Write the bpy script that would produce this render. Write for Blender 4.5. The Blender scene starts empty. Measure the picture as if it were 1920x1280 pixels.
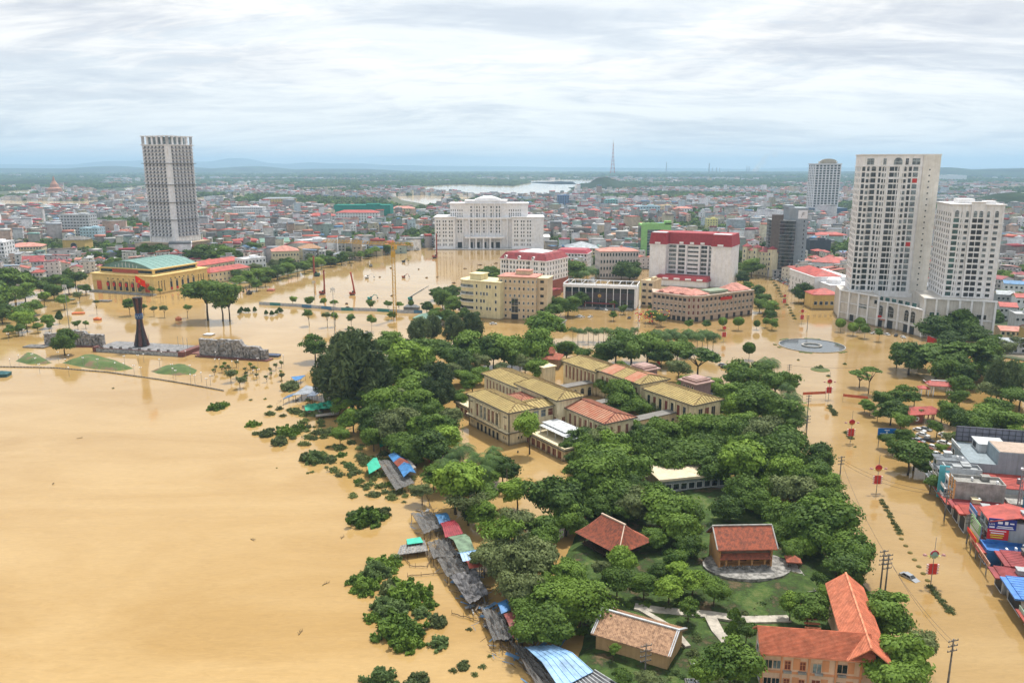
import bpy,math,random
import numpy as np
from mathutils import Vector,Matrix
random.seed(7)
rng = np.random.default_rng(7)
R = math.radians
S = bpy.context.scene
COL = S.collection
# ------------------------------------------------------------------ camera
CAM_H,PIT,FPX = 92.0,R(12.35),1493.0
cd = bpy.data.cameras.new('camera')
cam = bpy.data.objects.new('camera',cd);COL.objects.link(cam);S.camera = cam
cam.location = (0,0,CAM_H);cam.rotation_euler = (R(90) - PIT,0,0)
cd.sensor_width = 36;cd.lens = FPX / 1920 * 36;cd.clip_start = 1;cd.clip_end = 120000
# ------------------------------------------------------------------ world
W = bpy.data.worlds.new('World');S.world = W;W.use_nodes = True
nt = W.node_tree;nt.nodes.clear()
N = nt.nodes.new;LK = nt.links.new
SUN_EL,SUN_RO = R(66),R(28)
sky = N('ShaderNodeTexSky');sky.sky_type = 'NISHITA';sky.sun_disc = False
sky.sun_elevation = SUN_EL;sky.sun_rotation = SUN_RO;sky.altitude = 50;sky.air_density = 1.0;sky.dust_density = 1.5;sky.ozone_density = 1.6
tc = N('ShaderNodeTexCoord');sep = N('ShaderNodeSeparateXYZ');LK(tc.outputs['Generated'],sep.inputs[0])
def wm(op,a,b=None,c=None,clamp=False):
 n = N('ShaderNodeMath');n.operation = op;n.use_clamp = clamp
 for i,v in enumerate((a,b,c)):
  if v is None: continue
  if isinstance(v,(int,float)): n.inputs[i].default_value = v
  else: LK(v,n.inputs[i])
 return n.outputs[0]
zc = wm('MAXIMUM',sep.outputs[2],0.0)
den = wm('ADD',zc,0.15)
cx = wm('DIVIDE',sep.outputs[0],den);cy = wm('DIVIDE',sep.outputs[1],den)
def cloud(sx,sy,seed,detail,rough,dist=0.0):
 cb = N('ShaderNodeCombineXYZ')
 LK(wm('MULTIPLY',cx,sx),cb.inputs[0]);LK(wm('MULTIPLY',cy,sy),cb.inputs[1]);cb.inputs[2].default_value = seed
 n = N('ShaderNodeTexNoise');n.inputs['Scale'].default_value = 1;n.inputs['Detail'].default_value = detail
 n.inputs['Roughness'].default_value = rough;n.inputs['Distortion'].default_value = dist
 LK(cb.outputs[0],n.inputs['Vector']);return n.outputs[0]
def wramp(v,stops):
 r = N('ShaderNodeValToRGB');e = r.color_ramp.elements
 for i,(p,c) in enumerate(stops):
  x = e[i] if i < 2 else e.new(p)
  x.position = p;x.color = (c,c,c,1) if isinstance(c,(int,float)) else (*c,1)
 LK(v,r.inputs[0]);return r.outputs[0]
def wmix(f,a,b):
 n = N('ShaderNodeMix');n.data_type = 'RGBA'
 if isinstance(f,float): n.inputs[0].default_value = f
 else: LK(f,n.inputs[0])
 for i,v in ((6,a),(7,b)):
  if isinstance(v,tuple): n.inputs[i].default_value = (*v,1)
  else: LK(v,n.inputs[i])
 return n.outputs[2]
n1 = cloud(.62,1.1,3.1,6,.60,1.1)
n2 = cloud(2.2,4.6,8.7,8,.66,.9)
n3 = cloud(.35,.8,21.0,4,.5,.3)
shade = wramp(wm('ADD',wm('MULTIPLY',n1,.68),wm('MULTIPLY',n2,.32)),
   [(.37,(5.3,5.55,6.1)),(.44,(6.4,6.6,6.95)),(.50,(7.9,7.9,7.9)),(.57,(9.1,9.0,8.75))])
cover = wramp(wm('ADD',wm('MULTIPLY',n3,.7),wm('MULTIPLY',n2,.3)),[(.37,0.0),(.50,1.0)])
# a band of clear pale air low over the horizon
low = wramp(sep.outputs[2],[(.0,.55),(.035,.45),(.075,.72),(.14,1.0)])
cov = wm('MULTIPLY',cover,low,clamp=True)
cov = wm('MAXIMUM',cov,.62)
skc = wmix(.72,sky.outputs[0],(7.4,8.1,8.5))
colr = wmix(cov,skc,shade)
bg = N('ShaderNodeBackground');bg.inputs[1].default_value = 0.11;LK(colr,bg.inputs[0])
wo = N('ShaderNodeOutputWorld');LK(bg.outputs[0],wo.inputs[0])
# ------------------------------------------------------------------ sun
sd = bpy.data.lights.new('sun','SUN');sd.energy = 4.6;sd.angle = R(4);sd.color = (1,.955,.88)
sun = bpy.data.objects.new('sun',sd);COL.objects.link(sun)
sdir = Vector((math.sin(SUN_RO) * math.cos(SUN_EL),math.cos(SUN_RO) * math.cos(SUN_EL),math.sin(SUN_EL)))
sun.rotation_euler = sdir.to_track_quat('Z','Y').to_euler();sun.location = (0,0,400)
# ------------------------------------------------------------------ exposure, render
V = S.view_settings;V.view_transform = 'Standard';V.look = 'None';V.exposure = 0.22;V.gamma = 1;V.use_curve_mapping = False
S.render.engine = 'CYCLES'
cy_ = S.cycles;cy_.use_denoising = True;cy_.max_bounces = 5;cy_.diffuse_bounces = 2;cy_.glossy_bounces = 2
cy_.transmission_bounces = 2;cy_.volume_bounces = 1;cy_.transparent_max_bounces = 6;cy_.use_adaptive_sampling = True
cy_.adaptive_threshold = 0.02;cy_.caustics_reflective = False;cy_.caustics_refractive = False;cy_.sample_clamp_indirect = 6
try: cy_.denoiser = 'OPENIMAGEDENOISE';cy_.denoising_input_passes = 'RGB_ALBEDO_NORMAL'
except Exception: pass
# ------------------------------------------------------------------ surveying helpers (ground points)
_c,_s = math.cos(PIT),math.sin(PIT)
def G(px,py,z=0.0):
 u = 640 - py;dx = px - 960;dy = FPX * _c + u * _s;dz = -FPX * _s + u * _c
 t = (z - CAM_H) / dz
 return Vector((dx * t,dy * t))
def ZT(P,py):
 k = (640 - py) / FPX
 return (k * P[1] * _c - P[1] * _s) / (_c + k * _s) + CAM_H
def PXM(P):           # picture scale at a ground point (1920 px wide frame), px per metre
 return FPX / (P[1] * _c + CAM_H * _s)
# ------------------------------------------------------------------ materials
_mats = {}
def mat(name,col,rough=.8,var=.12,scale=.6,metal=0.0,streak=0.0,bump=0.0,col2=None,spec=.3,bscale=None,wet=0):
 if name in _mats: return _mats[name]
 m = bpy.data.materials.new(name);m.use_nodes = True;t = m.node_tree;n = t.nodes;l = t.links
 b = n['Principled BSDF'];b.inputs['Roughness'].default_value = rough;b.inputs['Metallic'].default_value = metal
 b.inputs['Specular IOR Level'].default_value = spec
 g = n.new('ShaderNodeNewGeometry');tx = n.new('ShaderNodeTexNoise');tx.inputs['Scale'].default_value = scale
 tx.inputs['Detail'].default_value = 5;tx.inputs['Roughness'].default_value = .65
 l.new(g.outputs['Position'],tx.inputs['Vector'])
 rp = n.new('ShaderNodeValToRGB');e = rp.color_ramp.elements
 c2 = col2 if col2 else tuple(max(0,c * (1 - 2.2 * var)) for c in col)
 e[0].position = .35;e[0].color = (*c2,1);e[1].position = .62;e[1].color = (*[min(1,c * (1 + .25 * var)) for c in col],1)
 l.new(tx.outputs[0],rp.inputs[0]);out = rp.outputs[0]
 if streak > 0:
  mp = n.new('ShaderNodeMapping');mp.inputs['Scale'].default_value = (1.3,1.3,.09)
  l.new(g.outputs['Position'],mp.inputs[0]);t2 = n.new('ShaderNodeTexNoise');t2.inputs['Scale'].default_value = 1;t2.inputs['Detail'].default_value = 6
  t2.inputs['Roughness'].default_value = .7
  l.new(mp.outputs[0],t2.inputs['Vector'])
  r2 = n.new('ShaderNodeValToRGB');r2.color_ramp.elements[0].position = .30;r2.color_ramp.elements[1].position = .55
  v = 1 - streak;r2.color_ramp.elements[0].color = (v,v * .97,v * .9,1);r2.color_ramp.elements[1].color = (1,1,1,1)
  l.new(t2.outputs[0],r2.inputs[0]);mx = n.new('ShaderNodeMix');mx.data_type = 'RGBA';mx.blend_type = 'MULTIPLY'
  mx.inputs[0].default_value = 1;l.new(out,mx.inputs[6]);l.new(r2.outputs[0],mx.inputs[7]);out = mx.outputs[2]
 if wet:   # mud line left by the flood just above the water
  sz = n.new('ShaderNodeSeparateXYZ');l.new(g.outputs['Position'],sz.inputs[0]);az = n.new('ShaderNodeMath');az.operation = 'MULTIPLY_ADD';az.inputs[1].default_value = -1.6;l.new(tx.outputs[0],az.inputs[0]);l.new(sz.outputs[2],az.inputs[2])
  wr = n.new('ShaderNodeMapRange');wr.inputs[1].default_value = -.7;wr.inputs[2].default_value = .35;wr.inputs[3].default_value = .8;wr.inputs[4].default_value = 0;l.new(az.outputs[0],wr.inputs[0])
  mw = n.new('ShaderNodeMix');mw.data_type = 'RGBA';mw.inputs[7].default_value = (.16,.105,.055,1);l.new(wr.outputs[0],mw.inputs[0]);l.new(out,mw.inputs[6]);out = mw.outputs[2]
 l.new(out,b.inputs['Base Color'])
 if bump > 0:
  bm = n.new('ShaderNodeBump');bm.inputs['Strength'].default_value = bump;bm.inputs['Distance'].default_value = .15
  t3 = n.new('ShaderNodeTexNoise');t3.inputs['Scale'].default_value = bscale or scale * 5;t3.inputs['Detail'].default_value = 4
  l.new(g.outputs['Position'],t3.inputs['Vector']);l.new(t3.outputs[0],bm.inputs['Height']);l.new(bm.outputs[0],b.inputs['Normal'])
 _mats[name] = m;return m
def paint(name,col,**k):
 k.setdefault('wet',1)
 k.setdefault('var',.07);k.setdefault('scale',.35);k.setdefault('streak',.22);k.setdefault('rough',.85)
 return mat(name,col,**k)
WHITE = paint('white_paint',(.76,.77,.80),streak=.15);WHITE2 = paint('bright_white_paint',(.82,.82,.85),streak=.08)
STONEW = paint('pale_stone',(.80,.80,.82),streak=.10);CREAM = paint('cream_plaster',(.70,.60,.40),streak=.25)
MUS = paint('museum_plaster',(.76,.66,.45),streak=.36);TANP = paint('tan_plaster',(.66,.53,.36),streak=.3)
GREY = paint('grey_plaster',(.36,.38,.40));LGREY = paint('light_grey_plaster',(.52,.54,.56),streak=.35)
DARK = mat('dark_opening',(.03,.032,.036),.6);GLASS = mat('window_glass',(.035,.05,.06),.12,var=.5,scale=.4,spec=.6)
GLASSG = mat('green_glass',(.05,.13,.12),.12,var=.5,scale=.3,spec=.6);GLASSL = mat('pale_glass',(.22,.27,.29),.15,var=.4,scale=.5,spec=.6)
FRAMEW = mat('window_frame_white',(.72,.72,.72),.6);MAROON = mat('maroon_shutter',(.20,.055,.035),.7,var=.25,scale=1.2)
REDROOF = mat('red_metal_roof',(.42,.075,.06),.6,var=.2,scale=.3,streak=.15);REDDK = mat('dark_red_roof',(.30,.055,.06),.6,var=.2,scale=.3)
PINKROOF = mat('faded_pink_roof',(.55,.25,.20),.8,var=.2,scale=.3)
YROOF = mat('mustard_roof',(.40,.31,.12),.75,var=.16,scale=.25,col2=(.28,.21,.08),streak=.2);YROOFD = mat('dark_mustard_rib',(.25,.17,.07),.8,var=.3)  # ribs are a darker brown than the mustard sheets
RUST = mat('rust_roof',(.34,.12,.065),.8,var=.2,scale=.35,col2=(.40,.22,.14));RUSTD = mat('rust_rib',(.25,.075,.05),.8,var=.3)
TILE = mat('clay_tile',(.66,.24,.135),.85,var=.2,scale=.8);TILED = mat('old_clay_tile',(.36,.105,.06),.9,var=.35,scale=1.3,col2=(.17,.07,.05))
TILET = mat('brown_old_tile',(.42,.26,.16),.9,var=.35,scale=1.6,col2=(.19,.11,.07))
CONC = mat('concrete',(.38,.37,.35),.9,var=.2,scale=.3,streak=.3);CONCD = mat('stained_concrete',(.20,.19,.18),.9,var=.3,scale=.5)
METAL = mat('grey_metal',(.32,.34,.36),.45,metal=.6);DMETAL = mat('dark_metal',(.06,.06,.065),.5,metal=.3)
WOOD = mat('dark_wood',(.08,.05,.035),.8,var=.3,scale=2);BARK = mat('bark',(.10,.075,.05),.95,var=.4,scale=3)
REDP = mat('red_paint',(.55,.03,.025),.5,var=.1);BLUEP = mat('blue_paint',(.04,.16,.45),.5,var=.15);ORG = mat('orange_paint',(.62,.16,.05),.5,var=.15)
YEL = mat('yellow_crane_paint',(.60,.36,.05),.55,var=.15);TEAL = mat('teal_paint',(.05,.30,.28),.6,var=.15)
# ------------------------------------------------------------------ mesh builder
class MB:
 def __init__(s): s.v = [];s.f = [];s.m = [];s.k = 0
 def mi(s,i): s.k = i;return s
 def face(s,pts):
  n = len(s.v);s.v.extend([tuple(p) for p in pts]);s.f.append(tuple(range(n,n + len(pts))));s.m.append(s.k)
 def box(s,x0,x1,y0,y1,z0,z1):
  n = len(s.v)
  s.v.extend([(x0,y0,z0),(x1,y0,z0),(x1,y1,z0),(x0,y1,z0),(x0,y0,z1),(x1,y0,z1),(x1,y1,z1),(x0,y1,z1)])
  for f in ((0,3,2,1),(4,5,6,7),(0,1,5,4),(1,2,6,5),(2,3,7,6),(3,0,4,7)):
   s.f.append(tuple(n + i for i in f));s.m.append(s.k)
  return s
 def prism(s,poly,z0,z1,top=True):
  n = len(s.v);c = len(poly)
  s.v.extend([(p[0],p[1],z0) for p in poly]);s.v.extend([(p[0],p[1],z1) for p in poly])
  for i in range(c):
   j = (i + 1) % c;s.f.append((n + i,n + j,n + c + j,n + c + i));s.m.append(s.k)
  s.f.append(tuple(n + c + i for i in range(c)));s.m.append(s.k)
  s.f.append(tuple(n + c - 1 - i for i in range(c)));s.m.append(s.k)
  return s
 def bar(s,p,q,w,h=None):
  p = Vector(p);q = Vector(q);d = (q - p);
  if d.length < 1e-6: return s
  d.normalize();u = Vector((0,0,1)) if abs(d.z) < .95 else Vector((1,0,0))
  a = d.cross(u).normalized() * (w / 2);b = a.cross(d).normalized() * ((h or w) / 2);n = len(s.v)
  for c in (p,q):
   s.v.extend([tuple(c - a - b),tuple(c + a - b),tuple(c + a + b),tuple(c - a + b)])
  for f in ((0,1,2,3),(7,6,5,4),(0,4,5,1),(1,5,6,2),(2,6,7,3),(3,7,4,0)):
   s.f.append(tuple(n + i for i in f));s.m.append(s.k)
  return s
 def tube(s,pts,rads,n=8,cap=True):
  rings = [];pts = [Vector(p) for p in pts]
  for i,p in enumerate(pts):
   d = (pts[min(i + 1,len(pts) - 1)] - pts[max(i - 1,0)]).normalized()
   u = Vector((1,0,0)) if abs(d.x) < .9 else Vector((0,1,0))
   a = d.cross(u).normalized();b = d.cross(a)
   k = len(s.v)
   for j in range(n):
    t = 2 * math.pi * j / n;s.v.append(tuple(p + (a * math.cos(t) + b * math.sin(t)) * rads[i]))
   rings.append(k)
  for i in range(len(rings) - 1):
   for j in range(n):
    q = (j + 1) % n;s.f.append((rings[i] + j,rings[i] + q,rings[i + 1] + q,rings[i + 1] + j));s.m.append(s.k)
  if cap:
   s.f.append(tuple(rings[-1] + j for j in range(n)));s.m.append(s.k)
   s.f.append(tuple(rings[0] + n - 1 - j for j in range(n)));s.m.append(s.k)
  return s
 def lathe(s,prof,n=16,cx=0,cy=0):
  k = len(s.v)
  for r,z in prof:
   for j in range(n):
    t = 2 * math.pi * j / n;s.v.append((cx + r * math.cos(t),cy + r * math.sin(t),z))
  for i in range(len(prof) - 1):
   for j in range(n):
    q = (j + 1) % n;s.f.append((k + i * n + j,k + i * n + q,k + (i + 1) * n + q,k + (i + 1) * n + j));s.m.append(s.k)
  s.f.append(tuple(k + (len(prof) - 1) * n + j for j in range(n)));s.m.append(s.k)
  return s
 def hip(s,x0,x1,y0,y1,z,h,o=.5,inset=None,t=.25,end0=True,end1=True):
  """hipped roof slab with eave overhang; ridge along x"""
  X0,X1,Y0,Y1 = x0 - o,x1 + o,y0 - o,y1 + o;ym = (Y0 + Y1) / 2
  i = (Y1 - Y0) / 2 if inset is None else inset
  a = X0 + (i if end0 else 0);b = X1 - (i if end1 else 0)
  s.box(X0,X1,Y0,Y1,z - t,z)
  e = .003
  P = [(X0,Y0,z + e),(X1,Y0,z + e),(X1,Y1,z + e),(X0,Y1,z + e)];Ra = (a,ym,z + h);Rb = (b,ym,z + h)
  s.face([P[0],P[1],Rb,Ra]);s.face([P[2],P[3],Ra,Rb]);s.face([P[1],P[2],Rb]);s.face([P[3],P[0],Ra])
  return s
 def ribs_hip(s,x0,x1,y0,y1,z,h,o=.5,inset=None,step=1.2,w=.22,th=.14,end0=True,end1=True,ends=True):
  X0,X1,Y0,Y1 = x0 - o,x1 + o,y0 - o,y1 + o;ym = (Y0 + Y1) / 2;hw = (Y1 - Y0) / 2
  i = hw if inset is None else inset;i0 = i if end0 else .001;i1 = i if end1 else .001
  x = X0 + step * .5
  while x < X1:
   f = min(1,(x - X0) / i0,(X1 - x) / i1)
   if f > .06:
    for sg,ye in ((1,Y0),(-1,Y1)):
     s.bar((x,ye,z + th / 2),(x,ye + sg * hw * f,z + h * f + th / 2),w,th)
   x += step
  if ends:
   for on,xe,sg,ii in ((end0,X0,1,i0),(end1,X1,-1,i1)):
    if not on: continue
    y = Y0 + step * .5
    while y < Y1:
     f = min((y - Y0) / hw,(Y1 - y) / hw,1)
     if f > .06: s.bar((xe,y,z + th / 2),(xe + sg * ii * f,y,z + h * f + th / 2),w,th)
     y += step
  return s
 def hiplines(s,x0,x1,y0,y1,z,h,o=.5,inset=None,w=.35,end0=True,end1=True):
  X0,X1,Y0,Y1 = x0 - o,x1 + o,y0 - o,y1 + o;ym = (Y0 + Y1) / 2
  i = (Y1 - Y0) / 2 if inset is None else inset
  a = (X0 + (i if end0 else 0),ym,z + h + .08);b = (X1 - (i if end1 else 0),ym,z + h + .08)
  s.bar(a,b,w,.2)
  for on,xe,r in ((end0,X0,a),(end1,X1,b)):
   if on:
    s.bar((xe,Y0,z + .08),r,w * .8,.18);s.bar((xe,Y1,z + .08),r,w * .8,.18)
  return s
 def gable(s,x0,x1,y0,y1,z,h,o=.5,t=.22,frac=.5):
  """gable roof, ridge along x, solid thin slopes"""
  X0,X1,Y0,Y1 = x0 - o,x1 + o,y0 - o,y1 + o;ym = Y0 + (Y1 - Y0) * frac
  for (ya,yb) in ((Y0,ym),(Y1,ym)):
   a = [(X0,ya,z),(X1,ya,z),(X1,yb,z + h),(X0,yb,z + h)]
   b = [(p[0],p[1],p[2] + t) for p in a]
   if ya > yb: a,b = a[::-1],b[::-1]
   n = len(s.v);s.v.extend(a + b)
   for f in ((3,2,1,0),(4,5,6,7),(0,1,5,4),(1,2,6,5),(2,3,7,6),(3,0,4,7)):
    s.f.append(tuple(n + i for i in f));s.m.append(s.k)
  return s
 def gablewall(s,x,y0,y1,z,h,t=.2,frac=.5):
  ym = y0 + (y1 - y0) * frac;n = len(s.v)
  for xx in (x,x + t): s.v.extend([(xx,y0,z),(xx,y1,z),(xx,ym,z + h)])
  for f in ((2,1,0),(3,4,5),(0,1,4,3),(1,2,5,4),(2,0,3,5)):
   s.f.append(tuple(n + i for i in f));s.m.append(s.k)
  return s
 def mesh(s,name,mats,smooth=False):
  me = bpy.data.meshes.new(name);me.from_pydata(s.v,[],s.f)
  for m in (mats if isinstance(mats,(list,tuple)) else [mats]): me.materials.append(m)
  if isinstance(mats,(list,tuple)) and len(mats) > 1: me.polygons.foreach_set('material_index',s.m)
  if smooth: me.polygons.foreach_set('use_smooth',[True] * len(s.f))
  me.update();return me
 def build(s,name,mats,parent=None,smooth=False,kind=None,loc=None,rz=None):
  o = bpy.data.objects.new(name,s.mesh(name,mats,smooth));COL.objects.link(o)
  if parent is not None: o.parent = parent
  if kind: o['kind'] = kind
  if loc is not None: o.location = loc
  if rz is not None: o.rotation_euler = (0,0,rz)
  return o
def tag(o,label=None,cat=None,group=None,kind=None):
 if label: o['label'] = label
 if cat: o['category'] = cat
 if group: o['group'] = group
 if kind: o['kind'] = kind
 return o
def empty(name,loc,rz,label,cat,group=None):
 o = bpy.data.objects.new(name,None);COL.objects.link(o)
 o.location = (loc[0],loc[1],loc[2] if len(loc) > 2 else 0);o.rotation_euler = (0,0,rz);o.empty_display_size = .5
 return tag(o,label,cat,group)
def link(name,me,parent=None,loc=None,rot=None,scale=None):
 o = bpy.data.objects.new(name,me);COL.objects.link(o)
 if parent is not None: o.parent = parent
 if loc is not None: o.location = loc
 if rot is not None: o.rotation_euler = rot
 if scale is not None: o.scale = scale
 return o
def copy_tree(o,parent=None):
 c = o.copy();COL.objects.link(c);c.parent = parent
 for ch in o.children: copy_tree(ch,c)
 return c
AUTO = []   # (object, base label) whose label is completed at the end with the nearest landmark
LANDMARKS = []
FOOT = []   # footprints kept free of generated houses (x, y, radius)
def lm(name,x,y): LANDMARKS.append((name,x,y))
class Bld:
 """a building: an Empty at its front left base corner, local x along the front, y into its depth"""
 def __init__(s,name,label,cat,A,B,depth,group=None,z=0.0,land=None,rad=None):
  A = Vector(A);B = Vector(B);d = B - A;s.L = d.length;s.D = depth;s.z = z
  s.a = math.atan2(d.y,d.x);s.o = empty(name,(A.x,A.y,z),s.a,label,cat,group)
  e1 = d.normalized();e2 = Vector((-e1.y,e1.x));c = A + e1 * s.L / 2 + e2 * depth / 2
  s.c = c;s.e1 = e1;s.e2 = e2;s.A = A
  FOOT.append((c.x,c.y,rad or (s.L + depth) * .36))
  if land: lm(land,c.x,c.y)
 def part(s,name,mats,fn,kind=None,label=None,parent=None,smooth=False):
  b = MB();fn(b);o = b.build(name,mats,parent or s.o,smooth,kind)
  if label: o['label'] = label
  return o
 def fpt(s,face,u,z,out=0.0):
  L,D = s.L,s.D
  if face == 'F': return (u,-out,z),0
  if face == 'R': return (L + out,u,z),math.pi / 2
  if face == 'K': return (L - u,D + out,z),math.pi
  return (-out,D - u,z),-math.pi / 2
 def win(s,face,u,z,w,h,name='window',style=('f','window_frame_white','window_glass'),out=0.0,parent=None,off=(0,0)):
  style = (style[0],style[1],'pale_glass') if style[2] == 'window_glass' and random.random() < .14 else style;me = winmesh(w,h,style);p,r = s.fpt(face,u,z,out)
  return link(name,me,parent or s.o,(p[0] + off[0],p[1] + off[1],p[2]),(0,0,r))
 def wins(s,face,us,zs,w,h,name='windows',mats=None,fr=.12,out=.0,off=(0,0),sill=False):
  """joined small windows of one facade: frame ring plus recessed pane"""
  b = MB()
  for z in zs:
   for u in us: winshape(b,u - w / 2,z,w,h,face,s.L,s.D,fr,out,off)
  o = b.build(name,mats or [FRAMEW,GLASS],s.o,kind='stuff');return o
_wm = {}
def winshape(b,u,z,w,h,face,L,D,fr,out,off=(0,0)):
 def T(x,y):   # facade coordinates: x along, y outward
  if face == 'F': return (x + off[0],-y - out + off[1])
  if face == 'R': return (L + y + out + off[0],x + off[1])
  if face == 'K': return (L - x + off[0],D + y + out + off[1])
  return (-y - out + off[0],D - x + off[1])
 def bx(x0,x1,y0,y1,z0,z1):
  p = T(x0,y0);q = T(x1,y1)
  b.box(min(p[0],q[0]),max(p[0],q[0]),min(p[1],q[1]),max(p[1],q[1]),z0,z1)
 b.mi(1);bx(u,u + w,-.02,.04,z,z + h)
 if fr > 0:
  b.mi(0);t = .12
  bx(u - fr,u + w + fr,-.02,t,z + h,z + h + fr);bx(u - fr,u + w + fr,-.02,t + .05,z - fr,z)
  bx(u - fr,u,-.02,t,z,z + h);bx(u + w,u + w + fr,-.02,t,z,z + h)
def winmesh(w,h,style):
 key = (round(w,2),round(h,2),style)
 if key in _wm: return _wm[key]
 b = MB();fr = .1;k = style[0]
 b.mi(1).box(-w / 2,w / 2,-.05,.02,0,h)
 b.mi(0);t = .14
 if k != 'n':
  b.box(-w / 2 - fr,w / 2 + fr,-t,.02,h,h + fr);b.box(-w / 2 - fr,w / 2 + fr,-t - .06,.02,-fr,0)
  b.box(-w / 2 - fr,-w / 2,-t,.02,0,h);b.box(w / 2,w / 2 + fr,-t,.02,0,h)
 if 'm' in k: b.box(-.035,.035,-.085,-.052,0,h)
 if 'x' in k: b.box(-w / 2,-.037,-.085,-.052,h * .62 - .03,h * .62 + .03);b.box(.037,w / 2,-.085,-.052,h * .62 - .03,h * .62 + .03)
 if 'a' in k:   # arched head
  n = 8;r = w / 2
  b.mi(1)
  b.prism([(0,0)] * 0 or [(-r,-.05),(r,-.05),(r,.02),(-r,.02)],h,h + .01)
  pts = [(r * math.cos(math.pi * i / n),h + fr + r * math.sin(math.pi * i / n)) for i in range(n + 1)]
  m = len(b.v);b.v.extend([(x,-.13,z) for x,z in pts]);b.f.append(tuple(range(m,m + n + 1))[::-1]);b.m.append(1)
  b.mi(0)
  for i in range(n):
   b.bar((pts[i][0] * 1.06,-.12,pts[i][1]),(pts[i + 1][0] * 1.06,-.12,pts[i + 1][1]),.14,.12)
 me = b.mesh('window',[_mats[style[1]],_mats[style[2]]]);_wm[key] = me;return me
def ladder(a,b,n): return [a + (b - a) * i / (n - 1) for i in range(n)] if n > 1 else [a]
# ================================================================== SETTING
def nodes_of(m):
 m.use_nodes = True;return m.node_tree.nodes,m.node_tree.links
def sheet(name,pts,z,m,kind='structure',parent=None):
 me = bpy.data.meshes.new(name);me.from_pydata([(p[0],p[1],z) for p in pts],[],[tuple(range(len(pts)))]);me.materials.append(m)
 o = bpy.data.objects.new(name,me);COL.objects.link(o);o['kind'] = kind;return o
def ccw(p):
 a = sum(p[i][0] * p[(i + 1) % len(p)][1] - p[(i + 1) % len(p)][0] * p[i][1] for i in range(len(p)))
 return p if a > 0 else p[::-1]
# muddy flood water
WAT = bpy.data.materials.new('muddy_water');n,l = nodes_of(WAT);b = n['Principled BSDF']
b.inputs['Roughness'].default_value = .07;b.inputs['IOR'].default_value = 1.33;b.inputs['Specular IOR Level'].default_value = .5
g = n.new('ShaderNodeNewGeometry');mp = n.new('ShaderNodeMapping');mp.inputs['Rotation'].default_value = (0,0,R(-35));mp.inputs['Scale'].default_value = (.011,.028,.02)
l.new(g.outputs['Position'],mp.inputs[0]);t1 = n.new('ShaderNodeTexNoise');t1.inputs['Scale'].default_value = 1;t1.inputs['Detail'].default_value = 8;t1.inputs['Roughness'].default_value = .6;t1.inputs['Distortion'].default_value = 1.2
l.new(mp.outputs[0],t1.inputs['Vector']);rp = n.new('ShaderNodeValToRGB');e = rp.color_ramp.elements
e[0].position = .36;e[0].color = (.40,.25,.088,1);e[1].position = .62;e[1].color = (.475,.318,.135,1);l.new(t1.outputs[0],rp.inputs[0]);mp2 = n.new('ShaderNodeMapping');mp2.inputs['Rotation'].default_value = (0,0,R(-42));mp2.inputs['Scale'].default_value = (.22,.9,.3);l.new(g.outputs['Position'],mp2.inputs[0])
ts = n.new('ShaderNodeTexNoise');ts.inputs['Scale'].default_value = 1;ts.inputs['Detail'].default_value = 7;ts.inputs['Roughness'].default_value = .7;ts.inputs['Distortion'].default_value = 1.8;l.new(mp2.outputs[0],ts.inputs['Vector'])
sr = n.new('ShaderNodeMapRange');sr.inputs[1].default_value = .32;sr.inputs[2].default_value = .72;sr.inputs[3].default_value = .90;sr.inputs[4].default_value = 1.09;l.new(ts.outputs[0],sr.inputs[0])
sx_ = n.new('ShaderNodeSeparateXYZ');l.new(g.outputs['Position'],sx_.inputs[0]);ms_ = n.new('ShaderNodeMath');ms_.operation = 'MULTIPLY_ADD';ms_.inputs[1].default_value = .12;l.new(sx_.outputs[1],ms_.inputs[0]);l.new(sx_.outputs[0],ms_.inputs[2]);mg = n.new('ShaderNodeMapRange');mg.inputs[1].default_value = 10;mg.inputs[2].default_value = 95;mg.inputs[3].default_value = .82;mg.inputs[4].default_value = .70;l.new(ms_.outputs[0],mg.inputs[0]);mm = n.new('ShaderNodeMath');mm.operation = 'MULTIPLY';l.new(mg.outputs[0],mm.inputs[0]);l.new(sr.outputs[0],mm.inputs[1]);sr = mm
vs = n.new('ShaderNodeVectorMath');vs.operation = 'SCALE';l.new(rp.outputs[0],vs.inputs[0]);l.new(sr.outputs[0],vs.inputs['Scale']);l.new(vs.outputs[0],b.inputs['Base Color'])
tb = n.new('ShaderNodeTexNoise');tb.inputs['Scale'].default_value = .35;tb.inputs['Detail'].default_value = 5;l.new(g.outputs['Position'],tb.inputs['Vector'])
tb2 = n.new('ShaderNodeTexNoise');tb2.inputs['Scale'].default_value = .06;tb2.inputs['Detail'].default_value = 3;tb2.inputs['Distortion'].default_value = 1.5;l.new(g.outputs['Position'],tb2.inputs['Vector'])
ad = n.new('ShaderNodeMath');ad.operation = 'MULTIPLY_ADD';ad.inputs[1].default_value = 1.1;l.new(tb2.outputs[0],ad.inputs[0]);l.new(tb.outputs[0],ad.inputs[2])
bm = n.new('ShaderNodeBump');bm.inputs['Strength'].default_value = .14;bm.inputs['Distance'].default_value = .25;l.new(ad.outputs[0],bm.inputs['Height']);l.new(bm.outputs[0],b.inputs['Normal'])
sheet('flood_water',[(-30000,-1500),(30000,-1500),(30000,28500),(-30000,28500)],0.0,WAT)
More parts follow.
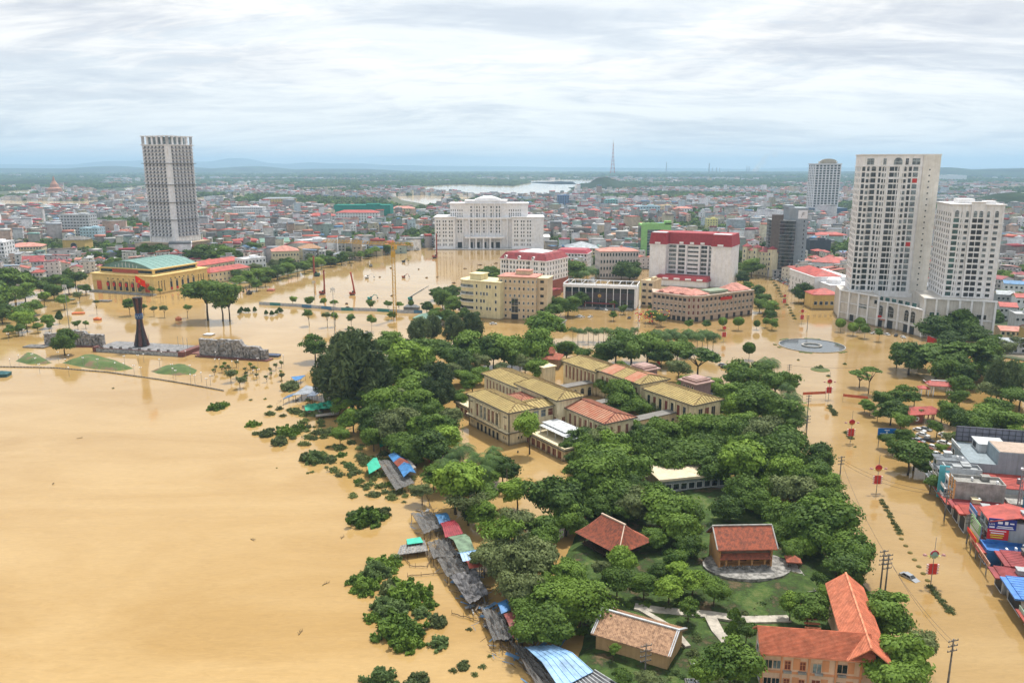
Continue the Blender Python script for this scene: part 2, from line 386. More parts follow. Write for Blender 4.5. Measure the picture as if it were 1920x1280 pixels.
# haze: one closed box of pale air
HZ = bpy.data.materials.new('haze_air');n,l = nodes_of(HZ);n.remove(n['Principled BSDF'])
pv = n.new('ShaderNodeVolumePrincipled');pv.inputs['Color'].default_value = (.45,.67,.90,1);pv.inputs['Density'].default_value = HAZE_D if 'HAZE_D' in globals() else .00009
pv.inputs['Anisotropy'].default_value = .15
l.new(pv.outputs[0],n['Material Output'].inputs['Volume'])
hb = MB().box(-30500,30500,-1600,29000,-1.2,380);haze = hb.build('haze',HZ,kind='stuff')
# dry land of the city, far country
LAND = bpy.data.materials.new('city_land');n,l = nodes_of(LAND);b = n['Principled BSDF'];b.inputs['Roughness'].default_value = .95;b.inputs['Specular IOR Level'].default_value = .1
g = n.new('ShaderNodeNewGeometry')
def nz(scale,det=5,sc=None,rough=.6):
 t = n.new('ShaderNodeTexNoise');t.inputs['Scale'].default_value = scale;t.inputs['Detail'].default_value = det;t.inputs['Roughness'].default_value = rough
 l.new(g.outputs['Position'],t.inputs['Vector']);return t.outputs[0]
def rmp(v,st):
 r = n.new('ShaderNodeValToRGB');e = r.color_ramp.elements
 for i,(p,c) in enumerate(st):
  x = e[i] if i < 2 else e.new(p)
  x.position = p;x.color = (*c,1)
 l.new(v,r.inputs[0]);return r.outputs[0]
def mxc(f,a,bb):
 x = n.new('ShaderNodeMix');x.data_type = 'RGBA';l.new(f,x.inputs[0]);l.new(a,x.inputs[6]);l.new(bb,x.inputs[7]);return x.outputs[2]
ca = rmp(nz(.05),[(.35,(.045,.065,.03)),(.5,(.09,.10,.06)),(.62,(.20,.17,.13))])
cb = rmp(nz(.004,8,rough=.75),[(.40,(.022,.042,.022)),(.52,(.038,.062,.026)),(.62,(.06,.08,.04)),(.74,(.16,.16,.13))])
sp = n.new('ShaderNodeSeparateXYZ');l.new(g.outputs['Position'],sp.inputs[0])
mr = n.new('ShaderNodeMapRange');mr.inputs[1].default_value = 2200;mr.inputs[2].default_value = 3800;l.new(sp.outputs[1],mr.inputs[0])
l.new(mxc(mr.outputs[0],ca,cb),b.inputs['Base Color'])
edge = [(-900,590),(-200,575),(60,533),(172,512),(230,505),(372,505),(440,533),(480,530),(600,500),(700,481),(815,462),(830,467),(1015,468),(1035,520),
  (1060,530),(1110,505),(1215,505),(1240,522),(1385,512),(1398,494),(1430,494),(1440,512),(1500,540),(1580,570),(1582,596),(1700,622),(1862,630),(1868,668),(1990,690),(2500,740)]
CITY_EDGE = [G(*p) for p in edge]
far = [Vector((29900,G(2500,740).y)),Vector((29900,28400)),Vector((-29900,28400)),Vector((-29900,G(-900,590).y))]
# triangulate through a simple fan of quads: front edge point -> far edge
fx = [-60000] + [p.x for p in CITY_EDGE] + [60000];fy = [CITY_EDGE[0].y] + [p.y for p in CITY_EDGE] + [CITY_EDGE[-1].y]
bb_ = MB()
from mathutils.geometry import tessellate_polygon
poly = [Vector((p.x,p.y,0)) for p in CITY_EDGE] + [Vector((p.x,p.y,0)) for p in far]
tri = tessellate_polygon([poly]);me = bpy.data.meshes.new('city_ground')
me.from_pydata([(p.x,p.y,.35) for p in poly],[],[tuple(t) for t in tri]);me.materials.append(LAND);me.update()
if me.polygons[0].normal.z < 0: me.flip_normals()
o = bpy.data.objects.new('city_ground',me);COL.objects.link(o);o['kind'] = 'structure'
POLY = np.array([[p.x,p.y] for p in poly])
def inpoly(P,poly):
 x,y = P[:,0],P[:,1];c = np.zeros(len(P),bool);j = len(poly) - 1
 for i in range(len(poly)):
  xi,yi = poly[i];xj,yj = poly[j]
  with np.errstate(divide='ignore',invalid='ignore'):
   c ^= ((yi > y) != (yj > y)) & (x < (xj - xi) * (y - yi) / (yj - yi + 1e-12) + xi)
  j = i
 return c
# pale far lakes and flooded fields
LAKES = []
LAKEW = bpy.data.materials.new('lake_water');n,l = nodes_of(LAKEW);b = n['Principled BSDF'];b.inputs['Base Color'].default_value = (.55,.42,.26,1);b.inputs['Roughness'].default_value = .08;b.inputs['IOR'].default_value = 1.33
g = n.new('ShaderNodeNewGeometry');tb = n.new('ShaderNodeTexNoise');tb.inputs['Scale'].default_value = .2;l.new(g.outputs['Position'],tb.inputs['Vector'])
bm = n.new('ShaderNodeBump');bm.inputs['Strength'].default_value = .05;l.new(tb.outputs[0],bm.inputs['Height']);l.new(bm.outputs[0],b.inputs['Normal'])
def lake(pts,jit=1.0,isl=0):
 out = [];m = len(pts)
 for i in range(m):
  a,b2 = Vector(pts[i]),Vector(pts[(i + 1) % m]);k = max(2,int(abs(b2.x - a.x) / 12))
  for j in range(k):
   q = a.lerp(b2,j / k);out.append(G(q.x + random.uniform(-3,3),q.y + random.uniform(-.7,.7) * jit))
 out = ccw([(p.x,p.y) for p in out]);LAKES.append(np.array(out))
 v = [Vector((p[0],p[1],0)) for p in out];t = tessellate_polygon([v])
 me = bpy.data.meshes.new('lake');me.from_pydata([(p[0],p[1],.6) for p in out],[],[tuple(q) for q in t]);me.materials.append(LAKEW);me.update()
 if me.polygons[0].normal.z < 0: me.flip_normals()
 o = bpy.data.objects.new('lake',me);COL.objects.link(o);o['kind'] = 'structure'
lake([(-120,378),(0,376),(120,378),(255,374),(272,371),(262,381),(160,385),(60,387),(0,388),(-120,389)])
lake([(362,372),(420,366),(470,368),(455,374),(380,376)])
lake([(228,352),(270,350),(275,360),(240,362)])
lake([(360,352),(372,349),(368,361),(360,362)])
lake([(15,358),(60,356),(62,368),(25,367)])
lake([(380,348),(470,346),(476,352),(400,353)])
lake([(785,350),(860,346),(900,347),(960,349),(1010,341),(1075,340),(1085,349),(1060,363),(960,366),(900,364),(800,355)])
lake([(990,339),(1060,337),(1118,339),(1100,345),(1060,346),(1000,344)])
lake([(740,368),(800,366),(860,370),(830,380),(800,384),(750,375)])
for P_ in ([(560,352),(620,350),(660,352),(610,355)],[(640,341),(720,339),(760,341),(700,343)],[(1180,341),(1240,340),(1270,342),(1220,344)],[(420,341),(520,339),(560,341),(480,343)],[(-60,346),(40,344),(90,347),(10,349)],[(850,371),(880,369),(900,372),(870,375)]): lake(P_)
for _ in range(34):
 x = random.uniform(-100,2000);y = random.uniform(324,340);w = random.uniform(15,60)
 if 1085 < x < 1230: continue
 lake([(x,y),(x + w * .5,y - .8),(x + w,y),(x + w * .6,y + 1.3)],.5)
# hills: heightfield ridges far away
HILL = mat('wooded_hill',(.035,.055,.028),.95,var=.35,scale=.004,spec=.05)
def ridge(name,x0,x1,yb,prof,depth,seed,m=HILL,amp=.22,nx=160):
 """wooded hill range whose foot lies at picture row yb; prof(t) gives the height in metres"""
 A = G(x0,yb);Bp = G(x1,yb);ny = 22;r = np.random.default_rng(seed)
 ph = r.uniform(0,6.28,12);fr = r.uniform(3,40,12)
 V_ = [];F_ = []
 for j in range(ny + 1):
  v = j / ny
  for i in range(nx + 1):
   u = i / nx;px = A.x + (Bp.x - A.x) * u;py = A.y + (Bp.y - A.y) * u + v * depth
   k = math.sin(math.pi * v) ** .9 * min(1,u * 9 + .3,(1 - u) * 9 + .3)
   nn = sum(math.sin(fr[q] * u * 2 + ph[q] + v * fr[q] * .35) / (1 + fr[q] * .09) for q in range(12)) * .3
   V_.append((px,py,.2 + max(0,prof(u) * k * (1 + amp * nn))))
 for j in range(ny):
  for i in range(nx):
   a = j * (nx + 1) + i;F_.append((a,a + 1,a + nx + 2,a + nx + 1))
 me = bpy.data.meshes.new(name);me.from_pydata(V_,[],F_);me.materials.append(m);me.polygons.foreach_set('use_smooth',[True] * len(F_));me.update()
 o = bpy.data.objects.new(name,me);COL.objects.link(o);o['kind'] = 'structure'
def bumps(*ps): return lambda u: sum(h * math.exp(-((u - c) / w) ** 2) for c,w,h in ps)
def skyline(x0,x1,yb,pts,dep):
 D = G((x0 + x1) / 2,yb).y + dep / 2
 def f(u):
  x = x0 + (x1 - x0) * u
  for (xa,pa),(xb,pb) in zip(pts,pts[1:]):
   if xa <= x <= xb: t = (x - xa) / (xb - xa);t = t * t * (3 - 2 * t);p = pa + (pb - pa) * t;return max(0,92 + p * D / FPX) if p > -9 else 0
  return 0
 return f
ridge('hills',-900,1500,320,skyline(-900,1500,320,[(-900,3),(-300,6),(0,4),(60,6),(100,11),(130,8),(170,12),(210,8),(245,7),(290,9),(330,10),(368,16),(390,11),(420,7),(470,5),(520,8),(560,6),(620,6),(700,3),(800,2),(950,1),(1100,-1),(1300,-2),(1500,-1)],7000),7000,5,amp=.05,nx=300)
ridge('hills',1450,3000,320,skyline(1450,3000,320,[(1450,-2),(1700,-1),(1900,-3),(2200,0),(3000,-2)],7000),7000,6,amp=.05,nx=200)
ridge('hills',-2600,-850,320,skyline(-2600,-850,320,[(-2600,2),(-1500,6),(-850,3)],7000),7000,7,amp=.05,nx=200)
ridge('hills',-500,800,327,skyline(-500,800,327,[(-500,0),(0,-3),(90,1),(150,-3),(230,0),(300,-3),(400,1),(480,-4),(600,-3),(800,-9)],3500),3500,3,amp=.12,nx=200)
ridge('hills',1690,2350,334,skyline(1690,2350,334,[(1690,-9),(1780,-8),(1830,-4),(1860,-2),(1900,-5),(2000,-3),(2350,-9)],1500),1500,12,amp=.12)
ridge('tower_hill',1080,1262,358,bumps((.35,.16,44),(.6,.2,24),(.12,.1,12)),520,4,nx=60)
ridge('low_hill',700,1100,333,bumps((.3,.2,26),(.75,.12,34)),1200,8,nx=60)
ridge('low_hill',1250,1800,330,bumps((.3,.2,30),(.75,.12,38),(.5,.2,20)),1500,18,nx=60)
ridge('low_hill',1880,2060,392,bumps((.5,.3,32),),300,28,nx=40)
ridge('low_hill',-200,420,349,bumps((.3,.2,22),(.75,.12,20)),700,38,nx=60)
# ================================================================== LANDMARK BUILDINGS
# ---- balconied high-rise on the left
def highrise():
 P = G(333,487);S_ = 33.5;a = R(43) - math.atan2(P.x,P.y) * 1.0
 # near corner towards the camera; local x runs right and back
 ang = R(45) - math.atan2(P.x,P.y)
 e1 = Vector((math.cos(ang),math.sin(ang)));e2 = Vector((-e1.y,e1.x))
 B = Bld('apartment_tower','tall white tower covered in rows of dark balconies above a tan podium','apartment tower',P,P + e1 * S_,S_,land='balconied tower')
 H0 = ZT(P,457);H1 = ZT(P,254);nf = 26;fh = (H1 - 9 - H0 - 7) / nf
 POD = paint('tan_podium',(.46,.36,.24))
 def pod(b):
  b.box(-7,S_ + 6,-7,S_ + 6,0,H0);b.box(-7.8,S_ + 6.8,-7.8,S_ + 6.8,H0,H0 + .8);b.box(-7.3,S_ + 6.3,-7.3,S_ + 6.3,H0 * .55,H0 * .55 + .5)
 B.part('podium',POD,pod)
 for k in range(3):
  me = winmesh(4.2,3.4,('a','window_frame_white','dark_opening'))
  link('arched_window',me,B.o,(3 + k * 8,-7.02,2.2),(0,0,0));link('arched_window',me,B.o,(-7.02,26 - k * 8,2.2),(0,0,-math.pi / 2))
  for q in (0,1):
   me2 = winmesh(1.8,2.2,('f','window_frame_white','dark_opening'))
   link('window',me2,B.o,(1.6 + k * 8 + q * 2.8,-7.02,H0 * .55 + 1.6));link('window',me2,B.o,(-7.02,27 - k * 8 - q * 2.8,H0 * .55 + 1.6),(0,0,-math.pi / 2))
 def core(b):
  b.box(.4,S_ - 1.2,.4,S_ - 1.2,H0 + .8,H1 - 9)
  b.box(-.4,3.6,-.4,3.6,H0 + .8,H1 - 9)                # pale corner stripe
  for z in range(nf + 1):
   zz = H0 + 7 + z * fh;b.box(-.6,S_ + .6,-.6,S_ + .6,zz - .28,zz)
  for i in range(7):
   u = 4.4 + i * (S_ - 5) / 6
   b.box(u - .35,u + .35,.1,.6,H0 + .8,H1 - 9);b.box(.1,.6,u - .35,u + .35,H0 + .8,H1 - 9)
 B.part('wall',WHITE2,core)
 for f in range(nf):
  z = H0 + 7 + f * fh
  def op(b):
   b.mi(1)
   for i in range(6):
    u0 = 5.0 + i * (S_ - 5) / 6;u1 = u0 + (S_ - 5) / 6 * .44
    b.box(u0,u1,.3,.6,z + .5,z + fh - 1.1);b.box(.3,.6,u0,u1,z + .5,z + fh - 1.1)
  B.part('window_row',[FRAMEW,mat('dark_grey_glass',(.09,.095,.11),.4)],op,kind='stuff')  # tower panes in a plain dark grey
  def bal(b):
   for i in range(6):
    u0 = 4.7 + i * (S_ - 5) / 6;w = (S_ - 5) / 6 * .46
    for s0,s1 in ((u0,u0 + w),):
     b.box(s0,s1,-1.1,.15,z - .28,z - .1);b.box(s0,s1,-1.1,-1.0,z - .1,z + .7);b.box(s0,s0 + .1,-1.0,.1,z - .1,z + 1)
     b.box(-1.1,.15,s0,s1,z - .28,z - .1);b.box(-1.1,-1.0,s0,s1,z - .1,z + .7);b.box(-1.0,.1,s1 - .1,s1,z - .1,z + 1)
    b.box(u0 + w + .5,u0 + w + 1.3,-.3,.39,z + .1,z + .9)     # condenser units
    b.box(-.3,.39,u0 + w + .5,u0 + w + 1.3,z + .1,z + .9)
  B.part('balcony_row',mat('balcony_rail_grey',(.34,.34,.37),.6),bal,kind='stuff')
  if f in (5,10,15,21,26): B.part('ledge',CONCD,lambda b: b.box(-1.6,S_ + 1.6,-1.6,S_ + 1.6,z - .75,z - .35))
 def base(b):
  for i in range(5):
   u = 4 + i * 7.2;b.box(u,u + 1.6,-.1,1.4,H0 + .8,H0 + 6.7);b.box(-.1,1.4,u,u + 1.6,H0 + .8,H0 + 6.7)
 B.part('column',WHITE,base,kind='stuff')
 B.part('glazing',GLASSL,lambda b: b.box(.9,S_ - .9,.9,S_ - .9,H0 + .9,H0 + 6.6))
 T = H1 - 9
 def top(b):
  b.box(-1.2,S_ + 1.2,-1.2,S_ + 1.2,T,T + .6)
  for i in range(6):
   u = i * (S_ - 2) / 5
   for (x,y) in ((u,0),(0,u),(u,S_ - 2),(S_ - 2,u)): b.box(x,x + 2,y,y + 2,T + .6,H1 - .8)
  b.box(-.8,S_ + .8,-.8,1.6,H1 - .8,H1);b.box(-.8,1.6,1.6,S_ + .8,H1 - .8,H1);b.box(1.6,S_ + .8,S_ - 1.6,S_ + .8,H1 - .8,H1);b.box(S_ - 1.6,S_ + .8,1.6,S_ - 1.6,H1 - .8,H1)
 B.part('crown_frame',WHITE2,top)
 B.part('crown_glazing',GLASSL,lambda b: b.box(1.3,S_ * .72,1.3,S_ - 8,T + .6,H1 - 1.4))
highrise()
# ---- the two pale towers on the right and their podium
def right_towers():
 th = R(-15);e1 = Vector((math.cos(th),math.sin(th)));e2 = Vector((-e1.y,e1.x))
 A = G(1589,598);W_ = 45.0;D_ = 24.0
 def solve(px,A):   # length along e1 so that picture column px is met at ground
  lo,hi = 1,120
  for _ in range(40):
   m = (lo + hi) / 2;q = A + e1 * m;x = 960 + FPX * q.x / (q.y * _c + CAM_H * _s)
   if x < px: lo = m
   else: hi = m
  return lo
 W_ = solve(1729,A)
 B = Bld('apartment_tower','tallest pale stone tower, with an arched window in its crown','apartment tower',A,A + e1 * W_,D_,land='tallest pale tower')
 PB = ZT(A,545);TP = ZT(A,291);nf = 22;top0 = TP - (TP - PB) * .083;fh = (top0 - PB) / nf
 SIDE = paint('beige_side_stone',(.66,.64,.60),streak=.1)
 def w(b):
  b.box(0,W_,0,D_,0,TP)
  for u in (0,.11,.215,.30,.355,.47,.545,.60,.66,.76): b.box(W_ * u,W_ * u + .45,-.35,0,PB,top0)
  b.box(-.6,W_ + .6,-.6,D_ + .6,TP,TP + .5);b.box(-.4,W_ + .4,-.4,D_ + .4,top0 + .1,top0 + .5)
  b.box(W_ * .34,W_ * .56,-.6,0,top0 - 2.1 * fh,top0 - 2.1 * fh + .4)
 B.part('wall',STONEW,w)
 B.part('side_bay',SIDE,lambda b: b.box(W_ * .79,W_ + .3,-.5,3,PB,TP - .02))
 cols = [(.035,1.5,0),(.10,2.0,1),(.165,2.4,1),(.245,1.1,0),(.30,1.9,1),(.40,2.2,0),(.465,2.2,0),(.565,1.9,1),(.635,1.4,0),(.70,2.6,2)]
 for f in range(nf):
  z = PB + f * fh + .9
  for (u,ww,k) in cols:
   gl = 'window_glass'
   if k == 2: gl = 'pale_glass'
   elif k == 1 and random.random() < .16: gl = 'pale_glass'
   if k == 2 and f in (8,19): gl = 'red_paint'
   if k == 1 and f == nf - 1: B.win('F',W_ * u,z,ww,fh * .46,style=('a','window_frame_white',gl));continue
   hh = fh * (.68 if ww > 2.1 or k == 0 else .55);B.win('F',W_ * u,z,ww * 1.12,hh * 1.08,style=('f' if k else 'n','window_frame_white',gl))
 B.wins('F',[W_ * .88 ],[PB + f * fh + 1.3 for f in range(nf)],.8,.8,fr=0,out=.5)
 B.wins('L',[D_ * .15,D_ * .4,D_ * .62,D_ * .85],[PB + f * fh + .9 for f in range(nf)],1.5,fh * .62,fr=0)
 B.wins('R',[D_ * .2,D_ * .5,D_ * .8],[PB + f * fh + .9 for f in range(nf)],1.5,fh * .62,fr=0)
 for u,ww in ((.115,3.8),(.30,1.6),(.585,1.6),(.70,4.2)): B.win('F',W_ * u,top0 + 1.2,ww,3.6,style=('fmx','window_frame_white','pale_glass' if ww > 3 else 'window_glass'))
 B.win('F',W_ * .47,top0 + 1.2,4.6,1.7,name='arched_window',style=('am','window_frame_white','pale_glass'))
 # second tower
 A2 = G(1756,642);W2 = 1
 A2 = G(1758,629)
 W2 = solve(1853,A2)
 B2 = Bld('apartment_tower','shorter pale stone tower with a row of tall arched windows under its roof','apartment tower',A2,A2 + e1 * W2,34,land='shorter pale tower')
 PB2 = ZT(A2,556);TP2 = ZT(A2,384);nf = 13;t0 = TP2 - (TP2 - PB2) * .2;fh = (t0 - PB2) / nf
 def w2(b):
  b.box(0,W2,0,34,0,TP2);b.box(-.7,W2 + .7,-.7,34.7,TP2,TP2 + .45)
  b.box(W2 * .36,W2 * .62,-1.2,0,PB2,TP2 + 1.4);b.box(W2 * .34,W2 * .64,-1.6,3,TP2 + 1.4,TP2 + 1.8)
  b.box(-.4,W2 + .4,-.4,34.4,t0 - .1,t0 + .25)
  for u in (0,.2,.335,.8,.96): b.box(W2 * u,W2 * u + .5,-.35,0,PB2,TP2)
  b.box(4,12,6,16,TP2 + .45,TP2 + 3);b.box(17,22,4,12,TP2 + .45,TP2 + 2)
 B2.part('wall',STONEW,w2)
 c2 = [(.10,2.7,'green_glass'),(.205,1.2,'window_glass'),(.30,1.7,'window_glass'),(.44,2.3,'dark_opening'),(.55,2.4,'dark_opening'),(.70,1.8,'window_glass'),(.86,2.4,'window_glass')]
 for f in range(nf + 1):
  z = PB2 + f * fh + .7
  for u,ww,gl in c2:
   off = -1.2 if .36 < u < .62 else 0
   B2.win('F',W2 * u,z,ww,fh * (.7 if gl != 'window_glass' else .52),style=('f' if gl == 'window_glass' else 'n','window_frame_white',gl),out=-off)
 for u,ww,gl in c2:
  off = 1.2 if .36 < u < .62 else 0
  B2.win('F',W2 * u,t0 + fh * 1.15,ww * .75,fh * .8,name='arched_window',style=('a','window_frame_white','pale_glass'),out=off)
 B2.wins('L',[3,8,13,18,23,28,32],[PB2 + f * fh + .7 for f in range(nf + 2)],1.6,fh * .6,fr=0)
 # podium
 PA = G(1575,598);PW = 1
 e = 0
 Q0 = PA;QL = solve(1862,PA)
 # front line bends: left block, curved centre, right block
 p0,p1,p2,p3 = G(1572,597),G(1643,612),G(1727,633),G(1858,642)
 zt = ZT(p2,562)
 pod = empty('shopping_podium',(p0.x,p0.y,0),0,'pale stone podium with tall arched windows joining the two pale towers','shopping centre')
 FOOT.append(((p0.x + p3.x) / 2,(p0.y + p3.y) / 2 + 20,55));lm('arched podium',*G(1690,620))
 PODS = paint('podium_stone',(.56,.53,.49))
 def rel(p): return (p[0] - p0.x,p[1] - p0.y)
 b = MB()
 back = [rel(p3 + e2 * 34),rel(p0 + e2 * 26)]
 arc = []
 for i in range(9):
  t = i / 8;q = p1.lerp(p2,t) - e2 * (math.sin(math.pi * t) * -5.0);arc.append(rel(q))
 poly = [rel(p0),rel(p1)] + arc[1:-1] + [rel(p2),rel(p3)] + back
 hh = PB + .0
 b.prism(poly,0,15);
 left = [rel(p0),rel(p1 + e2 * 1),rel(p1 + e2 * 25),rel(p0 + e2 * 25)];b.prism(left,15.003,PB - .2)
 right = [rel(p2),rel(p3),rel(p3 + e2 * 33),rel(p2 + e2 * 33)];b.prism(right,15.003,PB2 - .2)
 mid = [rel(p1 + e2 * 9),rel(p2 + e2 * 9),rel(p2 + e2 * 33),rel(p1 + e2 * 33)];b.prism(mid,15.003,PB - 3)
 b.build('wall',PODS,pod)
 b = MB()
 for (pa,pb,nn_,zt_) in ((p0,p1,5,PB - .3),(p2,p3,7,PB2 - .3)):
  dd = (pb - pa);u_ = dd.normalized();q_ = Vector((u_.y,-u_.x))
  for i in range(nn_):
   a = Vector(rel(pa + dd * (i / (nn_ - 1))));b.prism([tuple(a - u_ * .5 + q_ * .55),tuple(a + u_ * .5 + q_ * .55),tuple(a + u_ * .5 - q_ * .2),tuple(a - u_ * .5 - q_ * .2)],0,zt_)
 b.build('pilaster',STONEW,pod)
 b = MB()
 def strip(pa,pb,z,o=.7,t=.6):
  a = Vector(rel(pa));c = Vector(rel(pb));d = (c - a).normalized();nrm = Vector((d.y,-d.x));a2 = a - d * o;c2_ = c + d * o
  b.prism([tuple(a2 + nrm * o),tuple(c2_ + nrm * o),tuple(c2_ - nrm * .3),tuple(a2 - nrm * .3)],z,z + t)
 strip(p0,p1,PB - .2);strip(p2,p3,PB2 - .2);strip(p0,p1,10.5,.4,.4);strip(p2,p3,11.2,.4,.4);strip(p0 - e2 * 0,p1,4.2,.3,.3)
 for i in range(8):
  a = Vector(arc[i]);c = Vector(arc[i + 1]);d = (c - a).normalized();nrm = Vector((d.y,-d.x))
  b.prism([tuple(a + nrm * .7),tuple(c + nrm * .7),tuple(c - nrm * .3),tuple(a - nrm * .3)],15.01,15.6)
  b.prism([tuple(a + nrm * .5),tuple(c + nrm * .5),tuple(c - nrm * .3),tuple(a - nrm * .3)],5.2,5.6)
 b.build('cornice',WHITE,pod)
 def wl(pa,pb,t,z,w,h,st,nm='window'):
  q = pa.lerp(pb,t);d = (pb - pa);an = math.atan2(d.y,d.x);x,y = rel(q);nrm = Vector((d.normalized().y,-d.normalized().x)) * .05
  link(nm,winmesh(w,h,st),pod,(x + nrm.x,y + nrm.y,z),(0,0,an))
 W1 = ('a','window_frame_white','window_glass')
 for i,(w_,t_) in enumerate(((3.2,.1),(5.0,.36),(3.6,.64),(3.8,.87))):
  k = min(7,int(t_ * 8));a = p1.lerp(p2,k / 8) + e2 * 5 * math.sin(math.pi * k / 8);c = p1.lerp(p2,(k + 1) / 8) + e2 * 5 * math.sin(math.pi * (k + 1) / 8)
  wl(a,c,.5,6.6,w_,4.6 if i != 1 else 4.0,('amx','window_frame_white','window_glass'),'arched_window')
  wl(a,c,.5,.1,w_ * 1.05,4.6,('n','window_frame_white','dark_opening'),'entrance')
 for t_ in (.07,.95):
  wl(p2,p3,.15,11.9,4.6,2.6,('f','window_frame_white','green_glass')) if t_ < .5 else None
 wl(p2,p3,.15,8.0,4.6,2.6,('f','window_frame_white','green_glass'));wl(p2,p3,.15,4.2,4.6,2.6,('f','window_frame_white','window_glass'))
 for t_ in (.42,.62,.82): wl(p2,p3,t_,12.2,4.6,2.4,('f','window_frame_white','window_glass'));wl(p2,p3,t_,3.6,4.2,3.8,('am','window_frame_white','window_glass'),'arched_window')
 wl(p0,p1,.60,9.2,7.5,2.4,('n','window_frame_white','pale_glass'),'billboard_screen');wl(p0,p1,.35,.1,3.0,4.0,('f','window_frame_white','dark_opening'),'entrance')
 wl(p0,p1,.93,13.2,2.0,2.2,('f','window_frame_white','window_glass'))
 a = p1.lerp(p2,.3) + e2 * 9.0;c = p1.lerp(p2,.95) + e2 * 9.0
 for i in range(6): wl(p1 + e2 * 8.9,p2 + e2 * 8.9,.12 + i * .15,14.6,3.4,2.6,('f','window_frame_white','green_glass'))
 b = MB()
 for k in (0,1.9,4.0,6.0,7.98):
  i = min(7,int(k));a = Vector(arc[i]).lerp(Vector(arc[i + 1]),k - i);b.tube([(a.x - e2.x * .4,a.y - e2.y * .4,0),(a.x - e2.x * .4,a.y - e2.y * .4,15)],[.7,.6],10)
 b.build('column',STONEW,pod)
 bn = MB();q = p1.lerp(p2,.06) + e2 * .8 - e1 * 1;x,y = rel(q);bn.box(0,4.6,-.6,0,5.7,7.0);bo = bn.build('banner',REDP,pod,loc=(x,y,0),rz=th)
 cn = MB();q = p1.lerp(p2,.05) - e2 * 2.5;x,y = rel(q);cn.box(0,13,0,6,4.6,5.1);cn.build('entrance_canopy',PINKROOF,pod,loc=(x,y,0),rz=th)
right_towers()
# ---- white colonnaded government palace
def palace():
 A = G(816,467);Bq = G(1019,467);B = Bld('government_palace','huge white colonnaded government building behind the flooded construction site','government building',A,Bq,42,land='white palace')
 L = B.L;Z = lambda py: ZT(A,py);z1 = Z(408);z2 = Z(383);z0 = Z(448);m = L / 203.
 def X(px): return (px - 816) * m
 def w(b):
  b.box(0,X(854),0,40,0,z1);b.box(X(960),L,0,40,0,z1)               # wings
  b.box(X(854),X(960),5,40,0,z1 + .1)                                      # recessed centre body
  b.box(X(844),X(990),8,36,z1,z2)                                         # upper storeys
  b.box(X(872),X(950),10,34,z2,Z(378));b.box(X(890),X(938),12,30,Z(378),Z(374))
  for (x0,x1,y0,y1,z) in ((-.8,X(854) + .8,-.9,40.8,z1),(X(960) - .8,L + .9,-.9,40.8,z1),(X(844) - .9,X(990) + .9,7,37,z2),(X(872) - .7,X(950) + .7,9.2,34.8,Z(378))):
   b.box(x0,x1,y0,y1,z,z + .9)
  b.box(-.4,X(854) + .4,-.4,20,z0,z0 + .6);b.box(X(960) - .4,L + .4,-.4,20,z0,z0 + .6)
  b.box(-.3,X(854),-.3,20,z1 - 3.2,z1 - 2.8);b.box(X(960),L,-.3,20,z1 - 3.2,z1 - 2.8)
  b.box(X(854),X(960),3.2,6,z1 - 2.2,z1 - .2)
  b.box(L,L + 7,6,40,0,Z(446));b.box(L + .2,L + 8,5,41,Z(446),Z(446) + .8)
  b.box(X(872),X(945),-3,6,Z(447),Z(447) + 1.8)
  b.box(-2,L + 2,-7,0,0,.8);b.box(X(870),X(950),-10,-7,0,.4)
 B.part('wall',WHITE2,w)
 def ped(b):
  x0,x1 = X(893),X(935);z = Z(374);b.box(x0,x1,12,30,z,z + .6)
  b.hip(x0 + 2,x1 - 2,12.5,29.5,z + .9,Z(370) - z,.3,inset=6)
 B.part('attic',WHITE2,ped)
 for px in (868,880,888,901,913.5,927,939,951):
  B.part('column',WHITE2,lambda b: b.tube([(X(px),3.6,0),(X(px),3.6,z1 - 2.2)],[1.05,.95],10))
  if 885 < px < 942: B.part('column',WHITE2,lambda b: b.tube([(X(px),7.4,z1 + .1),(X(px),7.4,z2)],[.9,.85],8))
 for px in (881,893,907,919.5):
  B.part('portico_column',WHITE2,lambda b: (b.tube([(X(px),-2,.8),(X(px),-2,Z(447))],[1.0,.9],10),b.box(X(px) - 1.4,X(px) + 1.4,-3.4,-.6,.8,1.9)))
 # windows of the wings, in pairs
 zs = [Z(417),Z(423.5),Z(430.5),Z(437.5),Z(444)]
 for base in (816,960):
  for k in range(3):
   for q in (0,1):
    px = (820.5 + k * 11.6 + q * 4.6) if base == 816 else (965.5 + k * 12.0 + q * 4.7)
    for z in zs: B.win('F',X(px),z,1.25,2.2,style=('f','window_frame_white','window_glass'))
   for q in range(3):
    px = (820.2 + k * 11.6 + q * 2.7) if base == 816 else (965.2 + k * 12.0 + q * 2.8)
    for z in (Z(453),Z(461)): B.win('F',X(px),z,.75,2.6,style=('n','window_frame_white','window_glass'))
 zc_ = [Z(418),Z(424.5),Z(431),Z(437)]
 for px in (862,886,897,910,923.5,934):
  for q in (-1.6,1.6):
   for z in zc_: B.win('F',X(px) + q * 1.0,z,1.5,2.3,out=-5,style=('n','window_frame_white','window_glass'))
  if px > 880:
   for q in (-1.6,1.6):
    for py in (391,397.5,404,408.5): B.win('F',X(px) + q,Z(py),1.5,2.2,out=-8,style=('n','window_frame_white','window_glass'))
  B.win('F',X(px),.9,5.2,6.6,out=-5,name='entrance',style=('n','window_frame_white','dark_opening'))
 for c in (850,862.5,959,971.5):
  for q in (-2.4,0,2.4):
   for py in (397,403.5,408):
    B.win('F',X(c) + q,Z(py),.9,2.1,out=-8,style=('n','window_frame_white','window_glass'))
 B.wins('R',ladder(4,36,9),zs,1.2,2.2);B.wins('L',ladder(4,36,9),zs,1.2,2.2)
palace()
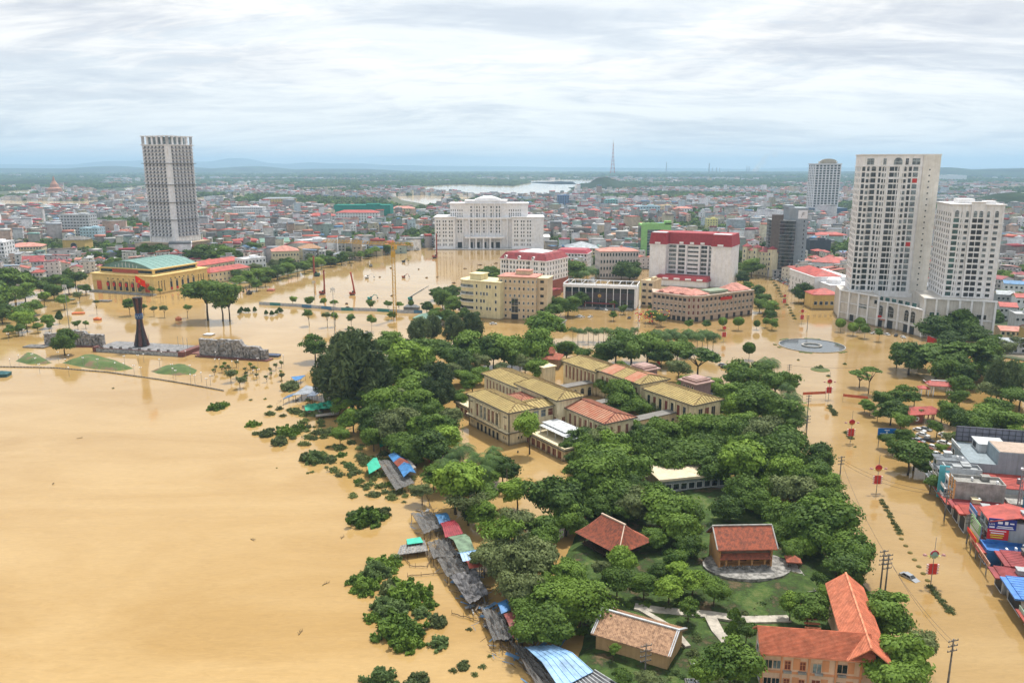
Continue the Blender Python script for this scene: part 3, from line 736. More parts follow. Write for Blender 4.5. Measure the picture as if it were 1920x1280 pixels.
# ---- generic block
def block(name,label,cat,pa,pb,topy,depth,wall,rooffn=None,cols=0,rows=0,ww=1.4,wh=1.4,side=0,z=.35,single=False,land=None,style=('f','window_frame_white','window_glass'),win0=None,extra=None,group=None,para=.7,sidesL=True):
 A = G(pa[0],pa[1],z);Bq = G(pb[0],pb[1],z);B = Bld(name,label,cat,A,Bq,depth,z=z,land=land,group=group)
 h = ZT(A,topy) - z;L = B.L;B.h = h
 def w(b):
  b.box(0,L,0,depth,-z,h)
  if rooffn is None:
   for (x0,x1,y0,y1) in ((-.15,L + .15,-.15,.25),(-.15,L + .15,depth - .25,depth + .15),(-.15,.25,.25,depth - .25),(L - .25,L + .15,.25,depth - .25)): b.box(x0,x1,y0,y1,h,h + para)
   b.box(L * .55,L * .8,depth * .35,depth * .75,h,h + 2.2)
 B.part('wall',wall,w)
 if rooffn: rooffn(B,L,depth,h)
 if cols and rows:
  fh = h / rows;us = [L * (i + .5) / cols for i in range(cols)];zs = [fh * (k + .32) for k in range(rows)]
  if win0: zs = zs[win0:]
  if single:
   for u in us:
    for q in zs: B.win('F',u,q,ww,wh,style=style)
  else: B.wins('F',us,zs,ww,wh,mats=[_mats[style[1]],_mats[style[2]]],fr=.1 if style[0] != 'n' else 0)
  if side:
   ds = [depth * (i + .5) / side for i in range(side)]
   B.wins('R',ds,zs,ww,wh,mats=[_mats[style[1]],_mats[style[2]]],fr=.1)
   B.wins('L',ds,zs,ww,wh,mats=[_mats[style[1]],_mats[style[2]]],fr=.1)
 if extra: extra(B,L,depth,h)
 return B
def hiproof(m,hh=3,o=.6,rib=None,inset=None):
 def f(B,L,D,h):
  if L >= D: B.part('roof',m,lambda b: b.hip(0,L,0,D,h + .25,hh,o,inset))
  else:
   b = MB();b.hip(0,D,0,L,h + .25,hh,o,inset)
   ob = b.build('roof',m,B.o);ob.rotation_euler = (0,0,math.pi / 2);ob.location = (L,0,0)
 return f
def gableroof(m,hh=2.5,o=.4):
 def f(B,L,D,h): B.part('roof',m,lambda b: b.gable(0,L,0,D,h,hh,o));B.part('gable_wall',CREAM,lambda b: (b.gablewall(0,0,D,h,hh - .05),b.gablewall(L - .2,0,D,h,hh - .05)))
 return f
def mansard(m,hh=3.2,s=2.2,flat=WHITE):
 def f(B,L,D,h):
  b = MB();n = len(b.v)
  a = [(-.5,-.5,h),(L + .5,-.5,h),(L + .5,D + .5,h),(-.5,D + .5,h)];c = [(s,s,h + hh),(L - s,s,h + hh),(L - s,D - s,h + hh),(s,D - s,h + hh)]
  b.v.extend(a + c)
  for q in ((0,1,5,4),(1,2,6,5),(2,3,7,6),(3,0,4,7),(4,5,6,7),(3,2,1,0)): b.f.append(tuple(n + i for i in q));b.m.append(0)
  b.build('roof',m,B.o);B.part('cornice',flat,lambda b: b.box(-.9,L + .9,-.9,D + .9,h - .5,h - .004))
 return f
# ---- white office block with red mansard roof (behind the curved tan one)
def whitered():
 A = G(938,548);Bq = G(1024,556);B = Bld('office_block','white six-storey office with dark red mansard roof and round dormers','office building',A,Bq,34,land='white block with dormers')
 L = B.L;h = ZT(A,484);D = 34
 B.part('wall',WHITE2,lambda b: (b.box(0,L,0,D,0,h),b.box(L * .18,L * .2,-.5,0,0,h),b.box(L * .66,L * .68,-.5,0,0,h)))
 mansard(REDDK,4.6,3.0,WHITE2)(B,L,D,h)
 B.part('roof_light',WHITE2,lambda b: b.hip(L * .3,L * .8,8,D - 10,h + 5.0,1.8,.5))
 for u in (.13,.42,.72):
  def dm(b): b.tube([(L * u,-.6,h + 1.7),(L * u,2.2,h + 1.7)],[1.0,1.0],12);b.box(L * u - 1,L * u + 1,-.5,2,h + .2,h + 1.6)
  d = B.part('dormer',WHITE2,dm);b = MB();b.tube([(L * u,-.75,h + 1.8),(L * u,-.62,h + 1.8)],[.55,.55],10);b.build('pane',DARK,d)
 for k in range(6):
  z = h - 3.3 - k * 3.6
  if z < 0: break
  for u in (.05,.1,.24,.31,.38,.45,.52,.59,.75,.80,.9,.95): B.win('F',L * u,z,1.1,2.0,style=('f','window_frame_white','window_glass'))
  for u in (.16,.63): B.win('F',L * u,z - .3,1.3,2.6,style=('n','window_frame_white','dark_opening'))
  for i in range(8): B.win('R',D * (i + .5) / 8,z,1.2,2.0,style=('f','window_frame_white','window_glass'))
 B.part('brick_base',paint('red_brick_cladding',(.30,.10,.07)),lambda b: (b.box(L,L + .25,.5,D,0,h * .42),b.box(L,L + 5,-3,D * .4,0,4.5)))
 B.part('annex_roof',REDDK,lambda b: b.hip(L + .2,L + 5.5,-3,D * .4,4.7,1.4,.3))
whitered()
# ---- curved cream building and tan tower block beside it
def curved():
 A = G(858,592);B = Bld('curved_building','cream building with a rounded end and long ribbon windows','office building',A,G(938,600),22,land='cream building with rounded end')
 L = B.L;h = ZT(A,520) * .93;r = 6.5
 def outline(o=0):
  pts = []
  for i in range(9):
   t = math.pi * 1.0 + i / 8 * math.pi / 2;pts.append((r + (r + o) * math.cos(t),r + (r + o) * math.sin(t)))
  return pts + [(L + o,-o),(L + o,18),(-o,18)]
 n = 5;fh = h / n
 YC = paint('yellow_cream',(.72,.64,.40))
 B.part('wall',YC,lambda b: (b.prism(outline(0),0,h),b.prism(outline(.35),h,h + .6),b.box(L * .25,L * .5,3,12,h,h + 4.0),b.box(L * .22,L * .53,2.6,12.4,h + 4,h + 4.4)))
 for k in range(1,n):
  def rb(b):
   o = outline(.06)[:9] + [(L * .38,-.06)]
   for i in range(len(o) - 1):
    a,c = Vector(o[i]),Vector(o[i + 1]);d = (c - a).normalized();nn = Vector((d.y,-d.x)) * .05
    b.face([(a.x + nn.x,a.y + nn.y,k * fh + .9),(c.x + nn.x,c.y + nn.y,k * fh + .9),(c.x + nn.x,c.y + nn.y,k * fh + 2.5),(a.x + nn.x,a.y + nn.y,k * fh + 2.5)])
    b.bar((a.x + nn.x,a.y + nn.y,k * fh + .9),(a.x + nn.x,a.y + nn.y,k * fh + 2.5),.16)
  if k > 0: B.part('ribbon_window',GLASSL if k > 2 else GLASS,rb)
  B.part('ledge',WHITE,lambda b: b.prism([(p[0],p[1]) for p in outline(.5)][:9] + [(L * .4,-.5),(L * .4,2),(3,6)],k * fh + .45,k * fh + .75))
  for u in (.46,.56,.63,.70,.77,.90):
   if random.random() < .85: B.win('F',L * u,k * fh + .9,1.1,1.9,style=('f','window_frame_white','window_glass'))
 B.part('awning',paint('brown_awning',(.32,.19,.12)),lambda b: b.prism([(p[0] * 1.0,p[1]) for p in outline(2.2)][:9] + [(L * .3,-2.0),(L * .3,1),(4,5)],3.4,3.7))
 A = G(935,597);B = Bld('tan_block','tan seven-storey block with a low terracotta roof next to the rounded cream building','office building',A,G(1004,601),16,land='tan seven-storey block')
 L = B.L;h = ZT(A,518);n = 6;fh = h / n;D = 16
 T2 = paint('peach_plaster',(.68,.53,.36))
 B.part('wall',T2,lambda b: (b.box(0,L,0,D,0,h),b.box(L,L + 6.5,3,D,0,h * .97),b.box(L * .42,L * .8,4,11,h,h + 3.4)))
 B.part('roof',PINKROOF,lambda b: (b.hip(0,L * .98,-.1,D,h + .3,1.6,.7),b.box(L * .4,L * .82,3.7,11.3,h + 3.4,h + 3.7)))
 B.part('roof',CREAM,lambda b: b.box(L - .2,L + 7,2.6,D + .3,h * .97,h * .97 + .4))
 for k in range(1,n):
  B.part('ledge',CREAM,lambda b: b.box(-.25,L + .2,-.3,0,k * fh - .25,k * fh))
  for i in range(8):
   if i == 3 and k < 3: continue
   B.win('F',L * (i + .6) / 8.2,k * fh + .9,1.05,1.5,style=('f','window_frame_white','window_glass' if (i * k) % 3 else 'pale_glass'))
  B.win('R',1.5,k * fh + .9,1.1,1.5);B.win('F',L + 3.2,k * fh + .9,2.2,1.6,out=-3,style=('n','window_frame_white','dark_opening'))
 B.win('F',L * .44,4.2,4.2,fh * 2.1,style=('fmx','window_frame_white','window_glass'),name='stair_window');B.win('F',L * .44,.1,4.4,3.4,style=('n','window_frame_white','dark_opening'),name='entrance')
 for i in (0,1,5,6,7): B.win('F',L * (i + .6) / 8.2,1.4,1.3,1.6)
 b = MB();ff = [(0,-.1)]
curved()
# ---- dark glass court hall with emblem
def court():
 A = G(1056,575);B = Bld('court_hall','low wide white hall with dark glass front, white fins and round emblem','public hall',A,G(1192,581),20,land='dark glass hall')
 L = B.L;h = ZT(A,531);D = 20
 B.part('wall',WHITE2,lambda b: (b.box(0,L,1.6,D,0,h - 2.6),b.box(0,1.2,0,1.6,0,h - 2.2),b.box(L - 1.2,L,0,1.6,0,h - 2.2),b.box(-.3,L + .3,-.3,1.6,h - 2.2,h - .4)))
 def par(b):
  for (x0,x1,y0,y1) in ((-.3,L + .3,-.3,.1),(-.3,L + .3,D - .1,D + .3),(-.3,.1,.1,D - .1),(L - .1,L + .3,.1,D - .1)): b.box(x0,x1,y0,y1,h - .1,h + .3)
  for i in range(12):
   b.box(L * i / 11 - .15,L * i / 11 + .15,-.25,.05,h - .4,h);b.box(L * i / 11 - .15,L * i / 11 + .15,D,D + .25,h - 2.6,h)
  for i in range(6): b.bar((L * (i + .5) / 6,0,h + .1),(L * (i + .5) / 6,D,h + .1),.22)
 B.part('roof_frame',WHITE,par);B.part('roof',LGREY,lambda b: b.box(.3,L - .3,1.7,D - .3,h - 2.6,h - 2.3))
 B.part('sign_band',paint('dull_plum_panel',(.09,.075,.085)),lambda b: b.box(1.2,L - 1.2,1.0,1.5,h * .38,h * .66))
 for i in range(10):
  u0 = 1.2 + (L - 2.4) * i / 10;u1 = 1.2 + (L - 2.4) * (i + 1) / 10
  B.part('glass_panel',GLASS,lambda b: (b.box(u0 + .1,u1 - .1,1.2,1.58,h * .66 + .02,h - 2.25),b.box(u0 + .1,u1 - .1,1.2,1.58,.9,h * .38 - .02)))
  if 0 < i and i != 5: B.part('fin',WHITE2,lambda b: b.box(u0 - .22,u0 + .22,.2,1.0,.9,h - 2.2))
 def em(b): b.tube([(L * .5,.85,h * .52),(L * .5,.7,h * .52)],[1.15,1.1],16)
 e = B.part('emblem',mat('gold_emblem',(.65,.45,.12),.4),em);b = MB()
 for k in range(5):
  t = math.pi / 2 + k * 2 * math.pi / 5;b.bar((L * .5,.66,h * .52),(L * .5 + .8 * math.cos(t),.66,h * .52 + .8 * math.sin(t)),.28,.1)
 b.build('star',REDP,e)
 B.part('step',CONC,lambda b: b.box(2,L - 2,-4,1.5,0,.9));B.part('porch',REDDK,lambda b: (b.box(L * .3,L * .72,-2,1.4,3.4,3.7),b.box(L * .3,L * .31,-2,-1.6,0,3.4),b.box(L * .71,L * .72,-2,-1.6,0,3.4)))
 block('side_block','narrow tan block with open stair landings right of the dark glass hall','office building',(1201,574),(1224,576),527,16,TANP,z=0,cols=2,rows=4,ww=2.6,wh=1.7,single=True,style=('n','window_frame_white','dark_opening'))
court()
# ---- big white block with red mansard, recessed glass centre
def redwhite():
 A = G(1216,531);B = Bld('office_block','large white block with red mansard roof and recessed grey glass centre','office building',A,G(1367,541),30,land='large red-roofed white block')
 L = B.L;h = ZT(A,457);D = 30;a = L * .205;c = L * .765;top = ZT(A,436)
 B.part('wall',WHITE2,lambda b: (b.box(0,a,0,D,0,h),b.box(c,L,0,D,0,h),b.box(a,c,7,D,0,h - .01),b.box(-.3,a + .3,-.3,6.9,h - 1.2,h - .6),b.box(c - .3,L + .3,-.3,D,h - 1.2,h - .6)))
 def rf(b):
  for x0,x1,y0 in ((0,a,0),(c,L,0),(a,c,7)):
   s = 1.1;n = len(b.v);o = .5
   P = [(x0 - o,y0 - o,h + .02),(x1 + o,y0 - o,h + .02),(x1 + o,D + o,h + .02),(x0 - o,D + o,h + .02)] if y0 == 0 else [(x0 + o,y0 - o,h + .02),(x1 - o,y0 - o,h + .02),(x1 - o,D,h + .02),(x0 + o,D,h + .02)]
   q = 0 if y0 else s
   T = [(P[0][0] + q,P[0][1] + s,top),(P[1][0] - q,P[1][1] + s,top),(P[2][0] - q,P[2][1] - s,top - .02 * (y0 > 0)),(P[3][0] + q,P[3][1] - s,top)]
   T = [(t[0],t[1],top + (.15 if y0 else 0)) for t in T]
   b.v.extend(P + T)
   for f in ((0,1,5,4),(1,2,6,5),(2,3,7,6),(3,0,4,7),(4,5,6,7)): b.f.append(tuple(n + i for i in f));b.m.append(0)
 B.part('roof',mat('crimson_roof',(.34,.035,.045),.6,var=.12),rf)
 B.part('roof_rim',WHITE,lambda b: (b.box(1.2,a - .6,1.5,8,top + .02,top + .5),b.box(c + .6,L - 1.2,1.5,8,top + .02,top + .5)))
 B.part('cornice',WHITE,lambda b: (b.box(-.7,a + .7,-.7,6.2,h - .5,h),b.box(c - .7,L + .7,-.7,6.2,h - .5,h),b.box(a + .7,c - .7,6.2,7,h - .5,h)))
 n = 7;zb = ZT(A,512);fh = (h - zb) / n
 for i,(u0,u1,m) in enumerate(((.215,.31,'pale_glass'),(.335,.42,'window_glass'),(.45,.59,'grey_plaster'),(.615,.70,'window_glass'),(.715,.762,'pale_glass'))):
  for k in range(n):
   B.win('F',L * (u0 + u1) / 2,zb + k * fh + .5,L * (u1 - u0) * .95,fh * (.66 if i != 2 else .4),out=-6.95,style=('mn','window_frame_white',m if i != 2 else 'window_glass'))
 for u in (.325,.435,.60,.705): B.part('pillar',WHITE2,lambda b: b.box(L * u - .7,L * u + .7,5.6,7,0,h - .6))
 for u in (.10,.87): B.part('dormer',WHITE2,lambda b: b.box(L * u - 2.2,L * u + 2.2,-.6,1.2,h + .3,h + 1.7))
 for u in (.37,.5,.63): B.part('dormer',WHITE2,lambda b: b.box(L * u - 1.6,L * u + 1.6,6.3,8,h + .4,h + 2.0))
 # low front wing with its own red roof
 zf = ZT(A,530) + 3.4
 B.part('front_wing',WHITE2,lambda b: b.box(L * .14,L * .76,-9,6.99,0,zb - 3.0))
 def fr(b):
  n = len(b.v);x0,x1 = L * .12,L * .78;z = zb - 3
  P = [(x0,-9.8,z),(x1,-9.8,z),(x1,5.5,z),(x0,5.5,z)];T = [(x0 + 1,-8,z + 3),(x1 - 1,-8,z + 3),(x1 - 1,5.4,z + 3),(x0 + 1,5.4,z + 3)]
  b.v.extend(P + T)
  for f in ((0,1,5,4),(1,2,6,5),(2,3,7,6),(3,0,4,7),(4,5,6,7),(3,2,1,0)): b.f.append(tuple(n + i for i in f));b.m.append(0)
 B.part('front_roof',_mats['crimson_roof'],fr)
 for i in range(4): B.part('roof_window',WHITE2,lambda b: b.box(L * (.22 + .14 * i),L * (.29 + .14 * i),-10.0,-8.6,zb - 2.6,zb - 1.4))
redwhite()
# ---- long tan building bending round the street corner, pink roofs
def corner_building():
 p = [G(1223,594),G(1286,603),G(1312,603),G(1410,589)]
 o = empty('corner_building',(p[0].x,p[0].y,0),0,'long tan four-storey building bending round the corner under pink tiled roofs','office building')
 lm('long tan corner building',p[1].x,p[1].y + 10)
 for q in p: FOOT.append((q.x,q.y + 10,22))
 r = lambda q: (q.x - p[0].x,q.y - p[0].y)
 h = ZT(p[1],556);T3 = paint('rose_tan_plaster',(.52,.41,.33));D = 17
 back = [Vector((p[3].x - 2,p[3].y + D)),Vector((p[2].x,p[2].y + D + 2)),Vector((p[1].x,p[1].y + D + 2)),Vector((p[0].x + 2,p[0].y + D))]
 b = MB();b.prism([r(q) for q in p] + [r(q) for q in back],0,h);b.build('wall',T3,o)
 b = MB();n = 4;fh = h / n
 for i in range(3):
  a,c = Vector(r(p[i])),Vector(r(p[i + 1]));d = (c - a).normalized();nn = Vector((d.y,-d.x))
  for z,oo,t in ((h,.8,.5),(h - fh,.35,.35),(fh * .95,.5,.3)):
   b.prism([tuple(a + nn * oo),tuple(c + nn * oo),tuple(c - nn * .2),tuple(a - nn * .2)],z,z + t)
 b.build('cornice',paint('pale_rose_trim',(.62,.52,.44)),o)
 def seg(i,cnt,w,hh_,zoff,st,nm='window',fin=False):
  a,c = Vector(r(p[i])),Vector(r(p[i + 1]));d = c - a;an = math.atan2(d.y,d.x);u = d.normalized();nn = Vector((u.y,-u.x))
  for k in range(cnt):
   q = a + d * ((k + .5) / cnt) + nn * .03
   for z in zoff: link(nm,winmesh(w,hh_,st),o,(q.x,q.y,z),(0,0,an))
  if fin:
   b = MB()
   for k in range(cnt + 1):
    q = a + d * (k / cnt);q2 = q + nn * .45;b.prism([tuple(q - u * .25 + nn * .45),tuple(q + u * .25 + nn * .45),tuple(q + u * .25),tuple(q - u * .25)],fh,h)
   b.build('pilaster',T3,o)
 L0 = (p[1] - p[0]).length;L2 = (p[3] - p[2]).length
 seg(0,8,L0 / 8 * .62,1.7,[fh * 3 + .9],('n','window_frame_white','dark_opening'));seg(0,8,L0 / 8 * .55,1.2,[fh * 2 + .8,fh * 1.2 + .6],('f','window_frame_white','window_glass'),fin=True)
 seg(1,3,1.2,2.2,[fh * 3 + .6,fh * 2 + .5,fh + .5],('f','window_frame_white','maroon_shutter'),fin=True)
 seg(2,13,L2 / 13 * .5,1.8,[fh * 3 + .8],('n','window_frame_white','dark_opening'));seg(2,13,L2 / 13 * .5,1.6,[fh * 2 + .8,fh + .7],('fm','window_frame_white','window_glass'),fin=True)
 for i in range(3):
  seg(i,7 if i != 1 else 2,2.2,2.8,[.1],('n','window_frame_white','dark_opening'),'shop_front')
 a,c = Vector(r(p[2])),Vector(r(p[3]));d = (c - a);an = math.atan2(d.y,d.x);q = a + d * .46
 bn = MB();bn.box(-5,5,-.7,-.5,h - fh * .95,h - fh * .45);so = bn.build('red_banner',REDP,o,loc=(q.x,q.y,0),rz=an)
 # roofs
 a,c = Vector(r(p[0])),Vector(r(p[1]));d = c - a;an = math.atan2(d.y,d.x);q = a
 b = MB();b.hip(1,d.length + 2,1.5,14,h + .8,3.2,.3);b.build('roof',PINKROOF,o,loc=(q.x,q.y,0),rz=an)
 for k in range(3): b = MB();b.hip(d.length * (.2 + .3 * k) - 1.2,d.length * (.2 + .3 * k) + 1.2,1.2,4,h + 1.6,.9,.2);b.build('dormer',PINKROOF,o,loc=(q.x,q.y,0),rz=an)
 a,c = Vector(r(p[2])),Vector(r(p[3]));d = c - a;an = math.atan2(d.y,d.x)
 b = MB();b.hip(-3,9,2,14,h + .8,3,.3);b.build('roof',PINKROOF,o,loc=(a.x,a.y,0),rz=an)
 b = MB();b.hip(d.length - 18,d.length - 1,1.5,14,h + .8,4,.3);b.build('roof',PINKROOF,o,loc=(a.x,a.y,0),rz=an)
 b = MB();b.box(11,d.length - 20,3,12,h + .5,h + 1.9);b.build('roof_shed',paint('green_grey_tin',(.25,.30,.22)),o,loc=(a.x,a.y,0),rz=an)
corner_building()
# ---- green office
def green():
 GR = paint('bright_green_panel',(.28,.55,.20),streak=.05);A = G(1201,492);B = Bld('green_office','bright green office block with dark glass face','office building',A,G(1256,492),22,land='green office block')
 L = B.L;h = ZT(A,421)
 B.part('wall',GR,lambda b: (b.box(0,L,0,22,0,h),b.box(L * .78,L,0,6,h,h + 3.5),b.box(0,L,0,.6,h,h + 1.2)))
 B.part('glass_wall',GLASSG,lambda b: (b.box(L * .2,L * .72,-.2,0,3,h - 5),b.box(-.2,0,3,20,3,h - 2)))
 def sl(b):
  for k in range(11): b.box(L * .2,L * .72,-.45,-.2,3 + k * (h - 9) / 10,3.5 + k * (h - 9) / 10)
 B.part('spandrel',METAL,sl,kind='stuff')
green()
# ---- dark curved glass office with logo panel
def darkoffice():
 A = G(1446,519);B = Bld('glass_office','dark curved glass office with grey shaft and white logo panel at its top','office building',A,G(1508,520),26,land='dark glass office')
 L = B.L;h = ZT(A,407);hs = ZT(A,390);G4 = paint('blue_grey_cladding',(.30,.34,.38),streak=.1)
 B.part('shaft',G4,lambda b: (b.box(L * .42,L,3,26,0,hs),b.box(L * .38,L * .6,6,26,hs,hs + 2)))
 pts = [(-2,14),(0,2)]
 for i in range(7):
  t = i / 6;pts.append((L * .1 + L * .5 * t,1.5 - 5 * math.sin(t * math.pi * .5)))
 pts += [(L * .62,3),(L * .42,24),(-2,24)]
 B.part('glass_wall',GLASS,lambda b: b.prism(pts,6,h - 3))
 def fl(b):
  c = Vector((L * .3,12))
  for k in range(15):
   z = 6 + k * (h - 9) / 14;pp = [tuple(Vector(q) + (Vector(q) - c).normalized() * .35) for q in pts];b.prism(pp,z,z + .3)
 B.part('floor_band',METAL,fl,kind='stuff')
 B.part('screen_frame',mat('brown_screen_glass',(.13,.11,.10),.4),lambda b: (b.box(-2.6,L * .25,.4,1.4,6,h + 2),))
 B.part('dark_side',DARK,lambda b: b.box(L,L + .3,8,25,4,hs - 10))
 B.wins('F',[L * .9],ladder(6,hs - 12,12),.8,1.6,fr=0,out=-2.9)
 p = B.part('logo_panel',WHITE2,lambda b: b.box(L * .70,L * .98,2.75,3,hs - 9,hs - 2));x = L * .84;z = hs - 5.5
 b = MB();b.bar((x - 1.2,2.7,z - 2),(x + .2,2.7,z + 2),.7,.1);b.bar((x - .6,2.68,z + 1.9),(x + 1.7,2.68,z + 1.4),1.0,.1);b.bar((x - .9,2.66,z + .1),(x + 1.3,2.66,z + .3),.7,.1);b.build('logo',DARK,p)
 B.part('base',paint('grey_podium',(.42,.41,.42)),lambda b: (b.box(-4,L * .9,-4,2.9,0,6),b.box(-4.4,L * .9 + .4,-4.4,2.9,6,6.5)))
 B.wins('F',ladder(-2,L * .85,7),[1,3.8],1.6,1.8,out=4)
darkoffice()
# ---- far white hotel with blue podium
def hotel():
 A = G(1521,412);B = Bld('hotel_tower','distant white hotel tower on a blue podium with a gold crown','hotel',A,G(1569,412),32,land='distant white hotel tower',z=0)
 L = B.L;h = ZT(A,308);hb = ZT(A,390)
 B.part('podium',mat('blue_glass_podium',(.06,.12,.20),.4),lambda b: b.box(-2,L + 14,-8,40,0,hb));B.part('wall',WHITE,lambda b: (b.box(0,L,0,32,hb,h),b.box(-1,L + 1,-1,33,h,h + 1.2)))
 B.wins('F',[L * (i + .6) / 7.2 for i in range(7)],[hb + 2 + k * (h - hb - 2) / 17 for k in range(17)],4.2,3.0,fr=0);B.wins('L',[4,12,20,28],[hb + 2 + k * (h - hb - 2) / 17 for k in range(17)],3.0,3.0,fr=0)
 def cr(b):
  for i in range(8):
   t0 = math.pi * i / 8;t1 = math.pi * (i + 1) / 8;b.bar((L * .5 + L * .3 * math.cos(t0),2,h + 1.5 + 5 * math.sin(t0)),(L * .5 + L * .3 * math.cos(t1),2,h + 1.5 + 5 * math.sin(t1)),2.2,6)
  b.box(L * .2,L * .8,2,12,h + 1.2,h + 5)
 B.part('crown',mat('gold_crown',(.50,.45,.36),.6),cr)
hotel()
# ---- yellow opera-like house with green vaulted roof on the left square
def opera():
 A = G(176,545);Bq = G(291,553);B = Bld('theatre','yellow theatre with pale green vaulted roof and red banners on its front','theatre',A,Bq,36,land='yellow theatre')
 c = G(369,528);L = B.L;D = (c - Bq).length * .8;B.D = D;h = ZT(A,513);YE = paint('theatre_yellow',(.74,.55,.23),streak=.12)
 B.part('wall',YE,lambda b: (b.box(0,L,0,D,0,h),b.box(-1,L + 1,-1,D + 1,h,h + .9),b.box(-.4,L + .4,-.4,D + .4,h * .62,h * .62 + .3)))
 B.part('upper_storey',YE,lambda b: (b.box(4,L - 4,4,D - 6,h + .9,h + 4.6),b.box(3,L - 3,3,D - 5,h + 4.6,h + 5.2)))
 B.part('upper_band',GLASS,lambda b: (b.box(5,L - 5,3.9,4.0,h + 1.8,h + 3.9),b.box(L - 4,L - 3.9,6,D - 8,h + 1.8,h + 3.9)))
 B.part('sign_band',mat('brick_red_sign',(.45,.09,.05),.7),lambda b: b.box(L * .28,L * .7,3.7,3.88,h + 1.4,h + 4.2))
 def vault(b):
  n = 10;x0,x1 = 5,L - 5;z = h + 5.2
  pr = [(x0 + (x1 - x0) * i / n,z + 5.2 * math.sin(math.pi * i / n) ** .85) for i in range(n + 1)]
  for i in range(n):
   (xa,za),(xb,zb) = pr[i],pr[i + 1]
   b.face([(xa,3.5,za),(xb,3.5,zb),(xb,D - 5.5,zb),(xa,D - 5.5,za)])
   for q in range(9): y = 4 + q * (D - 10) / 8;b.bar((xa,y,za + .05),(xb,y,zb + .05),.22,.15)
  b.face([(x,4.4,z_) for x,z_ in pr]);b.face([(x,D - 6,z_) for x,z_ in pr][::-1])
 B.part('roof',mat('pale_green_roof',(.17,.30,.27),.6,var=.15),vault)
 b = MB();z = h + 5.2
 for i in range(-3,4): b.bar((L / 2 + i * 3.4,4.3,z + .2),(L / 2 + i * 3.4,4.3,z + 4.6 - abs(i) * .9),.3,.3)
 b.build('tympanum',WHITE,B.o)
 for i in range(6):
  u = L * (.26 + .1 * i);B.win('F',u,1.6,2.7,h * .55,style=('n','window_frame_white','dark_opening'),name='doorway')
  B.part('column',YE,lambda b: b.tube([(u + L * .05,-1.0,1.2),(u + L * .05,-1.0,h * .8)],[.5,.45],10))
  B.part('red_drape',REDP,lambda b: b.box(u - 1.1,u + 1.1,-.9,-.75,h * .36,h * .56))
 for i in range(7): B.win('F',L * (.26 + .083 * i),h * .74,1.1,1.0,style=('n','window_frame_white','dark_opening'))
 for u in (.11,.89): B.part('poster_banner',mat('orange_red_banner',(.60,.09,.03),.6),lambda b: b.box(L * u - 2.2,L * u + 2.2,-.35,-.15,1.6,h * .66))
 ds = [D * .08,D * .13,D * .18,D * .82,D * .87,D * .92]
 for u in ds: B.win('R',u,1.8,.7,h * .6,style=('n','window_frame_white','dark_opening'))
 for i in range(5):
  u = D * (.30 + .105 * i);B.win('R',u,1.6,2.2,h * .5,style=('a','window_frame_white','dark_opening'),name='arched_window');B.part('red_drape',REDP,lambda b: b.box(L + .2,L + .35,u - 1.0,u + 1.0,2.0,3.6))
 B.wins('R',[D * (.3 + .08 * i) for i in range(6)],[h * .74],1.1,1.0,fr=0)
 B.part('step',CONC,lambda b: (b.box(-1,L + 1.5,-3.2,0,0,.9),b.box(1,L - 1,-4.6,-3.2,0,.5)))
 b = MB();b.box(0,7,0,.5,2.2,6.2);b.box(.5,.9,.1,.4,0,2.2);b.box(6.1,6.5,.1,.4,0,2.2);q = G(166,549);tag(b.build('display_screen',METAL,loc=(q.x - 8,q.y,0)),'grey outdoor display screen on two posts left of the yellow theatre','screen')
opera()
# ================================================================== smaller identified buildings (pa, pb = front base corners, top row)
RB = REDROOF
SKY = paint('pale_blue_plaster',(.45,.60,.68));TEALP = paint('teal_plaster',(.22,.50,.48));PNK = paint('pink_plaster',(.62,.42,.38));BLU = paint('blue_panel',(.16,.26,.45))
YE2 = paint('ochre_plaster',(.62,.44,.16));NET = mat('green_netting',(.02,.26,.20),.9,var=.2);GRN2 = paint('mint_plaster',(.25,.60,.48));TIN = mat('grey_tin',(.30,.33,.36),.55,var=.25,scale=.4,metal=.2)
TINB = mat('blue_tin',(.08,.22,.42),.55,var=.2,scale=.4);TING = mat('green_tin',(.16,.28,.22),.6,var=.2,scale=.4)
def arch_front(B,L,D,h):
 me = winmesh(L * .28,h * .45,('a','window_frame_white','dark_opening'));link('archway',me,B.o,(L * .5,-.02,.3));B.part('roof',CONCD,lambda b: b.hip(0,L,0,D,h + .2,3.5,.8,inset=6))
def dome(B,L,D,h): B.part('crown_roof',CREAM,lambda b: b.hip(L * .3,L * .7,2,D - 2,h + .3,4,.3))
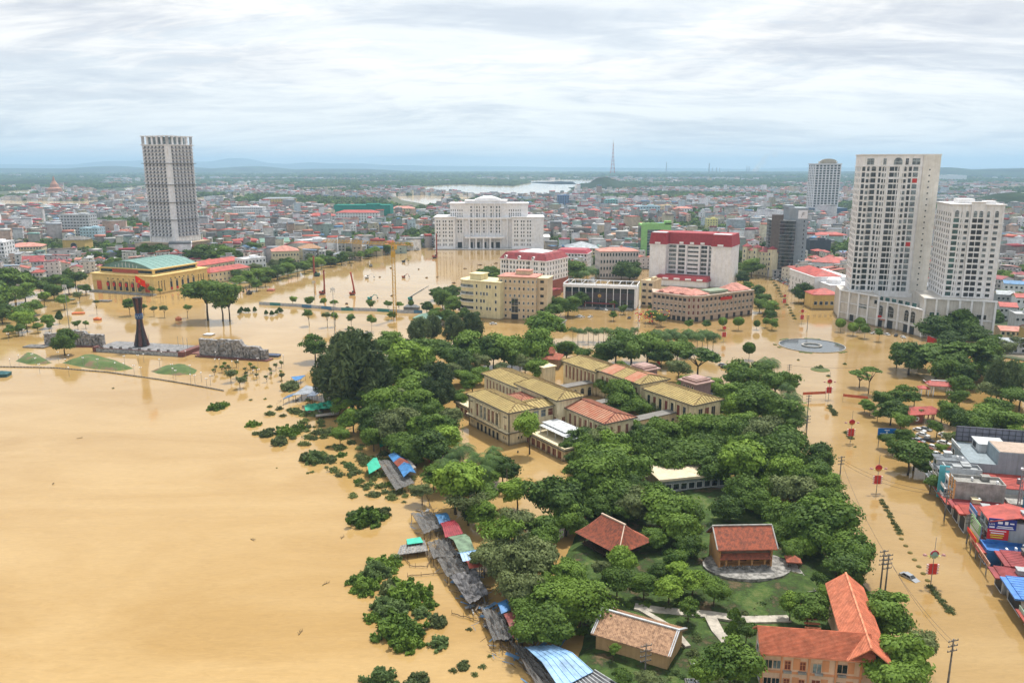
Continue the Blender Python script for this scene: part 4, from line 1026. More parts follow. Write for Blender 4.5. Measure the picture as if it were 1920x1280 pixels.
LST = [
 ('office_block','pale grey slab block with blank end wall left of the balconied tower',(118,449),(170,449),403,22,LGREY,None,9,8,2.6,1.4),
 ('office_block','light blue six-storey block left of the balconied tower',(152,457),(186,457),428,18,SKY,None,6,5,1.4,1.4),
 ('hall','tan building with a dark arched doorway and dark hipped roof',(119,471),(160,471),450,18,YE2,arch_front,0,0,1,1),
 ('school_block','long white five-storey block with flat roof behind the balconied tower',(436,412),(493,412),389,24,WHITE,None,14,5,1.8,1.8),
 ('school_block','ochre yellow long block in the far town',(495,387),(557,386),373,26,YE2,hiproof(TIN,3),12,4,2.0,2.0),
 ('netted_building','wide building wrapped in bright green construction netting',(627,410),(732,410),385,40,NET,None,0,0,1,1),
 ('school_block','white four-storey school with red hipped roof in front of the green netting',(630,419),(709,419),399,24,WHITE,hiproof(RB,4),15,4,1.8,2.0),
 ('school_block','white school with red roof left of the green netting',(573,418),(628,418),405,24,WHITE,hiproof(RB,4),9,3,1.8,2.0),
 ('school_block','cream long block with pale red roof right of the green netting',(732,405),(776,405),391,24,CREAM,hiproof(PINKROOF,4),9,3,1.8,2.0),
 ('villa','cream villa with terracotta hipped roofs beside the lake avenue',(512,497),(562,495),472,22,CREAM,hiproof(PINKROOF,4.5),9,2,1.2,1.8),
 ('villa','cream villa with pale clay roof right of the other avenue villa',(566,486),(606,484),467,18,CREAM,hiproof(TILET,4),7,2,1.2,1.8),
 ('teal_building','red-roofed building with bright mint end wall',(441,474),(486,472),452,18,GRN2,hiproof(RB,2.2),6,3,1.6,1.6),
 ('long_shed','long low hall with grey green tin roof near the avenue',(490,472),(545,470),455,30,CREAM,gableroof(TING,3.5),8,2,1.6,1.6),
 ('white_hall','white hall with slatted front beside the avenue trees',(566,470),(620,466),452,16,WHITE,None,8,1,2.2,5),
 ('school_block','cream block with long red roof behind the yellow theatre',(372,520),(458,505),500,14,CREAM,hiproof(RB,3.2),12,2,1.3,1.6),
 ('school_block','cream block with red hipped roof right of the long red one behind the theatre',(395,532),(470,520),512,12,CREAM,hiproof(RB,3.2),10,2,1.3,1.6),
 ('white_house','white three-storey house with terraces right of the red theatre roofs',(461,516),(500,511),487,14,WHITE,None,6,3,1.5,1.7),
 ('white_house','white house with dark red roof at the left edge of town',(44,513),(85,511),492,16,LGREY,gableroof(REDDK,4.5),6,3,1.2,1.6),
 ('office_block','cream two-tier office with pink roof at the left edge of town',(12,483),(80,481),464,22,CREAM,hiproof(PINKROOF,3.5),12,3,1.5,1.6),
 ('office_block','white tall block cut off by the left edge',(-40,500),(12,499),456,24,WHITE,None,9,6,1.8,1.8),
 ('office_block','grey concrete block in the town left of the balconied tower',(236,401),(262,401),386,26,LGREY,None,6,4,2,1.8),
 ('blue_tower','blue glass block in the distant town',(1045,392),(1067,392),367,26,BLU,None,5,7,3.4,2.2),
 ('office_block','teal office block in the distant town',(1134,391),(1158,391),375,26,TEALP,None,5,4,3.4,2.2),
 ('house_block','pink house block with red cap roof in the town',(1104,412),(1125,412),395,18,PNK,hiproof(RB,3.5),4,4,2.0,1.8),
 ('office_block','white and pale blue office in the town behind the green office block',(1189,408),(1237,408),387,22,SKY,None,9,4,2.2,2.0),
 ('office_block','cream block in the town right of the white and pale blue office',(1240,401),(1266,400),386,20,CREAM,None,5,3,2.2,2),
 ('office_block','white house with pale red roof in the town',(1267,403),(1298,403),391,20,WHITE,hiproof(PINKROOF,3.5),6,2,2.2,2.4),
 ('house_block','narrow yellow five-storey block beyond the large red-roofed white block',(1325,434),(1345,434),411,14,paint('lemon_plaster',(.70,.66,.30)),None,4,5,1.4,1.4),
 ('office_block','white block with red roof behind the dark curved glass office',(1527,455),(1588,455),441,20,WHITE,hiproof(RB,3),10,2,1.6,1.8),
 ('office_block','dark netted block right of the dark curved glass office',(1517,481),(1556,481),451,16,mat('dark_net',(.07,.08,.10),.8),None,0,0,1,1),
 ('villa','white colonnaded villa with broad red hipped roof',(1519,517),(1581,521),491,20,WHITE,hiproof(RB,4),7,1,2.2,4.5),
 ('red_brick_house','dark brick house with small red roof near the colonnaded villa',(1527,488),(1547,488),471,12,paint('dark_brick',(.20,.10,.08)),hiproof(RB,1.6),3,3,1.6,1.4),
 ('office_block','pinkish white arcaded office beyond the round dark tree',(1124,523),(1196,522),472,20,paint('pinkish_white',(.62,.56,.54)),hiproof(PINKROOF,2.6),13,4,1.3,2.6),
 ('office_block','white office with crimson mansard panel beyond the white block with dormers',(1041,506),(1100,508),474,24,WHITE,mansard(mat('crimson_roof2',(.36,.05,.07),.6),3,2),10,4,1.4,1.8),
 ('office_block','cream office with grey hipped roof and skylight beyond the crimson mansard office',(1062,492),(1122,492),466,30,CREAM,hiproof(TIN,5.5),10,4,1.4,1.8),
 ('office_block','cream block with orange roof near the grey hipped roof',(1093,466),(1140,466),452,20,CREAM,hiproof(PINKROOF,3),8,2,1.8,1.8),
 ('house_block','orange-roofed long house beyond the green office block',(1140,452),(1200,452),440,22,paint('salmon_plaster',(.62,.38,.26)),None,8,2,1.8,1.8),
 ('warehouse','very long pale industrial block on the far right plain',(1758,338),(1812,338),329,120,WHITE,None,0,0,1,1),
 ('warehouse','long white apartment row on the far right plain',(1800,331),(1870,331),324,120,WHITE,None,0,0,1,1),
]
for (nm,lb,pa,pb,ty,dp,wl_,rf,c,r,ww,wh) in LST:
 block(nm,lb,'building',pa,pb,ty,dp,wl_,rf,c,r,ww,wh,side=4 if c else 0)
for (x0,x1,yb,yt,nm_,wl_,rf) in ((1872,1905,600,575,'red-roofed shop house right of the shorter pale tower',LGREY,gableroof(REDROOF,2)),(1866,1900,578,552,'grey house with dark tin roof right of the shorter pale tower',GREY,gableroof(TIN,2)),(1900,1940,622,590,'grey tall house cut by the right edge beside the podium',LGREY,None),(1902,1945,585,558,'white house with red roof at the right edge above the podium line',WHITE,gableroof(REDROOF,2)),(1874,1912,640,620,'pink-topped low house beside the podium corner',CREAM,gableroof(PINKROOF,1.6)),(1868,1925,662,642,'grey corrugated shed roof right of the podium corner',LGREY,gableroof(TIN,1.4)),(1880,1918,555,532,'white terrace house further up beyond the grey house',WHITE,gableroof(TINB,1.8)),(1925,1975,655,620,'ochre house with red roof beyond the right edge of the podium',YE2,gableroof(REDROOF,2)),(1868,1900,536,515,'cream house half behind the shorter pale tower',CREAM,gableroof(REDDK,2)),(1905,1950,545,520,'grey concrete house near the far right edge',CONC,None)):
 block('town_house',nm_,'house',(x0,yb),(x1,yb + 2),yt,12,wl_,rf,4,2,1.4,1.5,z=.3)
# cream turreted complex
def turrets():
 B = block('turreted_office','cream turreted complex with crimson cap roofs beside the flooded avenue','building',(1394,512),(1446,520),468,26,paint('cream_stucco',(.68,.62,.44)),hiproof(REDDK,3.2),8,5,1.1,1.8,side=5,land='cream turreted complex',z=0)
 for x in (.05,.42,.95):
  t = B.part('turret',_mats['cream_stucco'],lambda b: b.box(B.L * x - 2.4,B.L * x + 2.4,-2,4,0,B.h + 3));b = MB();b.hip(B.L * x - 2.4,B.L * x + 2.4,-2,4,B.h + 3.2,2.6,.4,inset=3);b.build('cap_roof',REDDK,t)
  for k in range(5): B.win('F',B.L * x,2 + k * (B.h / 5),1.4,2.2,out=2,style=('f','window_frame_white','window_glass'))
turrets()
# white hotel with red roof at the avenue
def avenue_hotel():
 A = G(1478,543);B = Bld('white_hotel','white ornate building with rust red roof beside the rows of parked cars','building',A,G(1524,562),30,land='white ornate building');L = B.L;h = ZT(A,505)
 B.part('wall',WHITE,lambda b: (b.box(0,L,0,26,0,h),b.box(-.4,L + .4,-.4,26.4,h,h + .6),b.box(L,L + 18,4,24,0,h * .8),b.box(L - .2,L + 18.4,3.6,24.4,h * .8,h * .8 + .6)))
 B.part('roof',REDROOF,lambda b: b.hip(1,L - 1,1,20,h + .9,3.6,.2))
 B.wins('F',ladder(1.6,L - 1.6,8),[1.8,5.4,9],1.1,2.2);B.wins('F',ladder(L + 2,L + 16,6),[1.8,5.4],1.1,2.0,out=-4);B.part('round_gable',WHITE,lambda b: b.lathe([(5,h * .8),(5,h * .8 + 3),(4,h * .8 + 4.2),(2,h * .8 + 4.6)],14,L + 9,10))
 block('tiled_house','orange-roofed ochre house with a blue tin canopy beside the left podium wall','building',(1523,580),(1574,580),553,15,YE2,hiproof(REDROOF,3.2),5,1,2.0,2.2,z=0,land='orange-roofed ochre house')
 A = G(1532,563);B = Bld('tin_canopy','bright blue tin canopy behind the orange-roofed ochre house','canopy',A,G(1575,566),10)
 B.part('roof',TINB,lambda b: b.gable(0,B.L,0,10,5,1.6));B.part('post',METAL,lambda b: [b.box(x,x + .3,y,y + .3,0,5) for x in (0,B.L - .3) for y in (0,9.7)])
avenue_hotel()
# lattice radio tower and chimneys
def tvtower():
 P = G(1148,348);h = ZT(P,268) ;b = MB();b2 = MB();n = 16;
 hh = h - 62
 def rad(t): return 9 * (1 - t) ** 1.6 + 1.3
 for k in range(n):
  t0,t1 = k / n,(k + 1) / n;r0,r1 = rad(t0),rad(t1);z0,z1 = hh * t0,hh * t1;bb = b if k % 2 == 0 else b2
  c0 = [(r0,r0),(r0,-r0),(-r0,-r0),(-r0,r0)];c1 = [(r1,r1),(r1,-r1),(-r1,-r1),(-r1,r1)]
  for i in range(4):
   j = (i + 1) % 4;bb.bar((*c0[i],z0),(*c1[i],z1),1.2);bb.bar((*c0[i],z0),(*c1[j],z1),.7);bb.bar((*c1[i],z1),(*c1[j],z1),.7)
 b2.bar((0,0,hh - 2),(0,0,hh + 16),1.3)
 o = empty('radio_tower',(P.x,P.y,62),0,'red and white lattice radio tower on the wooded hill','radio tower');b.build('lattice',mat('faded_red_steel',(.50,.10,.08),.6),o,kind='stuff');b2.build('lattice',mat('faded_white_steel',(.60,.50,.48),.6),o,kind='stuff');lm('radio tower',P.x,P.y)
tvtower()
CH = paint('chimney_grey',(.16,.16,.18))
for i,(px,py,ty,w,lab) in enumerate(((1249,325,304,9,'lone grey factory chimney right of the radio tower'),(1329,327,306,9,'tall dark factory chimney standing alone on the horizon'),(1335,327,315,7,'short factory chimney beside the tall dark one'),(1343,327,314,6,'left one of a pair of short factory chimneys'),(1349,327,315,6,'right one of a pair of short factory chimneys'),(1400,325,311,8,'left chimney beside the smoke plume'),(1404,325,312,8,'right chimney beside the smoke plume'))):
 P = G(px,py);h = ZT(P,ty);b = MB();b.tube([(0,0,0),(0,0,h)],[w,w * .65],10);tag(b.build('factory_chimney',CH,loc=(P.x,P.y,0)),lab,'chimney','factory chimneys on the horizon')
P = G(104,366);b = MB();b.lathe([(30,0),(30,10),(22,12),(22,22),(14,26),(12,36),(5,46),(1,62)],10);tag(b.build('pagoda',mat('brick_pagoda',(.45,.22,.14),.8),loc=(P.x,P.y,0)),'small reddish pagoda tower by the far left lake','pagoda')
# smoke plume: real volume drifting up from the works
SM = bpy.data.materials.new('smoke');n,l = nodes_of(SM);n.remove(n['Principled BSDF']);pv = n.new('ShaderNodeVolumePrincipled');pv.inputs['Color'].default_value = (.82,.68,.60,1)
g = n.new('ShaderNodeTexCoord');t = n.new('ShaderNodeTexNoise');t.inputs['Scale'].default_value = 2.2;t.inputs['Detail'].default_value = 3;l.new(g.outputs['Generated'],t.inputs['Vector'])
r_ = n.new('ShaderNodeMapRange');r_.inputs[1].default_value = .42;r_.inputs[2].default_value = .75;r_.inputs[4].default_value = .015;l.new(t.outputs[0],r_.inputs[0]);l.new(r_.outputs[0],pv.inputs['Density']);l.new(pv.outputs[0],n['Material Output'].inputs['Volume'])
P = G(1410,325);b = MB();b.tube([(0,0,5),(60,0,60),(160,0,160),(260,30,240),(380,60,300)],[25,40,60,70,60],12);b.build('smoke',SM,loc=(P.x,P.y,0),kind='stuff')
# ================================================================== MUSEUM (flooded cream pavilions with mustard roofs)
def museum():
 A = G(880.4,795.8);Bq = G(954.3,835.3)
 M = Bld('museum','rambling cream museum of linked pavilions with mustard and rust roofs standing in brown water','museum',A,Bq,30,land='museum',rad=1)
 o = M.o;L = M.L
 TRIM = paint('museum_dark_trim',(.14,.125,.10));SASH = 'maroon_shutter'
 def wall(nm,x0,x1,y0,y1,h,open_=None): return M.part(nm,MUS,lambda b: b.box(x0,x1,y0,y1,0,h))
 def roof(x0,x1,y0,y1,z,h,m=YROOF,rm=YROOFD,rot=False,step=1.25,e0=True,e1=True,inset=None,ovh=.9):
  b = MB();b.mi(0);b.hip(x0,x1,y0,y1,z + .28,h,ovh,inset,.26,e0,e1) if not rot else b.hip(y0,y1,-x1,-x0,z + .28,h,ovh,inset,.26,e0,e1)
  r = b.build('roof',m,o)
  b = MB();a = (x0,x1,y0,y1) if not rot else (y0,y1,-x1,-x0)
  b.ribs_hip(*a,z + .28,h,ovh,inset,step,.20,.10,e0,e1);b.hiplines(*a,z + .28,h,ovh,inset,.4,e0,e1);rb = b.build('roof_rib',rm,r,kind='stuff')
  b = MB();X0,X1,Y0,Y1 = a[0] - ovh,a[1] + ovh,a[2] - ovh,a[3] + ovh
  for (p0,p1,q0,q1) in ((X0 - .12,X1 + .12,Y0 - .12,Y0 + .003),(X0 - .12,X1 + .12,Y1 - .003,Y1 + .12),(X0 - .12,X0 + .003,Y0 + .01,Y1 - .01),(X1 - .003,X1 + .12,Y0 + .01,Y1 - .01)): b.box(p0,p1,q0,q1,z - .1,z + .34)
  g_ = b.build('gutter',TRIM,r)
  if rot: r.rotation_euler = (0,0,math.pi / 2)
  return r
 def win(x,y,z,w,h,face,nm='window',st=('fm','museum_plaster',SASH)):
  rz = {'F': 0,'R': math.pi / 2,'K': math.pi,'L': -math.pi / 2}[face]
  return link(nm,winmesh(w,h,st),o,(x,y,z),(0,0,rz))
 H1 = 11.5
 # front block: L-shaped, balcony band
 wall('wall',0,L,0,10,H1);wall('wall',L - 9,L,10.003,18.2,H1 - .02)
 roof(0,L,0,10,H1,1.7,inset=4);roof(L - 9.2,L - .2,10.6,18.0,H1 - .3,1.2,rot=True,e0=False,e1=False,m=YROOF)
 M.part('recess_shade',DARK,lambda b: b.box(5,21,-.05,.02,5.2,9.9))  # flat dark panel on the solid wall, painted shade of a balcony recess
 M.part('balcony',MUS,lambda b: (b.box(-.3,L + .3,-1.2,0,4.3,4.55),b.box(4.6,21.4,-1.2,-1.05,4.55,5.35)))
 M.part('balcony_edge',TRIM,lambda b: (b.box(-.35,L + .35,-1.35,-1.2,4.1,4.5),b.box(L + .3,L + .45,-1.2,18,4.1,4.45),b.box(L - .18,L + .18,-.18,.18,0,H1 - .2),b.box(-.2,.15,-.2,.15,0,H1 - .2)))
 for i in range(7):
  x = 5 + i * 16 / 6;M.part('pier',MUS,lambda b: b.box(x - .35,x + .35,-.5,-.055,4.55,10.3))
  if i < 6:
   cx = 5 + (i + .5) * 16 / 6;win(cx,-.09,5.2,1.5,4.4,'F','door',('fmx','museum_plaster',SASH if i in (0,3,4) else 'window_glass' if i == 5 else 'pale_glass'))
   win(cx,-.03,.05,1.5,2.6,'F','opening',('f','museum_plaster','dark_opening'))
 M.part('lintel',MUS,lambda b: b.box(4.6,21.4,-.5,-.055,9.8,10.5))
 for x in (1.8,24.6): win(x,-.03,5.0,.9,1.7,'F');M.part('hood',TRIM,lambda b: b.box(x - .8,x + .8,-.35,-.02,9.4,9.6))
 for x in (1.4,2.6,23.6,24.8): win(x,-.03,1.6,.4,1.0,'F',st=('f','museum_plaster','dark_opening'))
 win(L + .03,4.5,4.9,1.0,1.8,'R');M.part('hood',TRIM,lambda b: b.box(L + .02,L + .35,3.4,5.4,9.2,9.4))
 for y in (3.8,5.0): win(L + .03,y,1.7,.5,1.0,'R',st=('f','museum_plaster','dark_opening'))
 for y in (11,14,17): win(L + .03,y,8.0,2.0,2.4,'R',st=('fx','museum_plaster','pale_glass' if y < 16 else SASH))
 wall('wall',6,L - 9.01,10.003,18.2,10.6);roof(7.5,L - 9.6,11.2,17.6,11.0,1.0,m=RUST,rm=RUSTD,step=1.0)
 # rear left pavilion
 wall('wall',-22,3,19.5,32,H1);roof(-22,2.9,19.5,32,H1,1.9,inset=3,e1=False)
 for i in range(9): win(-19.5 + i * 2.45,19.47,4.6,1.0,5.4,'F')
 for i in range(8): M.part('pilaster',MUS,lambda b: b.box(-18.5 + i * 2.45,-18.05 + i * 2.45,19.2,19.5,3.8,10.6))
 # tall centre
 wall('wall',3.01,29,18.6,29.5,13.3);roof(3.4,28.8,18.6,29.5,13.3,2.1,inset=3.6);win(29.03,21,4.6,1.3,2.6,'R');win(27.8,18.57,4.6,1.3,2.6,'F')
 # rust-roofed right wing
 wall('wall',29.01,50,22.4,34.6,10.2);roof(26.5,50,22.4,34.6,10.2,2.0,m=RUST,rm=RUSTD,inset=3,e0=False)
 for i in range(7): win(31.4 + i * 2.85,22.37,3.2,1.25,5.6,'F')
 for i in range(8): M.part('pilaster',MUS,lambda b: b.box(29.6 + i * 2.85,30.2 + i * 2.85,22.0,22.38,2.6,9.2))
 for i in range(3): win(50.03,25 + i * 3.4,3.2,1.2,5.4,'R')
 # back row pavilions
 wall('wall',-26.5,-4.5,62,75.5,10.2);roof(-26.5,-4.5,62,75.5,10.2,2.0,inset=3,e1=False)
 for i in range(8): win(-24.2 + i * 2.6,61.97,3.6,1.2,5.4,'F');M.part('pilaster',MUS,lambda b: b.box(-23.1 + i * 2.6,-22.6 + i * 2.6,61.6,61.99,3,9.4))
 wall('wall',-4.49,21.5,63,77,10.8);roof(-4,21.4,63,77,10.8,2.1,inset=3.6)
 rs = M.part('roof_sheet',RUST,lambda b: None) if False else None
 def patch(x0,x1,y0,y1,z0,z1,m=RUST):
  b = MB();b.face([(x0,y0,z0),(x1,y0,z0),(x1,y1,z1),(x0,y1,z1)]);b.face([(x0,y0,z0 - .06),(x0,y1,z1 - .06),(x1,y1,z1 - .06),(x1,y0,z0 - .06)]);return b.build('rust_sheet',m,o)
 s = 2.1 / 7.9;f = lambda y: 11.08 + (y - 62.1) * s + .13
 patch(-1.5,5.5,62.2,69.6,f(62.2),f(69.6));patch(12.5,18.5,62.2,69.6,f(62.2),f(69.6));patch(14,18,70.4,76,f(70),f(64.6))
 for i in range(8): win(-1 + i * 2.9,62.97,4.5,1.2,4.6,'F')
 wall('wall',26,51,61.5,75,10.2);roof(26,51,61.5,75,10.2,2.1,inset=3.4)
 for i in range(7): win(28.2 + i * 3.1,61.47,3.2,1.4,5.4,'F',st=('f','museum_plaster',SASH if i % 2 else 'window_glass'));M.part('pilaster',MUS,lambda b: b.box(29.4 + i * 3.1,30 + i * 3.1,61.1,61.49,2.6,9.4))
 for i in range(3): win(51.03,65 + i * 3.2,4.2,1.9,4.2,'R',st=('fm','museum_plaster',SASH if i == 1 else 'dark_opening'))
 wall('wall',21.51,25.99,64,74,9.0)
 # arcaded links
 AR = paint('arcade_grey_roof',(.20,.19,.18))
 def arcade(x0,x1,y0,y1,h,n):
  M.part('arcade_wall',MUS,lambda b: (b.box(x1 - .35,x1,y0,y1,0,h),b.box(x0,x0 + .35,y0,y1,0,h)))
  M.part('arcade_roof',AR,lambda b: b.box(x0 - .5,x1 + .6,y0 - .01,y1 + .01,h,h + .35))
  for i in range(n):
   y = y0 + (y1 - y0) * (i + .5) / n
   for fx,fc in ((x1 + .03,'R'),):
    link('arch',winmesh((y1 - y0) / n * .5,h * .5,('a','museum_plaster','dark_opening')),o,(fx,y,.2),(0,0,math.pi / 2))
  for i in range(n): link('arch',winmesh((y1 - y0) / n * .5,h * .5,('a','museum_plaster','dark_opening')),o,(x0 - .03,y0 + (y1 - y0) * (i + .5) / n,.2),(0,0,-math.pi / 2))
 arcade(39,42.5,34.62,61.48,5.4,9);arcade(-9.5,-6,32.02,61.98,5.2,8);arcade(14,17,29.52,62.98,4.6,9)
 # low flooded terrace on the right with white canopies
 wall('terrace_wall',26.83,49,7.0,18.19,4.0);wall('terrace_wall',29.02,49.5,18.2,22.39,4.02)
 M.part('terrace_edge',MUS,lambda b: (b.box(26.9,49.6,6.4,6.9,4.0,4.5),b.box(49.1,49.6,6.9,22,4.0,4.5)));M.part('balcony_edge',TRIM,lambda b: (b.box(26.84,49.8,6.1,6.38,3.6,4.0),b.box(49.61,49.8,6.38,22,3.6,4.0)))
 for i in range(7): win(28.6 + i * 3.0,6.97,.3,2.2,2.4,'F','grille',('fm','museum_plaster',SASH))
 for i in range(8): M.part('pier',MUS,lambda b: b.box(26.9 + i * 3.0,27.4 + i * 3.0,6.5,6.99,0,3.6))
 win(49.03,12,.3,2.2,2.4,'R','grille',('fm','museum_plaster',SASH))
 CW = mat('white_tin_canopy',(.62,.64,.66),.5,var=.15)
 def can(b):
  for (x0,x1,y0,y1,z) in ((29.5,43,11.5,18,7.0),(30.5,44.5,9.6,13,6.5),(41,48,10,18,6.3)):
   b.box(x0,x1,y0,y1,z,z + .2)
   for k in range(int((x1 - x0) / 1.6)): b.box(x0 + .3 + k * 1.6,x0 + .5 + k * 1.6,y0,y1,z + .2,z + .32)
  for x in (30.8,35,39.5,44,47.6):
   for y in (9.9,17.6): b.box(x,x + .2,y,y + .2,4.04,6.5)
 M.part('canopy',CW,can)
 M.part('bar_counter',MAROON,lambda b: (b.box(32,46,15,17,4.03,6.0)))
 # low wing on the left with a blue-white box on top
 wall('terrace_wall',-17.5,-.01,4,17.5,3.8);M.part('terrace_edge',MUS,lambda b: b.box(-18,0,3.4,3.99,3.8,4.3));M.part('balcony_edge',TRIM,lambda b: b.box(-18.1,-.4,3.2,3.39,3.4,3.8))
 for i in range(5): win(-15.8 + i * 3.1,3.97,.3,2.0,2.3,'F','grille',('fm','museum_plaster',SASH))
 M.part('roof_box',paint('pale_blue_panel',(.38,.46,.55)),lambda b: b.box(-9.5,-.5,6,15,3.81,7.6));M.part('roof_box_lid',WHITE,lambda b: b.box(-10,-.2,5.6,15.4,7.6,7.85))
 # small gate pavilions behind
 M.part('annex',MUS,lambda b: (b.box(-35,-27,52,58,0,8.3),b.box(-35.5,-26.5,51.5,58.5,8.3,8.7)));win(-31,51.97,4,1.6,2.2,'F','arched_window',('a','museum_plaster','dark_opening'))
 for (x,y,h) in ((-2,86,9),(30,84,11)):
  M.part('tower',paint('plum_stone',(.30,.20,.20)),lambda b: b.box(x - 4,x + 4,y - 4,y + 4,0,h));
  M.part('tower_roof',paint('plum_stone_cap',(.42,.28,.25)),lambda b: (b.box(x - 5,x + 5,y - 5,y + 5,h,h + .5),b.box(x - 3.8,x + 3.8,y - 3.8,y + 3.8,h + .5,h + 1.4),b.hip(x - 2.8,x + 2.8,y - 2.8,y + 2.8,h + 1.7,.9,.2)))
  for k in (-2.2,0,2.2): win(x + k,y - 4.03,h - 2.6,.9,1.4,'F',st=('f','museum_plaster','dark_opening'))
museum()
def redhut():
 A = G(1012,690);B = Bld('pavilion','small dark building with steep red double roof behind the museum','pavilion',A,G(1046,692),10);h = ZT(A,672)
 B.part('wall',paint('dark_ochre',(.30,.20,.13)),lambda b: b.box(0,B.L,0,9,0,h));B.part('roof',TILED,lambda b: (b.hip(0,B.L,0,9,h + .2,2.0,1.2,inset=3),b.hip(3,B.L - 3,2.5,6.5,h + 2.2,2.6,.6,inset=.6)))
redhut()
# ---- park ground around the village houses (hummocky grass)
GRS = bpy.data.materials.new('park_grass');n,l = nodes_of(GRS);b = n['Principled BSDF'];b.inputs['Roughness'].default_value = .95;b.inputs['Specular IOR Level'].default_value = .1
g = n.new('ShaderNodeNewGeometry')
c1 = rmp(nz(.16,8,rough=.75),[(.36,(.12,.085,.05)),(.44,(.035,.050,.02)),(.54,(.055,.095,.025)),(.66,(.12,.14,.05))]);l.new(c1,b.inputs['Base Color'])
bm = n.new('ShaderNodeBump');bm.inputs['Strength'].default_value = .6;bm.inputs['Distance'].default_value = .3;l.new(nz(1.8,4),bm.inputs['Height']);l.new(bm.outputs[0],b.inputs['Normal'])
def mound(name,poly_px,hfun,m,step=2.0,kind='structure',edge=5.0):
 P = [G(*p) for p in poly_px];A_ = np.array([[p.x,p.y] for p in P]);x0,y0 = A_.min(0) - 1;x1,y1 = A_.max(0) + 1
 nx,ny = int((x1 - x0) / step) + 1,int((y1 - y0) / step) + 1
 X,Y = np.meshgrid(np.linspace(x0,x1,nx + 1),np.linspace(y0,y1,ny + 1));Q = np.stack([X.ravel(),Y.ravel()],1);ins = inpoly(Q,A_)
 d = np.full(len(Q),1e9)
 for i in range(len(A_)):
  a = A_[i];b_ = A_[(i + 1) % len(A_)];ab = b_ - a;t = np.clip(((Q - a) @ ab) / (ab @ ab),0,1);d = np.minimum(d,np.linalg.norm(Q - (a + t[:,None] * ab),axis=1))
 ed = np.clip(d / edge,0,1) * ins;ed = ed * ed * (3 - 2 * ed)
 wob = .25 * np.sin(Q[:,0] * .31 + 1) * np.cos(Q[:,1] * .27) + .15 * np.sin(Q[:,0] * .9 + Q[:,1] * .7)
 Z = np.array([hfun(x,y) for x,y in Q]) * ed + wob * ed - .35 * (1 - ed)
 idx = lambda i,j: j * (nx + 1) + i;F_ = [(idx(i,j),idx(i + 1,j),idx(i + 1,j + 1),idx(i,j + 1)) for j in range(ny) for i in range(nx) if max(ed[idx(i,j)],ed[idx(i + 1,j + 1)],ed[idx(i + 1,j)],ed[idx(i,j + 1)]) > 0]
 me = bpy.data.meshes.new(name);me.from_pydata(np.column_stack([Q,Z]).tolist(),[],F_);me.materials.append(m);me.polygons.foreach_set('use_smooth',[True] * len(F_));me.update()
 o = bpy.data.objects.new(name,me);COL.objects.link(o);o['kind'] = kind;return o
P_rb = G(1395,1050,3)
def park_h(x,y):
 d = math.hypot(x - P_rb.x,(y - P_rb.y) * 1.1);k = max(0,min(1,(20 - d) / 7));return 1.25 + 1.2 * k * k * (3 - 2 * k)
mound('park_ground',[(1020,1290),(1070,1230),(1095,1150),(1060,1090),(1050,1040),(1075,990),(1100,950),(1210,925),(1330,905),(1440,930),(1540,1000),(1600,1060),(1650,1120),(1690,1200),(1730,1290),(1740,1420),(1000,1420)],park_h,GRS,1.6)
# ---- village houses
def tanhouse():
 z = 1.3;A = G(1117,1213,z);Bq = G(1251,1254,z);c = G(1273,1206,z);B = Bld('village_house','plain tan earth house with brown tiled gable roof in the lower right park','house',A,Bq,(c - Bq).length,z=z,land='tan earth house')
 L,D = B.L,B.D;h = ZT(Bq,1227) - z;EA = paint('tan_earth',(.50,.33,.17),streak=.15)
 B.part('wall',EA,lambda b: (b.box(0,L,0,D,-1.5,h),b.gablewall(0,0,D,h,2.3),b.gablewall(L - .2,0,D,h,2.3)))
 r = B.part('roof',TILET,lambda b: b.gable(0,L,0,D,h,2.5,.8,.2))
 def tiles(b):
  y0,ym,y1 = -.8,D / 2,D + .8;x = -.7
  while x < L + .7:
   b.bar((x,y0,h + .24),(x,ym,h + 2.74),.14,.09);b.bar((x,y1,h + .24),(x,ym,h + 2.74),.14,.09);x += .34
 B.part('tile_course',TILET,tiles,kind='stuff',parent=r)
 def rim(b):
  for x in (-.7,-.35,L + .35,L + .7): b.bar((x,-.8,h + .32),(x,D / 2,h + 2.84),.2,.14);b.bar((x,D + .8,h + .32),(x,D / 2,h + 2.84),.2,.14)
  b.bar((-.8,D / 2,h + 2.85),(L + .8,D / 2,h + 2.85),.4,.25)
 B.part('ridge',LGREY,rim,parent=r)
tanhouse()
